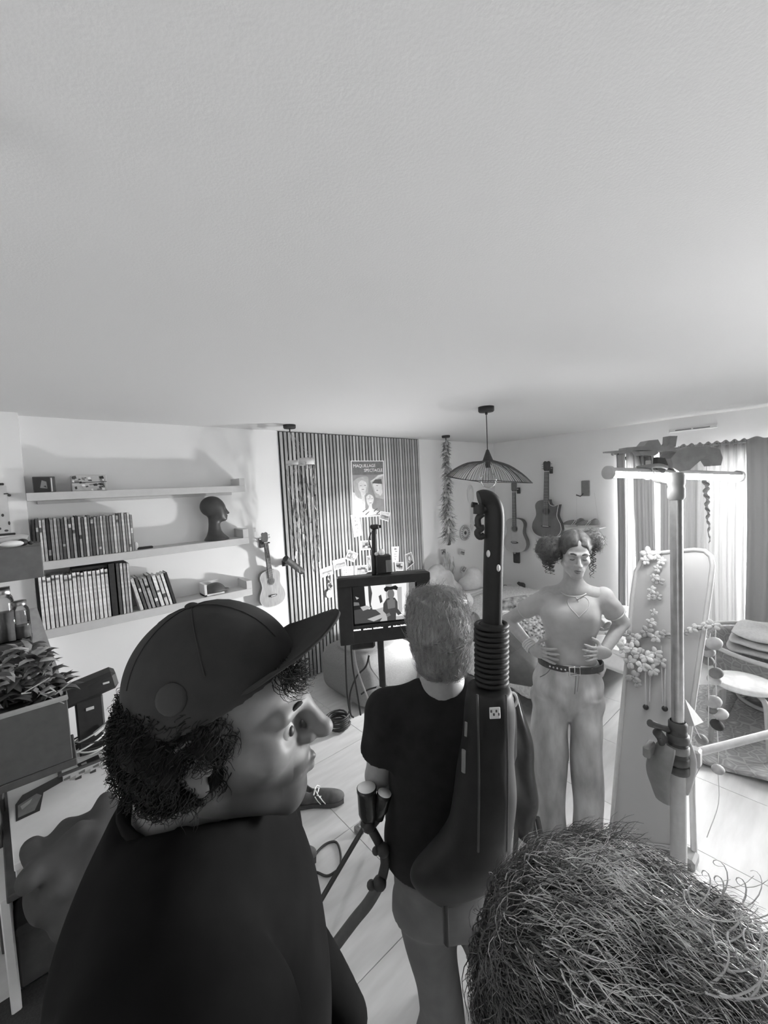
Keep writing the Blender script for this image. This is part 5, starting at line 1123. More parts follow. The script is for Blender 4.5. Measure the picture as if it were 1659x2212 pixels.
# cables
def cable(label, pts, rr_=.004, m=None, dep_=None, grp=None):
    P = bez(pts, 8); g = G(); g.tube(P, rr_, 8); return solo('cable', g, m or m_black, label, 'cable', grp)
for i, pl in enumerate(([(746, 1393), (747, 1440), (750, 1500), (756, 1540)], [(758, 1395), (762, 1440), (772, 1500), (779, 1545)], [(764, 1394), (768, 1430), (780, 1470), (795, 1510), (802, 1540)], [(797, 1416), (790, 1440), (770, 1462), (756, 1500), (757, 1540), (764, 1550)], [(796, 1416), (800, 1440), (815, 1462), (822, 1470)], [(780, 1500), (795, 1490), (815, 1484)])):
    lab = ['black cable hanging from the monitor, leftmost strand', 'black cable hanging beside the leftmost monitor strand', 'pale grey cable curving down from the monitor left half', 'black cable crossing in a wide loop below the monitor', 'short pale cable running from the loop to the stand', 'short dark cable tied low at the monitor stand'][i]
    cable(lab, [at(x, y, DM + .05 + .02 * i) for x, y in pl], .0045, m_lgrey if i in (2, 4) else m_black, grp='cables hanging under the monitor')
g = G(); p = at(783, 1388, DM + .06); g.bbox(p, (.12, .06, .05), .01, None, R3); solo('battery_plate', g, m_black, 'black battery plate fixed under the monitor, cables plugged in', 'battery')
# coil, loop and small thing on the floor
c = onF(732, 1572, .0); P = []
for k in range(90):
    a = k * .42; P.append(c + V((.085 * math.cos(a) + .01 * math.sin(k), .085 * math.sin(a), .010 + .0011 * k)))
g = G(); g.tube(P, .0075, 8); solo('cable_coil', g, m_black, 'black coiled cable lying on the floor by the pouf', 'cable')
g = G(); P = [onF(x, y, .008) for x, y in ((640, 1910), (664, 1876), (684, 1842), (706, 1822), (727, 1820), (736, 1846), (734, 1872), (720, 1886), (704, 1892), (680, 1884), (650, 1892), (600, 1930))]
g.tube(bez(P, 8), .0058, 8); solo('floor_cable', g, m_black, 'thin black cable making one loop on the floor by the man shoulder', 'cable')
c = onF(776, 1800, 0); ds = thing('door_stop', 'small grey metal floor piece left of the articulated arm', 'floor stop', c)
g = G(); g.bbox(c + V((0, 0, .02)), (.04, .05, .04), .006); part('block', g, m_grey, ds); g = G(); g.cyl(c + V((.0, .0, .04)), c + V((.03, .0, .07)), .008, n=8); part('pin', g, m_lgrey, ds)
# ------------------------------------------------------------------ left edge: picture, storage unit, plant, boxes
def onY(x, y, Y): return on(x, y, 1, Y)
pY = YB - .12
a, b = onY(-40, 1047, pY), onY(34, 1156, pY); pw = thing('wall_picture', 'pale printed sheet hung from a black bar at the left edge', 'picture', ((a.x + b.x) / 2, pY, b.z))
g = G(); g.box(((a.x + b.x) / 2 - .01, pY - .004, (a.z + b.z) / 2), (b.x - a.x - .02, .004, a.z - b.z - .02)); part('sheet', g, m_pale, pw)
for z, w0 in ((a.z, -.03), (b.z + .01, 0)):
    g = G(); g.bbox(((a.x + b.x) / 2 + w0, pY - .008, z), (b.x - a.x, .014, .014), .003); part('hanging_bar', g, m_black, pw)
g = G(); Tq = FB((0, pY - .0065, 0)); r = random.Random(12)
for x, y, w, h in ((20, 1070, 8, 6), (0, 1142, 6, 6), (20, 1130, 5, 9), (6, 1113, 6, 7), (14, 1146, 9, 5)):
    c = onY(x, y, pY); g.flat([(c.x + w * .0011 * math.cos(t), c.z + h * .0014 * math.sin(t)) for t in [k * pi / 6 for k in range(12)]], .0005, Tq)
g.tube([(onY(x, y, pY - .007)) for x, y in ((8, 1067), (16, 1066), (22, 1070))], .004, 6); part('print', g, m_dark, pw)
UY = 2.62
c0, c1 = onY(0, 1187, UY), onY(96, 1246, UY); xr_, zt_, zb_ = c1.x, onY(60, 1181, UY).z, onY(60, 1251, UY).z; UX = -.62
un = thing('storage_rack', 'dark grey open rack with an upper box tray at the left edge', 'rack', ((UX + xr_) / 2, UY + .15, 0))
g = G(); g.bbox(((UX + xr_) / 2, UY + .008, (zt_ + zb_) / 2), (xr_ - UX, .016, zt_ - zb_), .003); part('front_board', g, M('rack_grey', .11, .6), un)
g = G(); g.bbox(((UX + xr_) / 2, UY + .165, zb_ + .01), (xr_ - UX, .30, .02), .003); part('bottom_board', g, M('rack_grey', .11), un)
g = G(); g.bbox(((UX + xr_) / 2, UY + .165, zt_ - .012), (xr_ - UX, .30, .016), .003); part('top_board', g, M('rack_grey', .11), un)
for xx in (UX + .02, xr_ - .02):
    for yy in (UY + .04, UY + .30):
        if xx > -.3 and yy < UY + .1: continue
        g = G(); zlo = 0 if xx < -.3 else zb_
        g.bbox((xx - (.0), yy, (zlo + zt_) / 2), (.03, .03, zt_ - zlo), .003); part('post', g, m_dark, un)
g = G(); P = [onY(x, y, UY + .10) for x, y in ((-6, 1172), (20, 1168), (44, 1163), (58, 1165))]; g.tube(bez(P, 5), [.022] * 16, 10); o = solo('rolled_cloth', g, m_lgrey, 'grey rolled cloth lying on the dark rack top', 'cloth')
g = G(); c = onY(26, 1176, UY + .04); g.ell((c.x, c.y, zt_ + .018), (.045, .03, .016), 14, 8); solo('white_pebble', g, m_paper, 'white flattened object on the dark rack top', 'ornament')
g = G(); c = onY(49, 1172, UY + .06); g.ell((c.x, c.y, zt_ + .02), (.022, .025, .018), 12, 8); g.ell((c.x + .03, c.y, zt_ + .014), (.012, .014, .010), 10, 6); solo('dark_pebble', g, m_black, 'small black round object at the right end of the rack top', 'ornament')
TRc, BRc = at(80, 1312, 2.45), at(138, 1482, 2.25); g = G(); d = V((-.45, 0, 0)); n = V((0, -.02, .006)); g.add([TRc + d, TRc, BRc, BRc + d, TRc + d - n, TRc - n, BRc - n, BRc + d - n], [(0, 1, 2, 3)[::-1], (4, 5, 6, 7), (0, 4, 5, 1)[::-1], (1, 5, 6, 2)[::-1], (2, 6, 7, 3)[::-1], (3, 7, 4, 0)[::-1]])
solo('leaning_board', g, M('board_grey', .34, .7), 'plain grey board leaning slanted behind the leafy plant', 'board')
PY = 2.32
xr2, zt2, zb2 = onY(150, 1560, PY).x, onY(70, 1528, PY).z, onY(70, 1672, PY).z
pl_ = thing('planter_box', 'dark grey rectangular planter box full of leaves at the left edge', 'planter', ((UX + xr2) / 2, PY + .12, zb2))
for nm, cc, dd in (('front_side', ((UX + xr2) / 2, PY + .01, (zt2 + zb2) / 2), (xr2 - UX, .02, zt2 - zb2)), ('back_side', ((UX + xr2) / 2, PY + .25, (zt2 + zb2) / 2), (xr2 - UX, .02, zt2 - zb2)), ('end_side', (xr2 - .01, PY + .13, (zt2 + zb2) / 2), (.02, .22, zt2 - zb2)), ('end_side', (UX + .01, PY + .13, (zt2 + zb2) / 2), (.02, .22, zt2 - zb2)), ('bottom', ((UX + xr2) / 2, PY + .13, zb2 + .02), (xr2 - UX - .04, .22, .02))):
    g = G(); g.bbox(cc, dd, .003); part(nm, g, M('planter_grey', .085, .55), pl_)
g = G(); g.tube([(UX, PY, zt2), (xr2, PY, zt2), (xr2, PY + .26, zt2), (UX, PY + .26, zt2)], .012, 8, closed=True); part('rim', g, m_grey, pl_)
g = G(); g.bbox(((UX + xr2) / 2, PY + .13, zt2 - .03), (xr2 - UX - .05, .21, .03), .004); part('soil', g, m_black, pl_)
bench = thing('low_bench', 'dark low bench under the planter box', 'bench', (-.2, PY + .2, 0))
g = G(); g.bbox((-.28, PY + .13, zb2 - .02), (.66, .26, .035), .004); part('top', g, m_dark, bench)
for xx in (-.58, -.24):
    for yy in (PY + .03, PY + .23):
        g = G(); g.bbox((xx, yy, (zb2 - .038) / 2), (.04, .04, zb2 - .038), .004); part('leg', g, m_dark, bench)
# plant
pt = thing('leafy_plant', 'dense dark leafy plant with some pale leaves, growing from the planter box', 'plant', (-.1, PY + .13, zt2 - .02)); r = random.Random(17)
lm = [M('leaf_%d' % i, v, .5, var=.3) for i, v in enumerate((.04, .09, .18, .40))]
def leaf(g, c, d, l, w, m):
    u = d.cross(V((0, 0, 1))); u = u.normalized() if u.length > .1 else V((1, 0, 0)); n = u.cross(d); q = [c, c + d * l * .35 + u * w, c + d * l * .35 + n * .012, c + d * l * .35 - u * w, c + d * l * .75 + u * w * .7 - n * .01, c + d * l * .75, c + d * l * .75 - u * w * .7 - n * .01, c + d * l - n * .03]
    g.m = 0; g.smooth = True; g.add(q, [(0, 2, 1), (0, 3, 2), (1, 2, 5, 4), (2, 3, 6, 5), (4, 5, 7), (5, 6, 7)])
zz0 = onY(60, 1390, PY + .15).z
for i in range(290):
    x = r.uniform(-.36, xr2 + .00); z = zt2 - .02 + (zz0 - zt2) * r.random() ** 1.1; f = (z - zt2) / (zz0 - zt2); xm = xr2 - .02 - .10 * f
    c = V((min(x, xm), PY + .13 + r.uniform(-.10, .10), z)); d = V((r.uniform(-1, 1), r.uniform(-.6, .6) * (z > zt2 + .06), r.uniform(-.3, .9))).normalized()
    g = G(); leaf(g, c, d, r.uniform(.05, .10), r.uniform(.014, .026), 0); part('leaf', g, r.choice((lm[0], lm[1], lm[1], lm[2], lm[2], lm[3])), pt)
for k in range(9):
    g = G(); x = r.uniform(-.35, xr2 - .05); g.tube(bez([(x, PY + .13, zt2 - .03), (x + r.uniform(-.03, .03), PY + .13, zt2 + .1), (x + r.uniform(-.06, .04), PY + .1, zz0 - r.uniform(0, .12))], 5), .005, 6); part('stem', g, lm[1], pt)
for k in range(7):
    a = onY(r.uniform(40, 150), r.uniform(1490, 1520), PY - .02); g = G(); d = V((r.uniform(-.14, .12), r.uniform(-.05, .08), r.uniform(-.02, .06))); g.tube([a, a + d], [.002, .0035], 6); part('twig', g, lm[3], pt)
# glass jars behind the plant
zj = onY(50, 1384, PY + .34).z; js = thing('jar_shelf', 'narrow dark board carrying the glass jars behind the plant', 'shelf', (-.3, PY + .37, zj))
g = G(); g.bbox(((UX - .07) / 2, PY + .40, zj - .011), (-.07 - UX, .16, .02), .003); part('board', g, m_dark, js)
for xx in (UX + .04, -.12):
    g = G(); g.bbox((xx, PY + .42, (zj - .022 + zb2) / 2), (.025, .10, zj - .022 - zb2), .003); part('upright', g, m_dark, js)
jg = clear('jar_glass', .35, .80)
def jar(x, w, y1, sq, label, fill):
    c = onY(x, 1384, PY + .38); h = onY(x, y1, PY + .38).z - zj; t = thing('glass_jar', label, 'jar', (c.x, c.y, zj), 'glass jars behind the plant'); n = 4 if sq else 24; T = Matrix.Translation((c.x, c.y, zj)) @ Matrix.Rotation(pi / 4 if sq else 0, 4, 'Z')
    k = w * (1.35 if sq else 1)
    g = G(); g.lathe([(0, .004), (k * .95, .004), (k, .012), (k, h * .72), (k * .9, h * .8), (k * .7, h * .86), (k * .7, h * .92)], n, T); part('body', g, jg, t)
    g = G(); g.lathe([(0, .008), (k * .9, .008), (k * .92, h * fill), (0, h * fill)], n, T); part('contents', g, m_grey, t)
    g = G(); g.lathe([(k * .74, h * .88), (k * .76, h * .9), (k * .76, h), (0, h)], n, T); part('lid', g, m_steel, t)
jar(16, .038, 1268, True, 'square glass jar with metal lid, left one behind the plant', .55)
jar(51, .034, 1296, False, 'tall round glass jar catching light, right one behind the plant', .35)
# crate with device, glass and white cables
CY = 2.66; zc_ = onY(200, 1618, CY).z; za = zc_ - .10; cx_ = onY(203, 1600, CY).x
cr_ = thing('open_bin', 'open dark floor bin of cables and small gear beside the planter', 'bin', (cx_, CY, 0))
for cc, dd in (((0, -.13, zc_ / 2), (.32, .016, zc_)), ((0, .13, zc_ / 2), (.32, .016, zc_)), ((-.152, 0, zc_ / 2), (.016, .244, zc_)), ((.152, 0, zc_ / 2), (.016, .244, zc_)), ((0, 0, za - .01), (.288, .244, .02))):
    g = G(); g.bbox((cx_ + cc[0], CY + cc[1], cc[2]), dd, .003); part('side', g, m_dark, cr_)
dv = thing('hooded_device', 'black device with wide hooded top standing in the bin of cables', 'device', (onY(190, 1545, CY).x, CY, za))
a = onY(188, 1486, CY + .02); R = Matrix.Rotation(-.16, 3, 'Y')
g = G(); g.bbox(a, (.27, .12, .10), .02, None, R); part('hood', g, m_black, dv)
p = onY(193, 1530, CY + .02); g = G(); g.bbox((p.x, CY + .02, (za + a.z - .04) / 2), (.12, .10, a.z - .04 - za), .008); part('body', g, m_black, dv)
g = G(); g.bbox((p.x + .0, CY - .034, p.z + .02), (.035, .004, .016), .001); g.bbox((a.x + .08, CY - .042, a.z + .02), (.03, .004, .010), .001); part('label_plate', g, m_pale, dv)
p = onY(226, 1530, CY + .05); g = G(); g.lathe([(0, 0), (.032, 0), (.036, .12), (.030, .13), (.030, .15), (0, .15)], 20, Matrix.Translation((p.x, CY + .05, za))); t = solo('small_bottle', g, jg, 'small shiny glass bottle right of the hooded device', 'bottle')
for k in range(6):
    c = V((cx_ + r.uniform(-.05, .05), CY - .04 + r.uniform(-.02, .02), za + .13 + .014 * k)); rr_ = r.uniform(.07, .11); ph = r.uniform(0, 6); g = G(); e = r.uniform(.5, .9)
    g.tube([c + V((rr_ * math.cos(q), rr_ * e * math.sin(q), .02 * math.sin(q + ph))) for q in [j * pi / 14 for j in range(28)]], .0042, 6, closed=True)
    solo('cable_loop', g, (m_paper, m_black, m_pale, m_paper, m_black, m_lgrey)[k], '%s cable loop in the open bin, %s from the bottom' % (('white', 'black', 'pale grey', 'white', 'black', 'grey')[k], ORD[k]), 'cable', 'cable loops in the open bin')
g = G(); g.bbox((cx_ + .03, CY - .06, za + .22), (.07, .02, .018), .003, None, Matrix.Rotation(-.5, 3, 'Y')); solo('white_plug', g, m_paper, 'white plug lying on the cable loops in the bin', 'plug')
# flat game box, side table, cloth, papers
zt3 = .50; q = [onF(x, y, zt3 + .06) for x, y in ((14, 1678), (225, 1611), (32, 1872))]; e1 = q[1] - q[0]; e2 = q[2] - q[0]; e1 = e1 - e2 * (e1.dot(e2) / e2.dot(e2)); q[0] = q[0] + e2 * .06; e2 *= .92
u, w = e1.normalized(), e2.normalized(); n = V((0, 0, 1)); TGb = frame(q[0], u, -w, n); Lx, Ly = e1.length, e2.length
gb = thing('game_box', 'flat white printed box lying on the low table, dark shapes on its lid', 'box', q[0] + e1 / 2 + e2 / 2 - V((0, 0, .06)))
g = G(); g.bbox((Lx / 2, -Ly / 2, -.03), (Lx, Ly, .058), .003, TGb); part('box', g, m_pale, gb)
g = G(); g.bbox((Lx / 2, -Ly / 2, -.014), (Lx + .006, Ly + .006, .03), .003, TGb); part('lid', g, m_paper, gb)
g = G(); gm = [m_black, m_grey, m_lgrey, m_dark]
def gp(pl, m, z): g.m = m; g.flat([(Lx * x, -Ly * y * .62) for x, y in pl], z, TGb)
gp([(.05, .62), (.12, .48), (.46, .40), (.50, .46), (.49, .56), (.30, .62), (.24, .95), (.04, .95)], 0, .0022); gp([(.07, .66), (.24, .58), (.28, .66), (.2, .9), (.06, .9)], 1, .0026); gp([(.09, .70), (.2, .64), (.17, .72), (.10, .78)], 2, .003)
gp([(.66, .30), (.90, .28), (.90, .42), (.68, .44)], 0, .0022); gp([(.70, .34), (.76, .33), (.76, .40), (.71, .41)], 2, .0026)
for k in range(8): x, y = .5 + .05 * k, .52 + .05 * (k % 3); gp([(x, y), (x + .07, y - .02), (x + .06, y + .05), (x, y + .04)], (1, 2, 3)[k % 3], .0022 + .0001 * k)
for k in range(4): gp([(.2 + .05 * k, .16 - .01 * k), (.25 + .05 * k, .08), (.28 + .05 * k, .10), (.24 + .05 * k, .19)], 1 + k % 2, .0022 + .0001 * k)
part('print', g, gm, gb)
tb = thing('low_table', 'low table with white end panel under the printed box', 'table', q[0] + e1 / 2 + e2 / 2 - V((0, 0, zt3 + .06)))
g = G(); g.bbox((Lx / 2 + .02, -Ly / 2 - .02, -.075), (Lx + .10, Ly + .10, .028), .004, TGb); part('top', g, m_dark, tb)
ep0, ep1 = onF(26, 1690, zt3 - .02), onF(26, 1690, zt3 - .02)
g = G(); g.bbox((-.036, -Ly / 2, -.06 - zt3 / 2 - .014), (.030, Ly + .04, zt3 - .05), .004, TGb); part('end_panel', g, m_white, tb)
g = G(); g.bbox((Lx + .06, -Ly / 2 + .0, -.06 - zt3 / 2 - .012), (.03, Ly + .04, zt3 - .04), .004, TGb); part('end_panel', g, m_dark, tb)
cc = onF(150, 1810, .57)
s = SDF((-.34, -.36, -.45), (.34, .34, .16), .010)
s.ell((.02, .0, -.04), (.14, .12, .09), .04).ell((-.05, -.04, -.10), (.10, .10, .11), .05).ell((.09, -.02, -.05), (.10, .09, .09), .05).cap((-.02, -.1, -.1), (.03, -.14, -.34), .10, .07, .05).cap((.05, -.06, .04), (-.12, -.12, .0), .04, .04, .03).cap((.14, .04, .05), (.02, -.12, -.05), .035, .04, .03).cap((-.12, -.02, .03), (-.02, -.16, -.2), .035, .04, .03)
s.warp(lambda X, Y, Z: .014 * np.sin(26 * X + 22 * Z + 12 * Y) * np.sin(15 * Z - 19 * Y + 1) + .006 * np.sin(60 * X - 38 * Z))
o = link('draped_cloth', s.mesh('draped_cloth', M('dark_cloth', .06, .9, var=.2, scale=8), Matrix.Translation(cc))); o['label'] = 'dark grey cloth lying crumpled over the printed box and table edge'; o['category'] = 'cloth'
for (x, y, z, w, d_, nm, mm) in ((131, 1945, .33, .085, .055, 'pale paper slip sticking out below the dark cloth', m_lgrey), (130, 2008, .25, .05, .035, 'smaller grey paper slip lower down by the dark cloth', m_grey)):
    p = onF(x, y, z); g = G(); g.bbox(p, (w, d_, .012), .003, None, Matrix.Rotation(.3, 3, 'X') @ Matrix.Rotation(-.1, 3, 'Z')); g.bbox(p - V((0, 0, .012)), (w * .9, d_ * .9, .01), .003); solo('paper_slip', g, mm, nm, 'paper', 'paper slips by the dark cloth')
cq = onF(112, 1960, .2); g = G(); g.bbox((cq.x, cq.y, .13), (.24, .20, .25), .02); solo('dark_box', g, m_dark, 'dark box on the floor under the hanging cloth', 'box')
g = G(); g.bbox((-.35, 1.35, .010), (1.1, 1.5, .006), .002); solo('dark_mat', g, M('carpet_mat', .035, .95, var=.3, scale=200), 'dark carpet mat on the floor at the lower left', 'mat')
cq = onF(-30, 2010, 0); s = SDF((-.25, -.25, -.02), (.25, .25, .6), .012); s.box((0, 0, .22), (.36, .26, .42), .09, .02).ell((0, 0, .4), (.14, .1, .08), .05).cut(lambda X, Y, Z: .004 - Z)
bg_ = thing('black_bag', 'black soft bag standing at the far left edge', 'bag', (cq.x, cq.y, .014)); link('bag_body', s.mesh('bag_body', m_black, Matrix.Translation((cq.x, cq.y, .014))), bg_)
g = G(); g.tube(bez([(cq.x - .08, cq.y - .1, .42), (cq.x - .06, cq.y - .12, .54), (cq.x + .06, cq.y - .12, .54), (cq.x + .08, cq.y - .1, .42)], 6), .012, 8); part('handle', g, m_dark, bg_)

# ------------------------------------------------------------------ articulated arm with two cups
DA = 1.22
ar = thing('articulated_arm', 'black jointed metal arm with two white-topped cylinders left of the black shirt', 'arm stand', at(797, 1790, DA))
def cup(x0_, y0_, x1_, y1_, r0, r1, lab=None):
    a, b = at(x0_, y0_, DA), at(x1_, y1_, DA); d = (b - a).normalized(); u, v_, w = basis(d); T = frame(a, u, v_, w); L = (b - a).length; g = G()
    g.lathe([(r0 * .9, -.004), (r0 * 1.04, -.004), (r0 * 1.04, .006), (r0, .012), (r0 * .98, L * .6), (r1, L * .75), (r1 * .9, L), (0, L)], 24, T); part('cylinder', g, m_blackg, ar)
    g = G(); g.lathe([(0, -.006), (r0 * .95, -.006), (r0 * .95, .0), (0, .0)], 24, T); part('cylinder_top', g, M('cap_white', .97, .3, var=.01), ar, 'white round cylinder top')
cup(792, 1704, 797, 1790, .029, .022); cup(830, 1716, 818, 1768, .022, .016)
for i, (pl, w) in enumerate((([(797, 1782), (812, 1808), (828, 1838)], .0135), ([(828, 1836), (832, 1862), (828, 1885), (822, 1908)], .0145), ([(822, 1905), (796, 1950), (762, 1992), (700, 2075)], .0165), ([(815, 1770), (802, 1786), (796, 1795)], .011))):
    g = G(); g.tube(bez([at(x, y, DA) for x, y in pl], 4), w, 12); part('arm_segment', g, m_dark if i == 2 else m_black, ar)
for x, y, k in ((828, 1836, .020), (812, 1838, .012), (820, 1908, .021), (802, 1912, .014), (797, 1785, .019), (786, 1780, .011)):
    g = G(); g.ell(at(x, y, DA - .012), k, 12, 8); part('joint_knob', g, m_black, ar)
e = at(700, 2075, DA); g = G(); g.tube([e, V((e.x - .02, e.y, e.z - .08)), V((e.x - .02, e.y, .03))], .016, 10); g.lathe([(0, 0), (.11, 0), (.11, .012), (.03, .03), (0, .03)], 24, Matrix.Translation((e.x - .02, e.y, .008))); part('foot_post', g, m_black, ar)
# ------------------------------------------------------------------ people
def head(s, C, R, k=1.0, fem=False, chin=1.0, nose=1.0, neck=True, nl=.17, nz=1.0, mz=0.0, nr=1.0):
    """adds a human head to s: C mid head, R (3x3) turns local x=right, y=forward, z=up"""
    P = lambda *p: tuple(V(C) + R @ (V(p) * k))
    Rn = [[R[i][j] for j in range(3)] for i in range(3)]
    E = lambda c, r, b, sub=False, Rl=None: s.ell(P(*c), tuple(q * k for q in r), b * k, Rn if Rl is None else Rl, sub)
    Cp = lambda a, b, ra, rb, bl, sub=False: s.cap(P(*a), P(*b), ra * k, rb * k, bl * k, sub)
    jw = .88 if fem else 1.0
    E((0, -.014, .038), (.075, .096, .086), .01); E((0, .030, .045), (.062, .057, .066), .02)
    E((0, .036, -.030), (.060, .056, .074), .025)
    for x in (-1, 1):
        Cp((x * .055 * jw, -.005, -.055), (x * .020 * jw, .070, -.102), .020, .014, .022)
        E((x * .042, .058, -.022), (.024, .024, .020), .02)
        Cp((x * .046, .078, .021), (x * .012, .090, .018), .009, .011, .015)
    E((0, .074, -.100 * chin), (.024, .020, .020), .02)
    E((0, .076 + mz * .3, -.066 + mz), (.032, .022, .024), .02)
    for x in (-1, 1): E((x * .031, .100, -.002), (.020, .017, .014), .012, True)
    Cp((0, .090, .014), (0, .112 * (.5 + .5 * nose), -.030 * nz), .0075 * nr, .0115 * nr, .008)
    E((0, .1135 * (.5 + .5 * nose), -.036 * nz), (.0125 * nr, .012 * nr, .0105 * nr), .006)
    Cp((0, .107 * (.5 + .5 * nose), -.036 * nz), (0, .095, -.052 * nz), .0095 * nr, .0095 * nr, .007)
    for x in (-1, 1): E((x * .0125, .100, -.039 * nz), (.0085, .011, .0085), .006); E((x * .007, .106, -.039 * nz - .0085), (.004, .005, .003), .002, True)
    for x in (-1, 1):       # lips in two halves, and the line between them
        Cp((0, .0985 + mz * .5, -.066 + mz), (x * .022, .086 + mz * .3, -.070 + mz), .0058, .003, .004); Cp((0, .0965 + mz * .4, -.0775 + mz), (x * .020, .085 + mz * .3, -.0725 + mz), .0066, .003, .004)
        Cp((0, .1055 + mz * .5, -.0722 + mz), (x * .024, .090 + mz * .3, -.0722 + mz - .002 * (fem)), .0016, .0012, .0025, True)
        # ears
        Re = Matrix.Rotation(x * .25, 3, 'Z'); Rl = [[(R @ Re)[i][j] for j in range(3)] for i in range(3)]
        E((x * .077, -.012, -.004), (.007, .017, .029), .006, False, Rl); E((x * .084, -.006, -.004), (.007, .009, .015), .004, True, Rl); E((x * .079, -.005, -.031), (.006, .009, .009), .005)
        hx = [(x * .079, .004, .010), (x * .082, .002, .022), (x * .085, -.010, .029), (x * .087, -.023, .022), (x * .087, -.028, .006), (x * .084, -.024, -.012), (x * .081, -.014, -.026)]
        for i in range(6): Cp(hx[i], hx[i + 1], .0034, .0034, .003)
        Cp((x * .079, .005, -.006), (x * .080, .004, -.012), .004, .004, .003)
        # eyelids
        E((x * .031, .0755, -.001), (.0155, .0130, .0125), .004)
    if neck: s.cap(P(0, -.022, -.05), P(0, -.040, -nl), (.047 if fem else .056) * k, (.048 if fem else .060) * k, .025 * k)
    return P
def skin_mat(n, v): return M(n, v, .5, var=.05, scale=60, bump=.02)
def person(name, label, loc):
    return thing(name, label, 'person', loc)
def strands(pts, rad, m, name, parent, n=4, kind='stuff'):
    g = G()
    for P, r0 in pts: g.tube(P, [r0 * (1 - .75 * i / (len(P) - 1)) for i in range(len(P))], n, caps=False)
    return part(name, g, m, parent, kind=kind)
def fingers(s, wrist, fwd, side, nrm_, k=1.0, curl=.5, spread=.0, thumb=True):
    """hand on an SDF: palm from the wrist along fwd, knuckles across side, back of the hand along nrm_"""
    w = V(wrist); f, sd, n = V(fwd).normalized(), V(side).normalized(), V(nrm_).normalized()
    pc = w + f * (.045 * k); Rm = Matrix((sd, f, n)).transposed(); s.ell(tuple(pc), (.038 * k, .048 * k, .016 * k), .012, [[Rm[i][j] for j in range(3)] for i in range(3)])
    for i, (o, L) in enumerate(((-.030, .066), (-.010, .078), (.010, .072), (.029, .056))):
        a = w + f * (.085 * k) + sd * (o * k); d = (f + sd * (spread * (o / .03))).normalized()
        b = a + (d * math.cos(curl * .5) - n * math.sin(curl * .5)) * (L * .45 * k); c = b + (d * math.cos(curl * 1.2) - n * math.sin(curl * 1.2)) * (L * .33 * k); e = c + (d * math.cos(curl * 1.8) - n * math.sin(curl * 1.8)) * (L * .26 * k)
        s.chain([tuple(x) for x in (a - f * .02 * k, a, b, c, e)], [.0085 * k, .0088 * k, .0082 * k, .0076 * k, .0062 * k], .004)
    if thumb:
        a = w + f * (.025 * k) - sd * (.030 * k); b = a + (f * .55 - sd * .75 - n * .3).normalized() * (.038 * k); c = b + (f * .85 - sd * .3 - n * .3).normalized() * (.032 * k)
        s.chain([tuple(x) for x in (w + f * .02 * k, a, b, c)], [.014 * k, .012 * k, .0098 * k, .0082 * k], .006)

def sdir(a, b): d = V(b) - V(a); return d.normalized()
# ---- the standing woman
G0 = onF(1228, 1800); GY = -V((G0.x, G0.y, 0)).normalized(); GX = GY.cross(V((0, 0, 1)))
TG = frame(G0, GX, GY, (0, 0, 1))
def gl(x, y, o=0.0):
    q = on_plane(x, y, G0 + GY * o, GY) - G0; return (q.dot(GX), q.dot(GY), q.z)
def gz(y, x=1230): return gl(x, y)[2]
def gw(px): return px * dep(G0) / FPX          # pixels to metres at her distance
wo = person('person', 'woman with two hair puffs, grey cut-out top and wide jeans, hands on hips', G0)
m_sk = skin_mat('woman_skin', .43)
s = SDF((-.42, -.22, .80), (.42, .30, 1.66), .0034)
HC = gl(1241, 1196, .02); HR = Matrix.Rotation(.20, 3, 'Z') @ Matrix.Rotation(-.14, 3, 'X') @ Matrix.Rotation(-.05, 3, 'Y')
HP = head(s, HC, HR, .91, True, neck=False, nose=.95, nr=.86)
nb = gl(1238, 1274, -.02); s.cap(HP(0, -.02, -.06), nb, .043, .048, .02)
shL, shR = gl(1184, 1287, -.02), gl(1304, 1291, -.02)          # image left / right
s.chain([shL, nb, shR], [.042, .048, .042], .035)
eL, eR = gl(1098, 1340, -.10), gl(1343, 1345, -.10); wL, wR = gl(1152, 1403, .03), gl(1303, 1409, .03)
s.chain([shL, eL], [.046, .036], .02).chain([eL, wL], [.037, .024], .01); s.chain([shR, eR], [.046, .036], .02).chain([eR, wR], [.037, .024], .01)
for w, tgt, sg in ((wL, gl(1196, 1420, .10), 1), (wR, gl(1278, 1412, .10), -1)):
    f = V(tgt) - V(w); fingers(s, w, f, V((0, 0, -1)) - f * 0, V((sg * .15, 1, 0)), .92, .28, .22, True)
cb0 = gl(1233, 1350)[0]; s.stack([(.82, cb0, -.02, .11, .075), (1.0, cb0, -.02, .10, .07), (1.2, cb0, -.02, .12, .075), (1.28, cb0, -.03, .12, .06)], .02)
link('body', s.mesh('body', m_sk, TG), wo)
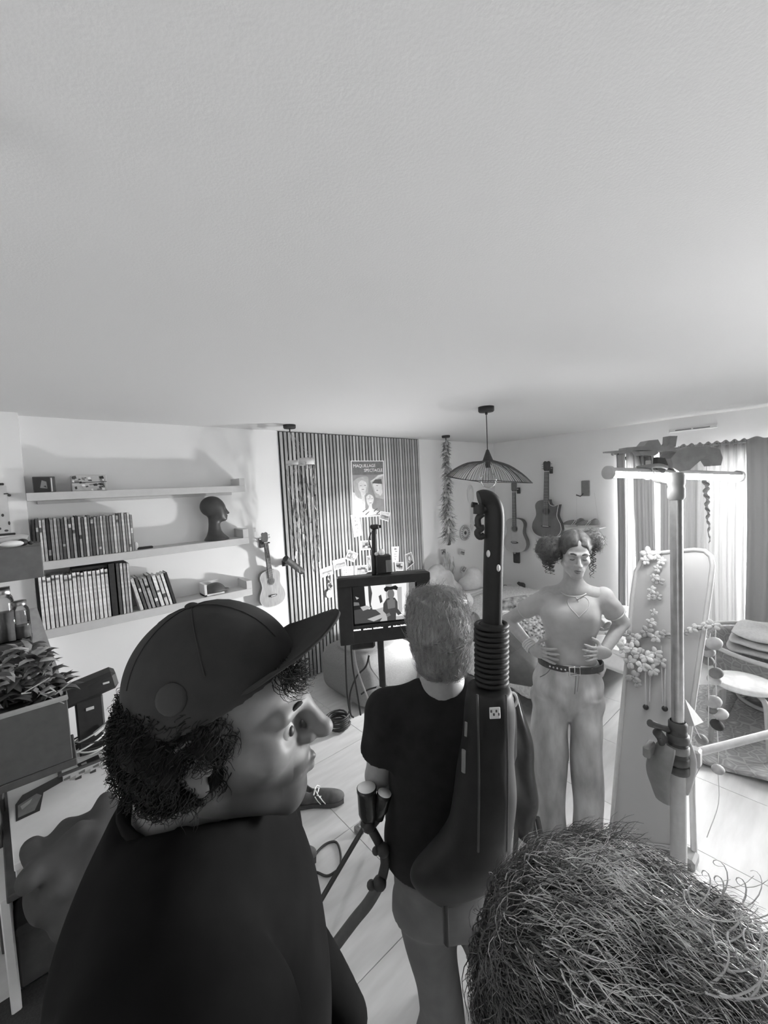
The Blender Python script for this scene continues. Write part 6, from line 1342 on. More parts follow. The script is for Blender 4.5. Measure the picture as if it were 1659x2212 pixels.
# face details
m_lip = M('woman_lips', .17, .4); m_hair = M('woman_hair', .085, .6, var=.3, scale=60, bump=.2); m_lash = M('lash', .04, .7)
g = G()
for x in (-1, 1): g.tube([TG @ V(HP(*p)) for p in ((x * .020, .0855, -.006), (x * .030, .0890, -.0085), (x * .042, .0825, -.007))], .0016, 6)
part('eyelash', g, m_lash, wo)
g = G()
for x in (-1, 1): g.tube(bez([TG @ V(HP(*p)) for p in ((x * .013, .0975, .022), (x * .030, .0930, .0275), (x * .048, .0800, .021))], 4), [.0030, .0040, .0044, .0046, .0046, .0044, .0040, .0032, .0020], 6)
part('eyebrow', g, m_hair, wo)
g = G()
for x in (-1, 1):
    g.tube(bez([TG @ V(HP(*p)) for p in ((0, .1015, -.0665), (x * .011, .0985, -.0660), (x * .022, .0895, -.0715))], 4), [.0042, .0043, .0042, .004, .0036, .003, .0024, .0016, .0008], 6, flat=.8)
    g.tube(bez([TG @ V(HP(*p)) for p in ((0, .1000, -.0775), (x * .010, .0970, -.0765), (x * .020, .0885, -.0730))], 4), [.0050, .0050, .0048, .0044, .0038, .003, .0022, .0014, .0008], 6, flat=.8)
part('lips', g, m_lip, wo)
# hair: parted cap, two puffs, loose curls
s = SDF((-.20, -.20, 1.36), (.20, .18, 1.70), .0042)
Rn = [[HR[i][j] for j in range(3)] for i in range(3)]
s.ell(HP(0, -.008, .046), (.075, .094, .084), .01, Rn).ell(HP(0, -.06, -.01), (.064, .050, .066), .03, Rn)
s.ell(HP(0, .094, -.016), (.062, .060, .076), .012, Rn, True)
s.chain([HP(0, .075, .100), HP(0, .055, .120)], [.0, .0], .001)
for pa_, pb_ in (((0, .095, .070), (0, .070, .112)), ((0, .070, .112), (0, .035, .136)), ((0, .035, .136), (0, -.02, .146))): s.cap(HP(*pa_), HP(*pb_), .0085, .0085, .003, True)
pL, pR = gl(1188, 1186, .0), gl(1277, 1170, -.02)
for c, rr_ in ((pL, gw(27)), (pR, gw(22))):
    s.ell(c, (rr_ * 1.0, rr_ * .9, rr_ * .92), .02)
    for k in range(6): a = k * 1.05; s.ell((c[0] + rr_ * .55 * math.cos(a), c[1] + .01 * math.sin(3 * a), c[2] + rr_ * .5 * math.sin(a)), rr_ * .55, .012)
s.warp(lambda X, Y, Z: .0035 * np.sin(95 * X + 40 * Z) * np.sin(80 * Z - 30 * Y) * np.sin(70 * Y + 1))
hr = link('hair', s.mesh('hair', m_hair, TG, 1), wo)
r = random.Random(3); st_ = []
for c, rr_ in ((pL, gw(28)), (pR, gw(23))):
    for k in range(420):
        a, b_ = r.uniform(0, 2 * pi), math.acos(r.uniform(-1, 1)); d = V((math.sin(b_) * math.cos(a), math.sin(b_) * math.sin(a), math.cos(b_))); o = V(c) + d * rr_ * .9; u = basis(d)[0]; w = d.cross(u); ph = r.uniform(0, 6); cr_l = r.uniform(.010, .022)
        st_.append(([TG @ (o + (u * math.cos(ph + 1.1 * i) + w * math.sin(ph + 1.1 * i)) * .006 + d * cr_l * i / 5) for i in range(7)], .0009))
for pxs, rad in (((1181, 1207, 1184, 1238), 6), ((1189, 1212, 1194, 1240), 5), ((1196, 1208, 1191, 1228), 5), ((1175, 1205, 1178, 1225), 5), ((1276, 1192, 1279, 1248), 4.5), ((1282, 1190, 1284, 1235), 4)):
    a, b_ = V(gl(pxs[0], pxs[1], .02)), V(gl(pxs[2], pxs[3], .02)); n = 26
    for q in range(2): st_.append(([TG @ (a.lerp(b_, i / n) + V((math.cos(i * .75 + q * 2), math.sin(i * .75 + q * 2), 0)) * gw(rad) * (.85 + .15 * q)) for i in range(n + 1)], .0040))
strands(st_, 1, m_hair, 'curls', wo, 5)
for a_, b_ in ((shL, eL), (shR, eR)):
    d = sdir(a_, b_); c = V(a_).lerp(V(b_), .595); u, w, _ = basis(d); g = G(); g.tube([TG @ (c + (u * math.cos(t) + w * math.sin(t)) * .0495) for t in [k * pi / 12 for k in range(24)]], .0032, 6, closed=True); part('sleeve_hem', g, M('top_trim', .54, .75), wo)
for x, y in ((1272, 1193),):
    g = G(); c = TG @ V(gl(x, y, .03)); g.tube([c + RX * (.012 * math.cos(a)) + V((0, 0, .012 * math.sin(a))) for a in [k * pi / 8 for k in range(16)]], .004, 6, closed=True); part('earring', g, m_paper, wo)
# top
zz = gz
def row(y, x0_, x1_, d, cy=-.02): z = gl((x0_ + x1_) / 2, y)[2]; a, b_ = gl(x0_, y)[0], gl(x1_, y)[0]; return (z, (a + b_) / 2, cy, abs(a - b_) / 2, d)
s = SDF((-.34, -.24, .90), (.34, .26, 1.44), .005)
s.stack([row(1427, 1178, 1289, .098), row(1405, 1178, 1285, .096), row(1380, 1177, 1288, .094), row(1350, 1170, 1296, .104), row(1325, 1167, 1301, .108), row(1305, 1168, 1305, .098), row(1290, 1180, 1304, .080, -.03), row(1279, 1202, 1280, .062, -.035), row(1271, 1214, 1264, .052, -.035)], .01)
for x in (1206, 1262): s.ell(gl(x, 1330, .052), (.056, .046, .054), .06)
def sleeves(s, arms, r0, r1, f, k=.02):
    q = SDF(s.lo, [a[-1] for a in s.ax], s.h); q.n = s.n; q.ax = s.ax; q.D = np.full(tuple(s.n), 1.0, np.float32)
    for a, b_ in arms:
        q.cap(a, tuple(V(a).lerp(V(b_), f + .06)), r0, r1, .0); d = sdir(a, b_); c = V(a).lerp(V(b_), f)
        q.box(tuple(c + d * .08), (.2, .2, .16), .001, .0, [[m_[i] for m_ in (basis(d)[0], basis(d)[1], d)] for i in range(3)], True)
    h = np.clip(.5 + .5 * (s.D - q.D) / k, 0, 1); s.D = s.D + (q.D - s.D) * h - k * h * (1 - h)
sleeves(s, ((shL, eL), (shR, eR)), .052, .048, .60)
s.ell(nb[:2] + (nb[2] + .045,), (.078, .085, .07), .006, None, True)
s.warp(lambda X, Y, Z: .0032 * np.sin(34 * Z + 16 * X) * np.sin(22 * X + 5) + .0035 * np.sin(62 * Z - 34 * np.abs(X - cb0)) * np.exp(-((Z - 1.06) / .07) ** 2) + .003 * np.sin(70 * Z + 24 * np.abs(X - cb0)) * np.exp(-((Z - 1.30) / .05) ** 2))
tme = s.mesh('top', M('top_cloth', .47, .75, var=.05, scale=30)); TBV = BVHTree.FromPolygons([v.co for v in tme.vertices], [p.vertices for p in tme.polygons])
def front(bv, x, z, d0):                       # depth of the garment's front at this place
    h = bv.ray_cast(V((x, .6, z)), V((0, -1, 0))); return h[0].y if h[0] else d0
tme.transform(TG); link('top', tme, wo)
g = G(); g.tube([TG @ V((nb[0] + .066 * math.cos(a), nb[1] + .012 + .070 * math.sin(a), nb[2] + .004 - .018 * math.sin(a))) for a in [k * pi / 14 for k in range(28)]], .0032, 6, closed=True); part('neck_band', g, M('top_trim', .54, .75), wo)
# heart shaped cut-out, shown as stitched outline with skin inside
hc = gl(1250, 1311, .095); hs = gw(20); H = []
for k in range(28):
    a = 2 * pi * k / 28; H.append((.062 * 16 * math.sin(a) ** 3 * hs, .062 * (13 * math.cos(a) - 5 * math.cos(2 * a) - 2 * math.cos(3 * a) - math.cos(4 * a)) * hs))
def chest(x, z): return front(TBV, x, z, .09) + .001
g = G(); g.tube([TG @ V((hc[0] + x, chest(hc[0] + x, hc[2] + z), hc[2] + z)) for x, z in H], .0024, 6, closed=True); part('heart_seam', g, M('top_trim', .32), wo)
# jeans
s = SDF((-.30, -.24, .0), (.30, .24, 1.06), .0065)
s.stack([row(1548, 1190, 1266, .05, -.02), row(1522, 1160, 1296, .10, -.02), row(1500, 1151, 1306, .125, -.02), row(1460, 1153, 1306, .120, -.02), row(1440, 1160, 1303, .108, -.02), row(1424, 1172, 1294, .100, -.02)], .02)
s.stack([row(1799, 1151, 1227, .105, 0), row(1760, 1149, 1227, .10, 0), row(1700, 1147, 1226, .09, 0), row(1620, 1147, 1227, .092, 0), row(1560, 1148, 1228, .10, -.01), row(1500, 1151, 1233, .105, -.02)], .02)
s.stack([row(1797, 1236, 1302, .10, .0), row(1760, 1235, 1301, .095, 0), row(1700, 1232, 1303, .088, 0), row(1620, 1232, 1305, .092, 0), row(1560, 1232, 1305, .10, -.01), row(1500, 1228, 1306, .105, -.02)], .005)
xc = gl(1229, 1650)[0]
s.warp(lambda X, Y, Z: .006 * np.sin(48 * Z - 26 * np.abs(X - xc)) * np.exp(-((Z - .80) / .08) ** 2) + .006 * np.sin(24 * X + 5 * Z) * np.sin(6 * Z + 1) + .0055 * np.sin(26 * Z + 20 * np.abs(X - xc) * (1 + .3 * np.sin(9 * Z))) * np.exp(-((Z - .78) / .22) ** 2) + .006 * np.sin(30 * np.abs(X - xc) + 3 * Z) * np.exp(-((Z - .12) / .3) ** 2) + .003 * np.sin(14 * Z + 31 * X))
s.cut(lambda X, Y, Z: .012 - Z)
m_jean = M('pale_denim', .50, .8, var=.34, scale=8, detail=6, stretch=(1.6, 1.6, .6))
jme = s.mesh('jeans', m_jean); JBV = BVHTree.FromPolygons([v.co for v in jme.vertices], [p.vertices for p in jme.polygons]); jme.transform(TG); link('jeans', jme, wo)
def jp(x, y): a = gl(x, y, .08); return TG @ V((a[0], front(JBV, a[0], a[2], .09), a[2]))
g = G()
g.tube([jp(1245 - (y - 1445) * .08, y) for y in range(1445, 1500, 5)], .0022, 6)
g.tube([jp(1252 - (y - 1445) * .12, y) for y in range(1445, 1495, 5)], .0014, 6)
for x0_, x1_ in ((1190, 1166), (1278, 1298)): g.tube([jp(x0_ + (x1_ - x0_) * t, 1443 + 26 * t ** .6) for t in [k / 8 for k in range(9)]], .0022, 6)
part('seams', g, M('seam', .22, .8), wo)
g = G(); zb_ = gz(1432); cb_ = gl(1231, 1432)[0]
def belt(a, o=0): return TG @ V((cb_ + (.151 + o) * math.cos(a), -.02 + (.103 + o) * math.sin(a), zb_))
P = []; F = []
for k in range(40):
    a = 2 * pi * k / 40; 
    for o, dz in ((.0, -.016), (.007, -.016), (.007, .016), (.0, .016)): P.append(belt(a, o) + V((0, 0, dz)))
for k in range(40):
    j = (k + 1) % 40; F += [(k * 4 + i, j * 4 + i, j * 4 + (i + 1) % 4, k * 4 + (i + 1) % 4) for i in range(4)]
g.add(P, F); part('belt', g, m_dark, wo)
g = G(); c = belt(math.radians(97), .010); g.tube([c + RX * (x * .026) + V((0, 0, z * .021)) for x, z in ((-1, -1), (1, -1), (1, 1), (-1, 1))], .005, 6, closed=True); g.cyl(c - V((0, 0, .02)), c + V((0, 0, .02)), .003, n=6); part('buckle', g, m_chrome, wo)
for k in range(5): g = G(); c = belt(math.radians(82 - 7 * k), .008); g.ell(c, (.006, .006, .006), 8, 5); part('belt_stud', g, m_chrome, wo)
for x in (-1, 1):
    T = TG @ Matrix.Translation((x * .11 + xc, -.06, .0)); g = G(); g.smooth = True; g.ell((0, .10, .03), (.042, .10, .028), 14, 8, T); g.box((0, .09, .008), (.075, .22, .014), T); part('shoe', g, m_dark, wo)
# wrist band
g = G(); a = V(wL); d = (V(wL) - V(eL)).normalized(); u, w, _ = basis(d)
for k in range(4): g.tube([TG @ (a - d * (.012 * k + .01) + (u * math.cos(t) + w * math.sin(t)) * .030) for t in [q * pi / 8 for q in range(16)]], .006, 6, closed=True)
part('wrist_band', g, m_pale, wo)

# ---- the person with the camera support on the back
D2 = 1.25; K0 = at(935, 1500, D2); K0 = V((K0.x, K0.y, 0)); TK = frame(K0, RX, FW, (0, 0, 1))
def kl(x, y, o=0.0):
    q = on_plane(x, y, K0 + FW * o, FW) - K0; return (q.dot(RX), q.dot(FW), q.z)
def krow(y, x0_, x1_, d, cy=0.0): a, b_ = kl(x0_, y), kl(x1_, y); return (kl((x0_ + x1_) / 2, y)[2], (a[0] + b_[0]) / 2, cy, abs(a[0] - b_[0]) / 2, d)
p2 = person('person', 'person seen from behind in a black shirt, pale messy bun, wearing the camera support', K0)
m_sk2 = skin_mat('operator_skin', .30)
s = SDF((-.32, -.20, .62), (.32, .48, 1.66), .005)
H2 = kl(948, 1385, .03); R2 = Matrix.Rotation(.06, 3, 'Z') @ Matrix.Rotation(-.06, 3, 'X'); P2 = head(s, H2, R2, .98, True, nl=.14)
n2 = kl(957, 1492, .0); s.cap(P2(0, -.02, -.06), n2, .050, .058, .02)
sL, sR = kl(838, 1545, .0), kl(1060, 1530, .0); s.chain([sL, n2, sR], [.05, .06, .05], .03)
eL2, eR2 = kl(816, 1675, .02), kl(1080, 1690, .05); s.chain([sL, eL2], [.050, .040], .02).chain([sR, eR2], [.05, .04], .02)
hL2, hR2 = kl(860, 1700, .24), kl(1050, 1700, .24); s.chain([eL2, hL2], [.040, .026], .01).chain([eR2, hR2], [.04, .026], .01)
for h_ in (hL2, hR2): fingers(s, h_, (0, 1, -.1), (1, 0, 0), (0, .1, 1), .95, .8, .1)
s.stack([(.64, .0, .0, .10, .07), (1.2, n2[0], 0, .10, .07)], .02)
link('body', s.mesh('body', m_sk2, TK), p2)
s = SDF((-.24, -.20, 1.22), (.24, .30, 1.72), .0048)
Rn2 = [[R2[i][j] for j in range(3)] for i in range(3)]
s.ell(P2(0, -.018, .045), (.086, .106, .095), .01, Rn2).ell(P2(0, -.055, -.03), (.076, .060, .075), .03, Rn2).ell(P2(0, .1, -.03), (.07, .06, .08), .01, Rn2, True)
s.ell(kl(948, 1293, .03), (.060, .050, .036), .03).ell(kl(908, 1315, .05), (.040, .06, .055), .04).ell(kl(986, 1318, .04), (.036, .05, .05), .04).ell(kl(948, 1370, -.02), (.082, .08, .10), .03)
s.warp(lambda X, Y, Z: .004 * np.sin(60 * X + 10 * np.sin(20 * Z)) * np.sin(30 * Z + 2))
m_h2 = M('bun_hair', .30, .6, var=.35, scale=40, stretch=(3, 3, .6), bump=.15); hme = s.mesh('hair', m_h2); bun = V(kl(948, 1296, .03)); hl = fur(hme, None, 4800, random.Random(5), (.025, .055), (.0005, .0010), lambda p, d: (bun - p).normalized() * .9, .003, None, .0002, 7, 3, .7)
hme.transform(TK); hme.update(); link('hair', hme, p2)
r = random.Random(14); st_ = [([TK @ p for p in P], q) for P, q in hl]
for k in range(260):
    a = r.uniform(0, 2 * pi); t = r.uniform(-.6, 1); d = V((math.cos(a) * math.sqrt(max(0, 1 - t * t)), math.sin(a) * math.sqrt(max(0, 1 - t * t)), t)); o = V(P2(0, -.018, .035)) + V((d.x * .085, d.y * .105, d.z * .100)); tg_ = (V(kl(948, 1296, .03)) - o); l = r.uniform(.05, .12)
    tg_.normalize(); ph = r.uniform(0, 6); st_.append(([TK @ (o + tg_ * l * i / 6 + d * (.006 * math.sin(i * .9 + ph) + .004) + V((.004 * math.sin(i + ph), 0, 0))) for i in range(7)], .0011))
for k in range(60):
    o = V(kl(948, 1298, .03)); a = r.uniform(0, 2 * pi); d = V((math.cos(a), .4 * math.sin(2 * a), math.sin(a))); ph = r.uniform(0, 6)
    st_.append(([TK @ (o + d * (.035 + .006 * i) + V((.005 * math.sin(i + ph), .005 * math.cos(i + ph), 0))) for i in range(7)], .0012))
strands(st_, 1, m_h2, 'stray_hair', p2)
s = SDF((-.34, -.24, .72), (.34, .30, 1.42), .006)
s.stack([krow(1905, 845, 1085, .125), krow(1870, 835, 1090, .13), krow(1800, 832, 1085, .13), krow(1700, 842, 1078, .125), krow(1620, 842, 1080, .125), krow(1560, 838, 1080, .115), krow(1520, 850, 1060, .10), krow(1495, 885, 1030, .08), krow(1482, 905, 1010, .07)], .01)
sleeves(s, ((sL, eL2), (sR, eR2)), .074, .066, .60, .03)
s.chain([tuple(V(sL) + V((0, 0, .022))), (n2[0] - .05, n2[1], n2[2] - .01)], [.05, .055], .03).chain([tuple(V(sR) + V((0, 0, .022))), (n2[0] + .05, n2[1], n2[2] - .01)], [.05, .055], .03)
s.ell((n2[0], n2[1] + .03, n2[2] + .055), (.070, .078, .066), .006, None, True)
s.warp(lambda X, Y, Z: .004 * np.sin(20 * X + 14 * Z) * np.sin(16 * Z + 4))
link('shirt', s.mesh('shirt', M('black_cotton', .020, .85, var=.2, spec=.15), TK), p2)
s = SDF((-.34, -.24, .0), (.42, .30, 1.0), .009)
s.stack([krow(1960, 850, 1050, .11), krow(1900, 846, 1070, .12), krow(1850, 846, 1070, .12)], .03)
for rows in (((2290, 890, 1015), (2200, 905, 1000), (2100, 897, 994), (2000, 868, 984), (1930, 852, 975)), ((2290, 1040, 1150), (2200, 1045, 1135), (2100, 1018, 1105), (2000, 988, 1075), (1930, 970, 1066))):
    s.stack([krow(y, a, b_, .085 if y > 2050 else .095) for y, a, b_ in rows], .03)
s.warp(lambda X, Y, Z: .005 * np.sin(18 * Z + 25 * X)); s.cut(lambda X, Y, Z: .02 - Z)
link('trousers', s.mesh('trousers', M('grey_trousers', .13, .85, var=.15, scale=12), TK), p2)
for y, x in ((2290, 955), (2290, 1095)):
    c = kl(x, y); T = TK @ Matrix.Translation((c[0], -.02, .0)); g = G(); g.ell((0, .10, .035), (.045, .10, .032), 14, 8, T); g.box((0, .09, .010), (.08, .24, .018), T); part('shoe', g, m_dark, p2)
# the support worn on the back
sp2 = thing('camera_support', 'black back-worn camera support: tall curved arm, ribbed sleeve, padded back case', 'camera support', TK @ V(kl(1055, 1690, -.2)))
m_sup = M('support_black', .020, .55, var=.15, spec=.3)
OB = -.215
def kq(x, y, o=OB): return V(kl(x, y, o))
s = SDF((-.16, -.36, .74), (.30, .0, 1.40), .0055)
def brow(y, x0_, x1_, d, cy): a, b_ = kl(x0_, y, cy), kl(x1_, y, cy); return (kl((x0_ + x1_) / 2, y, cy)[2], (a[0] + b_[0]) / 2, cy, abs(a[0] - b_[0]) / 2, d)
s.stack([brow(1940, 940, 985, .03, OB + .04), brow(1922, 905, 1030, .045, OB + .03), brow(1900, 880, 1080, .055, OB + .02), brow(1876, 884, 1100, .06, OB + .01), brow(1840, 925, 1105, .065, OB), brow(1780, 965, 1108, .072, OB), brow(1700, 985, 1110, .078, OB), brow(1560, 1000, 1108, .078, OB), brow(1500, 1010, 1104, .07, OB), brow(1484, 1015, 1098, .055, OB)], .01)
s.warp(lambda X, Y, Z: .003 * np.sin(26 * Z + 8 * X))
link('back_case', s.mesh('back_case', m_sup, TK), sp2)
def wt(P, ws, n=12, fl=.75): g = G(); g.tube([TK @ V(p) for p in P], ws, n, flat=fl); return g
AP = [kq(1062, 1352), kq(1063, 1300), kq(1065, 1200), kq(1067, 1140), kq(1066, 1105), kq(1058, 1084), kq(1044, 1076), kq(1034, 1078)]
P = bez(AP, 6); n = len(P); W = [.0255 - .003 * (i / n > .75) * ((i / n - .75) * 4) for i in range(n)]
part('arm', wt(P, W, 16, .8), m_sup, sp2)
for x, y in ((1054, 1196), (1076, 1227)): g = G(); g.ell(TK @ kq(x, y, OB - .028), (.006, .004, .009), 8, 6); part('rivet', g, m_pale, sp2)
P = [kq(1062, y) for y in range(1344, 1484, 8)]; part('sleeve', wt(P, [.024] + [.036] * (len(P) - 2) + [.030], 18, .9), m_sup, sp2)
for k in range(12):
    c = TK @ kq(1061, 1350 + k * 11); u = RX; g = G(); g.tube([c + RX * (.0375 * math.cos(a)) + FW * (.034 * math.sin(a)) for a in [q * pi / 12 for q in range(24)]], .0062, 8, closed=True); part('sleeve_rib', g, m_sup, sp2)
for pts, w in (([(1030, 1092), (1018, 1090)], .007), ([(1034, 1090), (1034, 1110)], .014), ([(1042, 1110), (1032, 1120), (1034, 1138), (1044, 1140)], .008), ([(1040, 1142), (1030, 1150), (1036, 1160), (1046, 1156)], .008), ([(1026, 1132), (1036, 1140)], .005), ([(1048, 1098), (1030, 1104)], .010)):
    part('hook', wt(bez([kq(x, y) for x, y in pts], 4) if len(pts) > 2 else [kq(x, y) for x, y in pts], w, 8, 1), m_black, sp2)
part('lower_strap', wt([kq(957, 1905), kq(961, 1960), kq(964, 2040)], .010, 8, .5), m_black, sp2)
g = G(); p = kq(1068, 1540, OB - .088); g.bbox(TK @ p, (.025, .004, .027), .001, None, Matrix((RX, FW, V((0, 0, 1)))).transposed()); part('white_label', g, m_paper, sp2)
g = G(); 
for k in range(4): g.bbox(TK @ (p + V((-.009 + .006 * k, -.003, .006 - .008 * (k % 2)))), (.004, .002, .006), .0005, None, Matrix((RX, FW, V((0, 0, 1)))).transposed())
part('label_print', g, m_dark, sp2)
g = G(); g.tube([TK @ kq(1001, 1620, OB - .082), TK @ kq(1000, 1668, OB - .084)], .006, 8, flat=.5); part('metal_clip', g, m_grey, sp2)
g = G(); g.tube([TK @ kq(1006, 1560, OB - .08), TK @ kq(1005, 1590, OB - .082)], .004, 8, flat=.5); part('metal_clip', g, m_grey, sp2)
for x in (1030, 1092): part('piping', wt(bez([kq(x, 1500, OB - .07), kq(x + 3, 1600, OB - .082), kq(x + 4, 1720, OB - .08), kq(x + 2, 1840, OB - .07)], 6), .003, 6, 1), m_dark, sp2)
# dark jacket between support and woman
J0 = at(1128, 1640, 1.95); jz = J0.z; jk = thing('draped_jacket', 'black shiny jacket hung over a low stool, right of the camera support', 'jacket', V((J0.x, J0.y, 0)))
s = SDF((-.22, -.20, .1), (.24, .2, 1.02), .008); zt_ = at(1118, 1487, 1.95).z
s.stack([(.20, -.01, 0, .05, .10), (.45, -.005, 0, .058, .11), (.7, -.012, 0, .050, .11), (zt_ - .06, -.03, 0, .036, .09), (zt_, -.035, 0, .02, .05)], .02)
s.warp(lambda X, Y, Z: .010 * np.sin(40 * X + 16 * Z) * np.sin(9 * Z + 1)); s.cut(lambda X, Y, Z: .21 - Z)
TJ = frame(V((J0.x, J0.y, 0)), RX, FW, (0, 0, 1)); link('cloth', s.mesh('cloth', M('shiny_black', .03, .32, var=.2), TJ), jk)
for a in range(4):
    g = G(); d = RX * (.08 * (1 if a % 2 else -1)) + FW * (.08 * (1 if a > 1 else -1)); g.cyl(V((J0.x, J0.y, .004)) + d * 1.1, V((J0.x, J0.y, .30)) + d * .6, .012, n=8); part('stool_leg', g, m_dark, jk)
g = G(); c = at(1106, 1512, 1.80); g.tube([c + RX * (.022 * math.cos(t)) + V((0, 0, .034 * math.sin(t))) - FW * .0 for t in [q * pi / 10 for q in range(20)]], .006, 6, closed=True); g.ell(c, (.012, .006, .018), 10, 6); part('badge', g, m_pale, jk)

# ---- the man in the cap
DH = .50; HCm = at(490, 1550, DH); AZ = math.radians(-36)
mf = V((math.cos(AZ), math.sin(AZ), 0)); mr2 = mf.cross(V((0, 0, 1))); 
Rp = Matrix((mr2, mf, V((0, 0, 1)))).transposed() @ Matrix.Rotation(-.02, 3, 'X') @ Matrix.Rotation(.04, 3, 'Y')
TMm = Matrix.Translation(HCm) @ Rp.to_4x4()
ma = person('person', 'man in a dark cap in the foreground, face in profile, dark beard stubble, black shirt', V((HCm.x, HCm.y, 0)))
I3 = Matrix.Identity(3)
m_skm = M('man_skin', .16, .5, var=.06, scale=70, bump=.03, spec=.3, tone=True)
s = SDF((-.10, -.13, -.24), (.10, .14, .14), .0026)
PM = head(s, (0, 0, 0), I3, .99, False, chin=.99, nose=1.12, nl=.20, nz=.64, mz=.006, nr=.92)
s.cap((0, .092, .020), (0, .106, -.008), .0095, .0095, .008); s.cap((0, -.035, -.12), (0, -.055, -.22), .060, .068, .02); s.cap((0, -.050, -.05), (0, -.066, -.18), .056, .060, .02)
for x in (-1, 1): s.ell((x * .040, .100, -.001), (.024, .020, .0125), .012, None, True).ell((x * .0316, .090, -.0020), (.0150, .011, .0036), .003, None, True).ell((x * .0400, .084, -.0022), (.008, .009, .0024), .002, None, True)
me = s.mesh('body', m_skm, TMm); IT = np.array(TMm.inverted(), np.float32)
def beard(P):
    L = P @ IT[:3, :3].T + IT[:3, 3]; x, y, z = L[:, 0], L[:, 1], L[:, 2]; sm = lambda a, b, v: np.clip((v - a) / (b - a), 0, 1)
    jaw = sm(-.030, -.062, z + .25 * (y - .06)) * sm(-.02, .02, y) * sm(-.145, -.125, z); lip = np.exp(-((z + .073) / .010) ** 2 - (x / .026) ** 2) * (y > .07)
    mus = np.exp(-((z + .056) / .008) ** 2) * (np.abs(x) < .034) * (y > .075)
    return (1 - .72 * np.clip(jaw + mus, 0, 1) * (1 - lip)) * (1 - .3 * lip)
set_tone(me, beard); link('body', me, ma)
for x in (-1, 1):
    g = G(); c = V((x * .0316, .0742, -.0020)); g.ell(c, (.0124,) * 3, 16, 12, TMm); e = part('eyeball', g, M('eye_white', .45, .25), ma)
    g = G(); g.ell(c + V((x * .0030, .0090, .0008)), (.0064, .0042, .0064), 14, 8, TMm); part('iris', g, m_black, e)
    g = G(); g.tube(bez([TMm @ V(p) for p in ((x * .014, .0945, .021), (x * .030, .0915, .0270), (x * .050, .0765, .020))], 4), [.002, .0024, .0028, .003, .003, .0028, .0024, .002, .0012], 6); part('eyebrow', g, M('man_hair', .013, .8, var=.3, scale=50, spec=.15), ma)
m_mh = M('man_hair', .022, .75)
r = random.Random(33); st_ = []
for k in range(600):            # beard stubble
    x = r.uniform(-1, 1); z = r.uniform(-.094, -.052); y = .098 - 2.2 * (abs(x) * .058) ** 1.5 * 4 - max(0, -(z + .09)) * .5; 
    a = r.uniform(-.1, 1.45); q = V((math.copysign(1, x) * .060 * math.sin(a) ** .8 if a > 0 else 0, .018 + .074 * math.cos(max(a, 0)), z - .02 * math.cos(a) * (z < -.09)))
    st_.append(([TMm @ q, TMm @ (q + V((q.x * .05, .002, -.005)))], .0005))
# hair behind and below the cap
s = SDF((-.16, -.20, -.20), (.16, .12, .13), .0042)
s.ell((0, -.028, .018), (.092, .088, .085), .01).ell((0, -.052, -.008), (.082, .050, .052), .03).ell((.03, -.035, -.012), (.058, .045, .040), .03)
s.ell((0, .085, -.02), (.14, .075, .16), .02, None, True); s.ell((.09, -.008, -.014), (.03, .020, .028), .008, None, True)
s.warp(lambda X, Y, Z: .006 * np.sin(70 * Y + 20 * Z) * np.sin(65 * Z + 9) + .003 * np.sin(120 * Z + 40 * X))
hme = s.mesh('hair', m_mh); hme.transform(Matrix.Identity(4)); hl = fur(hme, None, 4200, r, (.014, .034), (.0004, .0008), lambda p, d: V((0, -.35, -1)), .0036, lambda p, d: p.z < .06 and p.y < .045, .0012)
hme.transform(TMm); hme.update(); link('hair', hme, ma)
st_ = [([TMm @ p for p in P], q) for P, q in hl]
for k in range(0):
    a = r.uniform(.75, 2.4) * (1 if r.random() < .8 else -1); t = r.uniform(-.8, .45); d = V((math.sin(a) * math.sqrt(1 - t * t), -abs(math.sin(r.uniform(.5, 1.57))) * math.sqrt(1 - t * t), t)); d.normalize(); o = V((d.x * .098, -.06 + d.y * .108, -.03 + d.z * .125)); ph = r.uniform(0, 6); l = r.uniform(.02, .06); dn = V((d.x * .3, d.y * .35, -1)).normalized(); u = basis(dn)[0]; w = dn.cross(u)
    st_.append(([TMm @ (o + dn * l * i / 9 + (u * math.cos(ph + i * .8) + w * math.sin(ph + i * .8)) * .007 + d * .003) for i in range(10)], .0011))
for k in range(170):
    o = V((r.uniform(.01, .06), .090 + r.uniform(-.02, .006), .078 + r.uniform(-.012, .01))); ph = r.uniform(0, 6)
    st_.append(([TMm @ (o + V((.012 * math.cos(ph + i * .7), .004 + .006 * math.sin(ph + i * .7) + i * .0012, -.0026 * i)) ) for i in range(9)], .00045))
strands(st_, 1, m_mh, 'curls', ma)
# cap
s = SDF((-.13, -.17, -.02), (.13, .14, .165), .0036)
Rc = Matrix.Rotation(.22, 3, 'X'); Rcn = [[Rc[i][j] for j in range(3)] for i in range(3)]
s.ell((0, -.011, .050), (.090, .101, .096), .0, Rcn); s.cut(lambda X, Y, Z: .034 + .40 * (Y + .02) - Z)
s.ell((0, -.011, .046), (.083, .094, .088), .003, Rcn, True)
cp = link('cap_crown', s.mesh('cap_crown', M('cap_cloth', .030, .85, var=.12, scale=40, spec=.2), TMm), ma)
def brim(u, w):
    a = (u - .5) * 2.2; x = .086 * math.sin(a) * (1 - .06 * w); y = .070 * math.cos(a) - .0 + .074 * w * math.cos(a * .75) - .02 * (1 - math.cos(a)); z = .072 + .054 * w - .030 * (abs(math.sin(a)) ** 2) * (.6 + w)
    return (x, y, z)
g = G(); g.sheet(brim, 24, 10, .0035, TMm); part('brim', g, M('cap_cloth', .03), cp)
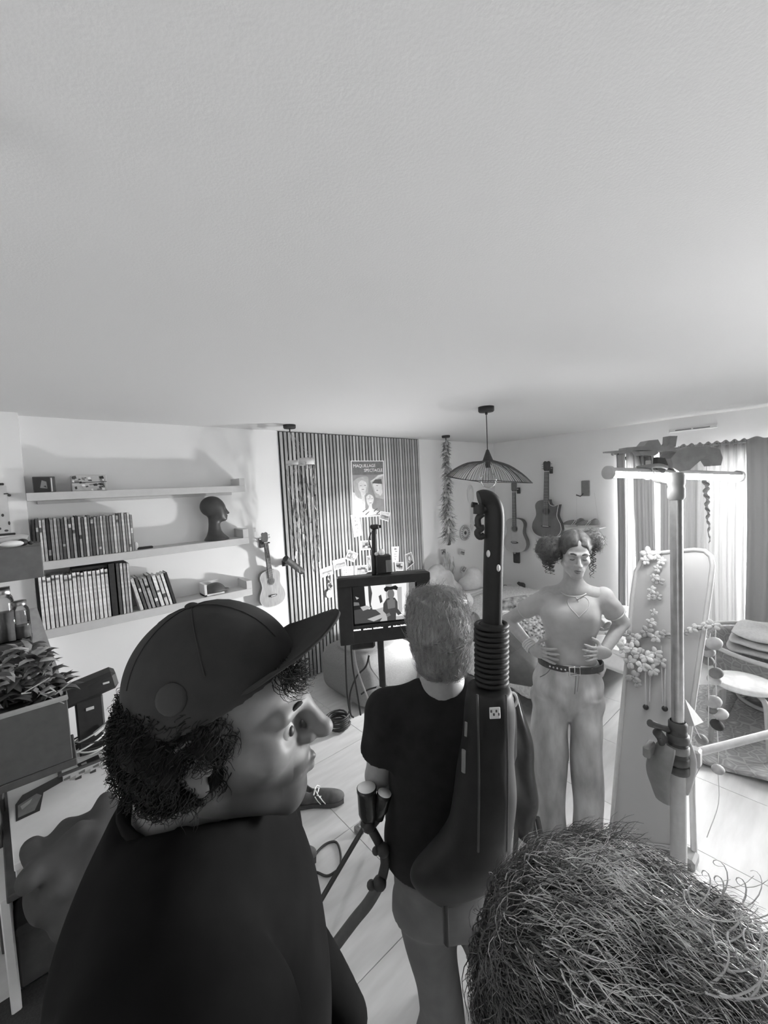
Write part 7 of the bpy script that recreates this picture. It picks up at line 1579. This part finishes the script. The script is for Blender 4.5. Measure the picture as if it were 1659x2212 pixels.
g = G(); g.ell(Rc @ V((0, 0, .0965)) + V((0, -.011, .050)), (.008, .008, .004), 10, 6, TMm); part('top_button', g, M('cap_cloth', .03), cp)
for k in range(3):
    g = G(); a0 = k * pi / 3 + .3; P = []
    for i in range(15):
        t = -1.15 + 2.3 * i / 14; q = Rc @ V((.0905 * math.sin(t) * math.cos(a0), .1015 * math.sin(t) * math.sin(a0), .0965 * math.cos(t))); P.append(TMm @ (q + V((0, -.011, .050))))
    g.tube(P, .0008, 5); part('seam', g, M('cap_cloth', .03), cp)
g = G(); c = V((.0865, -.024, .076)); g.ell(c, (.004, .016, .016), 16, 8, TMm, Matrix.Rotation(-.28, 3, 'Y')); part('round_badge', g, M('badge_grey', .042, .85, spec=.2), cp)
# shirt, trousers
s = SDF((-.36, -.26, -.98), (.36, .26, -.10), .009)
s.stack([(-.95, 0, -.03, .17, .12), (-.7, 0, -.03, .17, .12), (-.45, 0, -.04, .19, .155), (-.27, 0, -.050, .18, .140), (-.19, 0, -.055, .12, .105), (-.150, 0, -.05, .085, .080)], .02)
for x in (-1, 1): s.cap((x * .06, -.04, -.185), (x * .175, -.03, -.245), .06, .078, .05); s.cap((x * .185, -.01 + .03 * x, -.25), (x * .22, .03 + .03 * x, -.60), .084, .066, .03); s.cap((x * .22, .03 + .03 * x, -.60), (x * .17, .12, -.76), .060, .045, .02)
s.ell((0, -.045, -.130), (.067, .072, .05), .012, None, True)
s.warp(lambda X, Y, Z: .004 * np.sin(24 * Z + 10 * Y) * np.sin(13 * X + 14 * Y + 2))
link('shirt', s.mesh('shirt', M('man_shirt', .007, .9, var=.2, spec=.05), TMm @ Matrix.Translation((0, 0, .05))), ma)
g = G(); g.tube([TMm @ V((.073 * math.cos(a), -.046 + .077 * math.sin(a), -.100 - .012 * math.sin(a))) for a in [k * pi / 16 for k in range(32)]], .006, 8, closed=True); part('collar', g, M('man_shirt', .012), ma)
zf = HCm.z
s = SDF((-.22, -.2, -zf), (.22, .2, -.80), .014); s.stack([(-.95, 0, -.02, .165, .12), (-.85, 0, -.02, .17, .12)], .02)
for x in (-1, 1): s.cap((x * .09, -.02, -.92), (x * .10, -.02, -zf + .08), .09, .06, .02)
link('trousers', s.mesh('trousers', m_dark, TMm), ma)
for x in (-1, 1): g = G(); T = Matrix.Translation((HCm.x, HCm.y, 0)) @ Matrix((mr2, mf, V((0, 0, 1)))).transposed().to_4x4() @ Matrix.Translation((x * .10, 0, 0)); g.ell((0, .06, .045), (.048, .13, .04), 14, 8, T); g.box((0, .06, .012), (.085, .27, .02), T); part('shoe', g, m_black, ma)

# ---- fair curly head at the lower right
DB = .43; CB = at(1392, 2262, DB); bl = person('person', 'person with fair curly hair seen from behind, filling the lower right corner', V((CB.x, CB.y, 0)))
TBl = frame(CB, RX, FW, (0, 0, 1)); m_bl = M('fair_hair', .13, .5, var=.35, scale=30); m_bl2 = M('fair_hair_lit', .56, .45, var=.3, scale=30); m_bl0 = M('fair_hair_deep_shade', .03, .7, var=.4, scale=40)  # near-black base tone paints the shade between the strands
s = SDF((-.11, -.12, -.28), (.11, .20, .16), .006); head(s, (0, .045, -.03), Matrix.Identity(3), .98, True, nl=.18); s.chain([(-.14, .0, -.23), (0, .0, -.21), (.14, .0, -.23)], [.03, .05, .03], .03)
link('body', s.mesh('body', skin_mat('fair_skin', .32), TBl), bl)
s = SDF((-.24, -.24, -.24), (.24, .26, .22), .006)
s.ell((0, .02, .0), (.152, .155, .150), .02).ell((-.06, 0, .04), (.10, .12, .105), .04).ell((.08, -.01, -.02), (.10, .12, .11), .04).ell((.0, -.02, -.12), (.14, .12, .10), .04).ell((0, .20, -.05), (.08, .10, .11), .02, None, True)
s.warp(lambda X, Y, Z: .007 * np.sin(55 * X + 22 * Z) * np.sin(48 * Y - 30 * Z + 1) + .004 * np.sin(100 * X - 60 * Y) * np.sin(80 * Z))
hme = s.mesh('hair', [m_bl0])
r = random.Random(41)
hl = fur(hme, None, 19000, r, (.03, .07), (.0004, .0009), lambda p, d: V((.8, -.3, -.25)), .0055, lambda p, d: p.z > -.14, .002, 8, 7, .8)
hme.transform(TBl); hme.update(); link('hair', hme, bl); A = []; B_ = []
C_ = []
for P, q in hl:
    k_ = P[0].z + r.uniform(-.03, .03); (A if k_ > .118 + .05 * r.random() else B_ if k_ > .07 - .03 * r.random() else C_).append(([TBl @ p for p in P], q))  # lower strands get darker tones: shade painted into the hair colour by height
m_bl3 = M('fair_hair_shaded', .032, .6, var=.4, scale=30)
for k in range(0):
    t = r.uniform(-.55, 1); a = r.uniform(0, 2 * pi); q = math.sqrt(1 - t * t); d = V((q * math.cos(a), q * math.sin(a), t)); o = V((d.x * .158, .02 + d.y * .16, d.z * .163)); fl2 = V((.5, -.35, .12)); tg_ = (fl2 - d * fl2.dot(d)); tg_ = (tg_.normalized() + V((r.uniform(-.5, .5), r.uniform(-.5, .5), r.uniform(-.5, .3)))); tg_ -= d * tg_.dot(d); tg_.normalize(); sd = d.cross(tg_)
    l = r.uniform(.05, .11); ph = r.uniform(0, 6); am = r.uniform(.003, .008); fr = r.uniform(.5, .9); lift = r.uniform(.0, .010); n = 11
    P = [TBl @ (o + tg_ * (l * i / n) - d * (l * i / n) ** 2 * 2.4 + (sd * math.cos(ph + fr * i) + d * math.sin(ph + fr * i)) * am + d * lift) for i in range(n + 1)]
    (A if r.random() < .55 else B_).append((P, r.uniform(.0008, .0016)))
for k in range(40):           # looser ringlets at the crown's right side
    o = V((r.uniform(.02, .17), -.02 + r.uniform(-.05, .06), .0)); o.z = .158 * math.sqrt(max(.05, 1 - (o.x / .17) ** 2)); n = 18; ph = r.uniform(0, 6); dd = V((r.uniform(.2, .7), r.uniform(-.4, .3), r.uniform(-.1, .3))).normalized()
    A.append(([TBl @ (o + dd * .004 * i + V((.014 * math.cos(ph + .45 * i), .006 * math.sin(ph), .014 * math.sin(ph + .45 * i)))) for i in range(n)], .0012))
strands(A, 1, m_bl2, 'lit_curls', bl, 3); strands(B_, 1, m_bl, 'half_lit_curls', bl, 3); strands(C_, 1, m_bl3, 'shaded_curls', bl, 3)
s = SDF((-.30, -.24, -CB.z + .55), (.30, .26, -.17), .012)
s.stack([(-CB.z + .60, 0, 0, .15, .11), (-.5, 0, 0, .15, .12), (-.34, 0, 0, .16, .11), (-.25, 0, 0, .10, .08), (-.21, 0, 0, .07, .07)], .02)
for x in (-1, 1): s.cap((x * .14, 0, -.29), (x * .20, .03, -.56), .062, .05, .03); s.cap((x * .20, .03, -.56), (x * .12, .20, -.62), .046, .04, .02)
link('shirt', s.mesh('shirt', M('plain_dark_shirt', .03, .85), TBl), bl)
s = SDF((-.24, -.2, -CB.z), (.24, .2, -CB.z + .75), .014)
s.stack([(-CB.z + .58, 0, 0, .15, .11), (-CB.z + .70, 0, 0, .15, .11)], .02)
for x in (-1, 1): s.cap((x * .085, 0, -CB.z + .62), (x * .09, 0, -CB.z + .08), .085, .055, .02)
link('trousers', s.mesh('trousers', m_dark, TBl), bl)
for x in (-1, 1): g = G(); T = frame(V((CB.x, CB.y, 0)), RX, FW, (0, 0, 1)) @ Matrix.Translation((x * .09, 0, 0)); g.ell((0, .05, .04), (.042, .12, .036), 14, 8, T); g.box((0, .05, .012), (.078, .25, .02), T); part('shoe', g, m_black, bl)
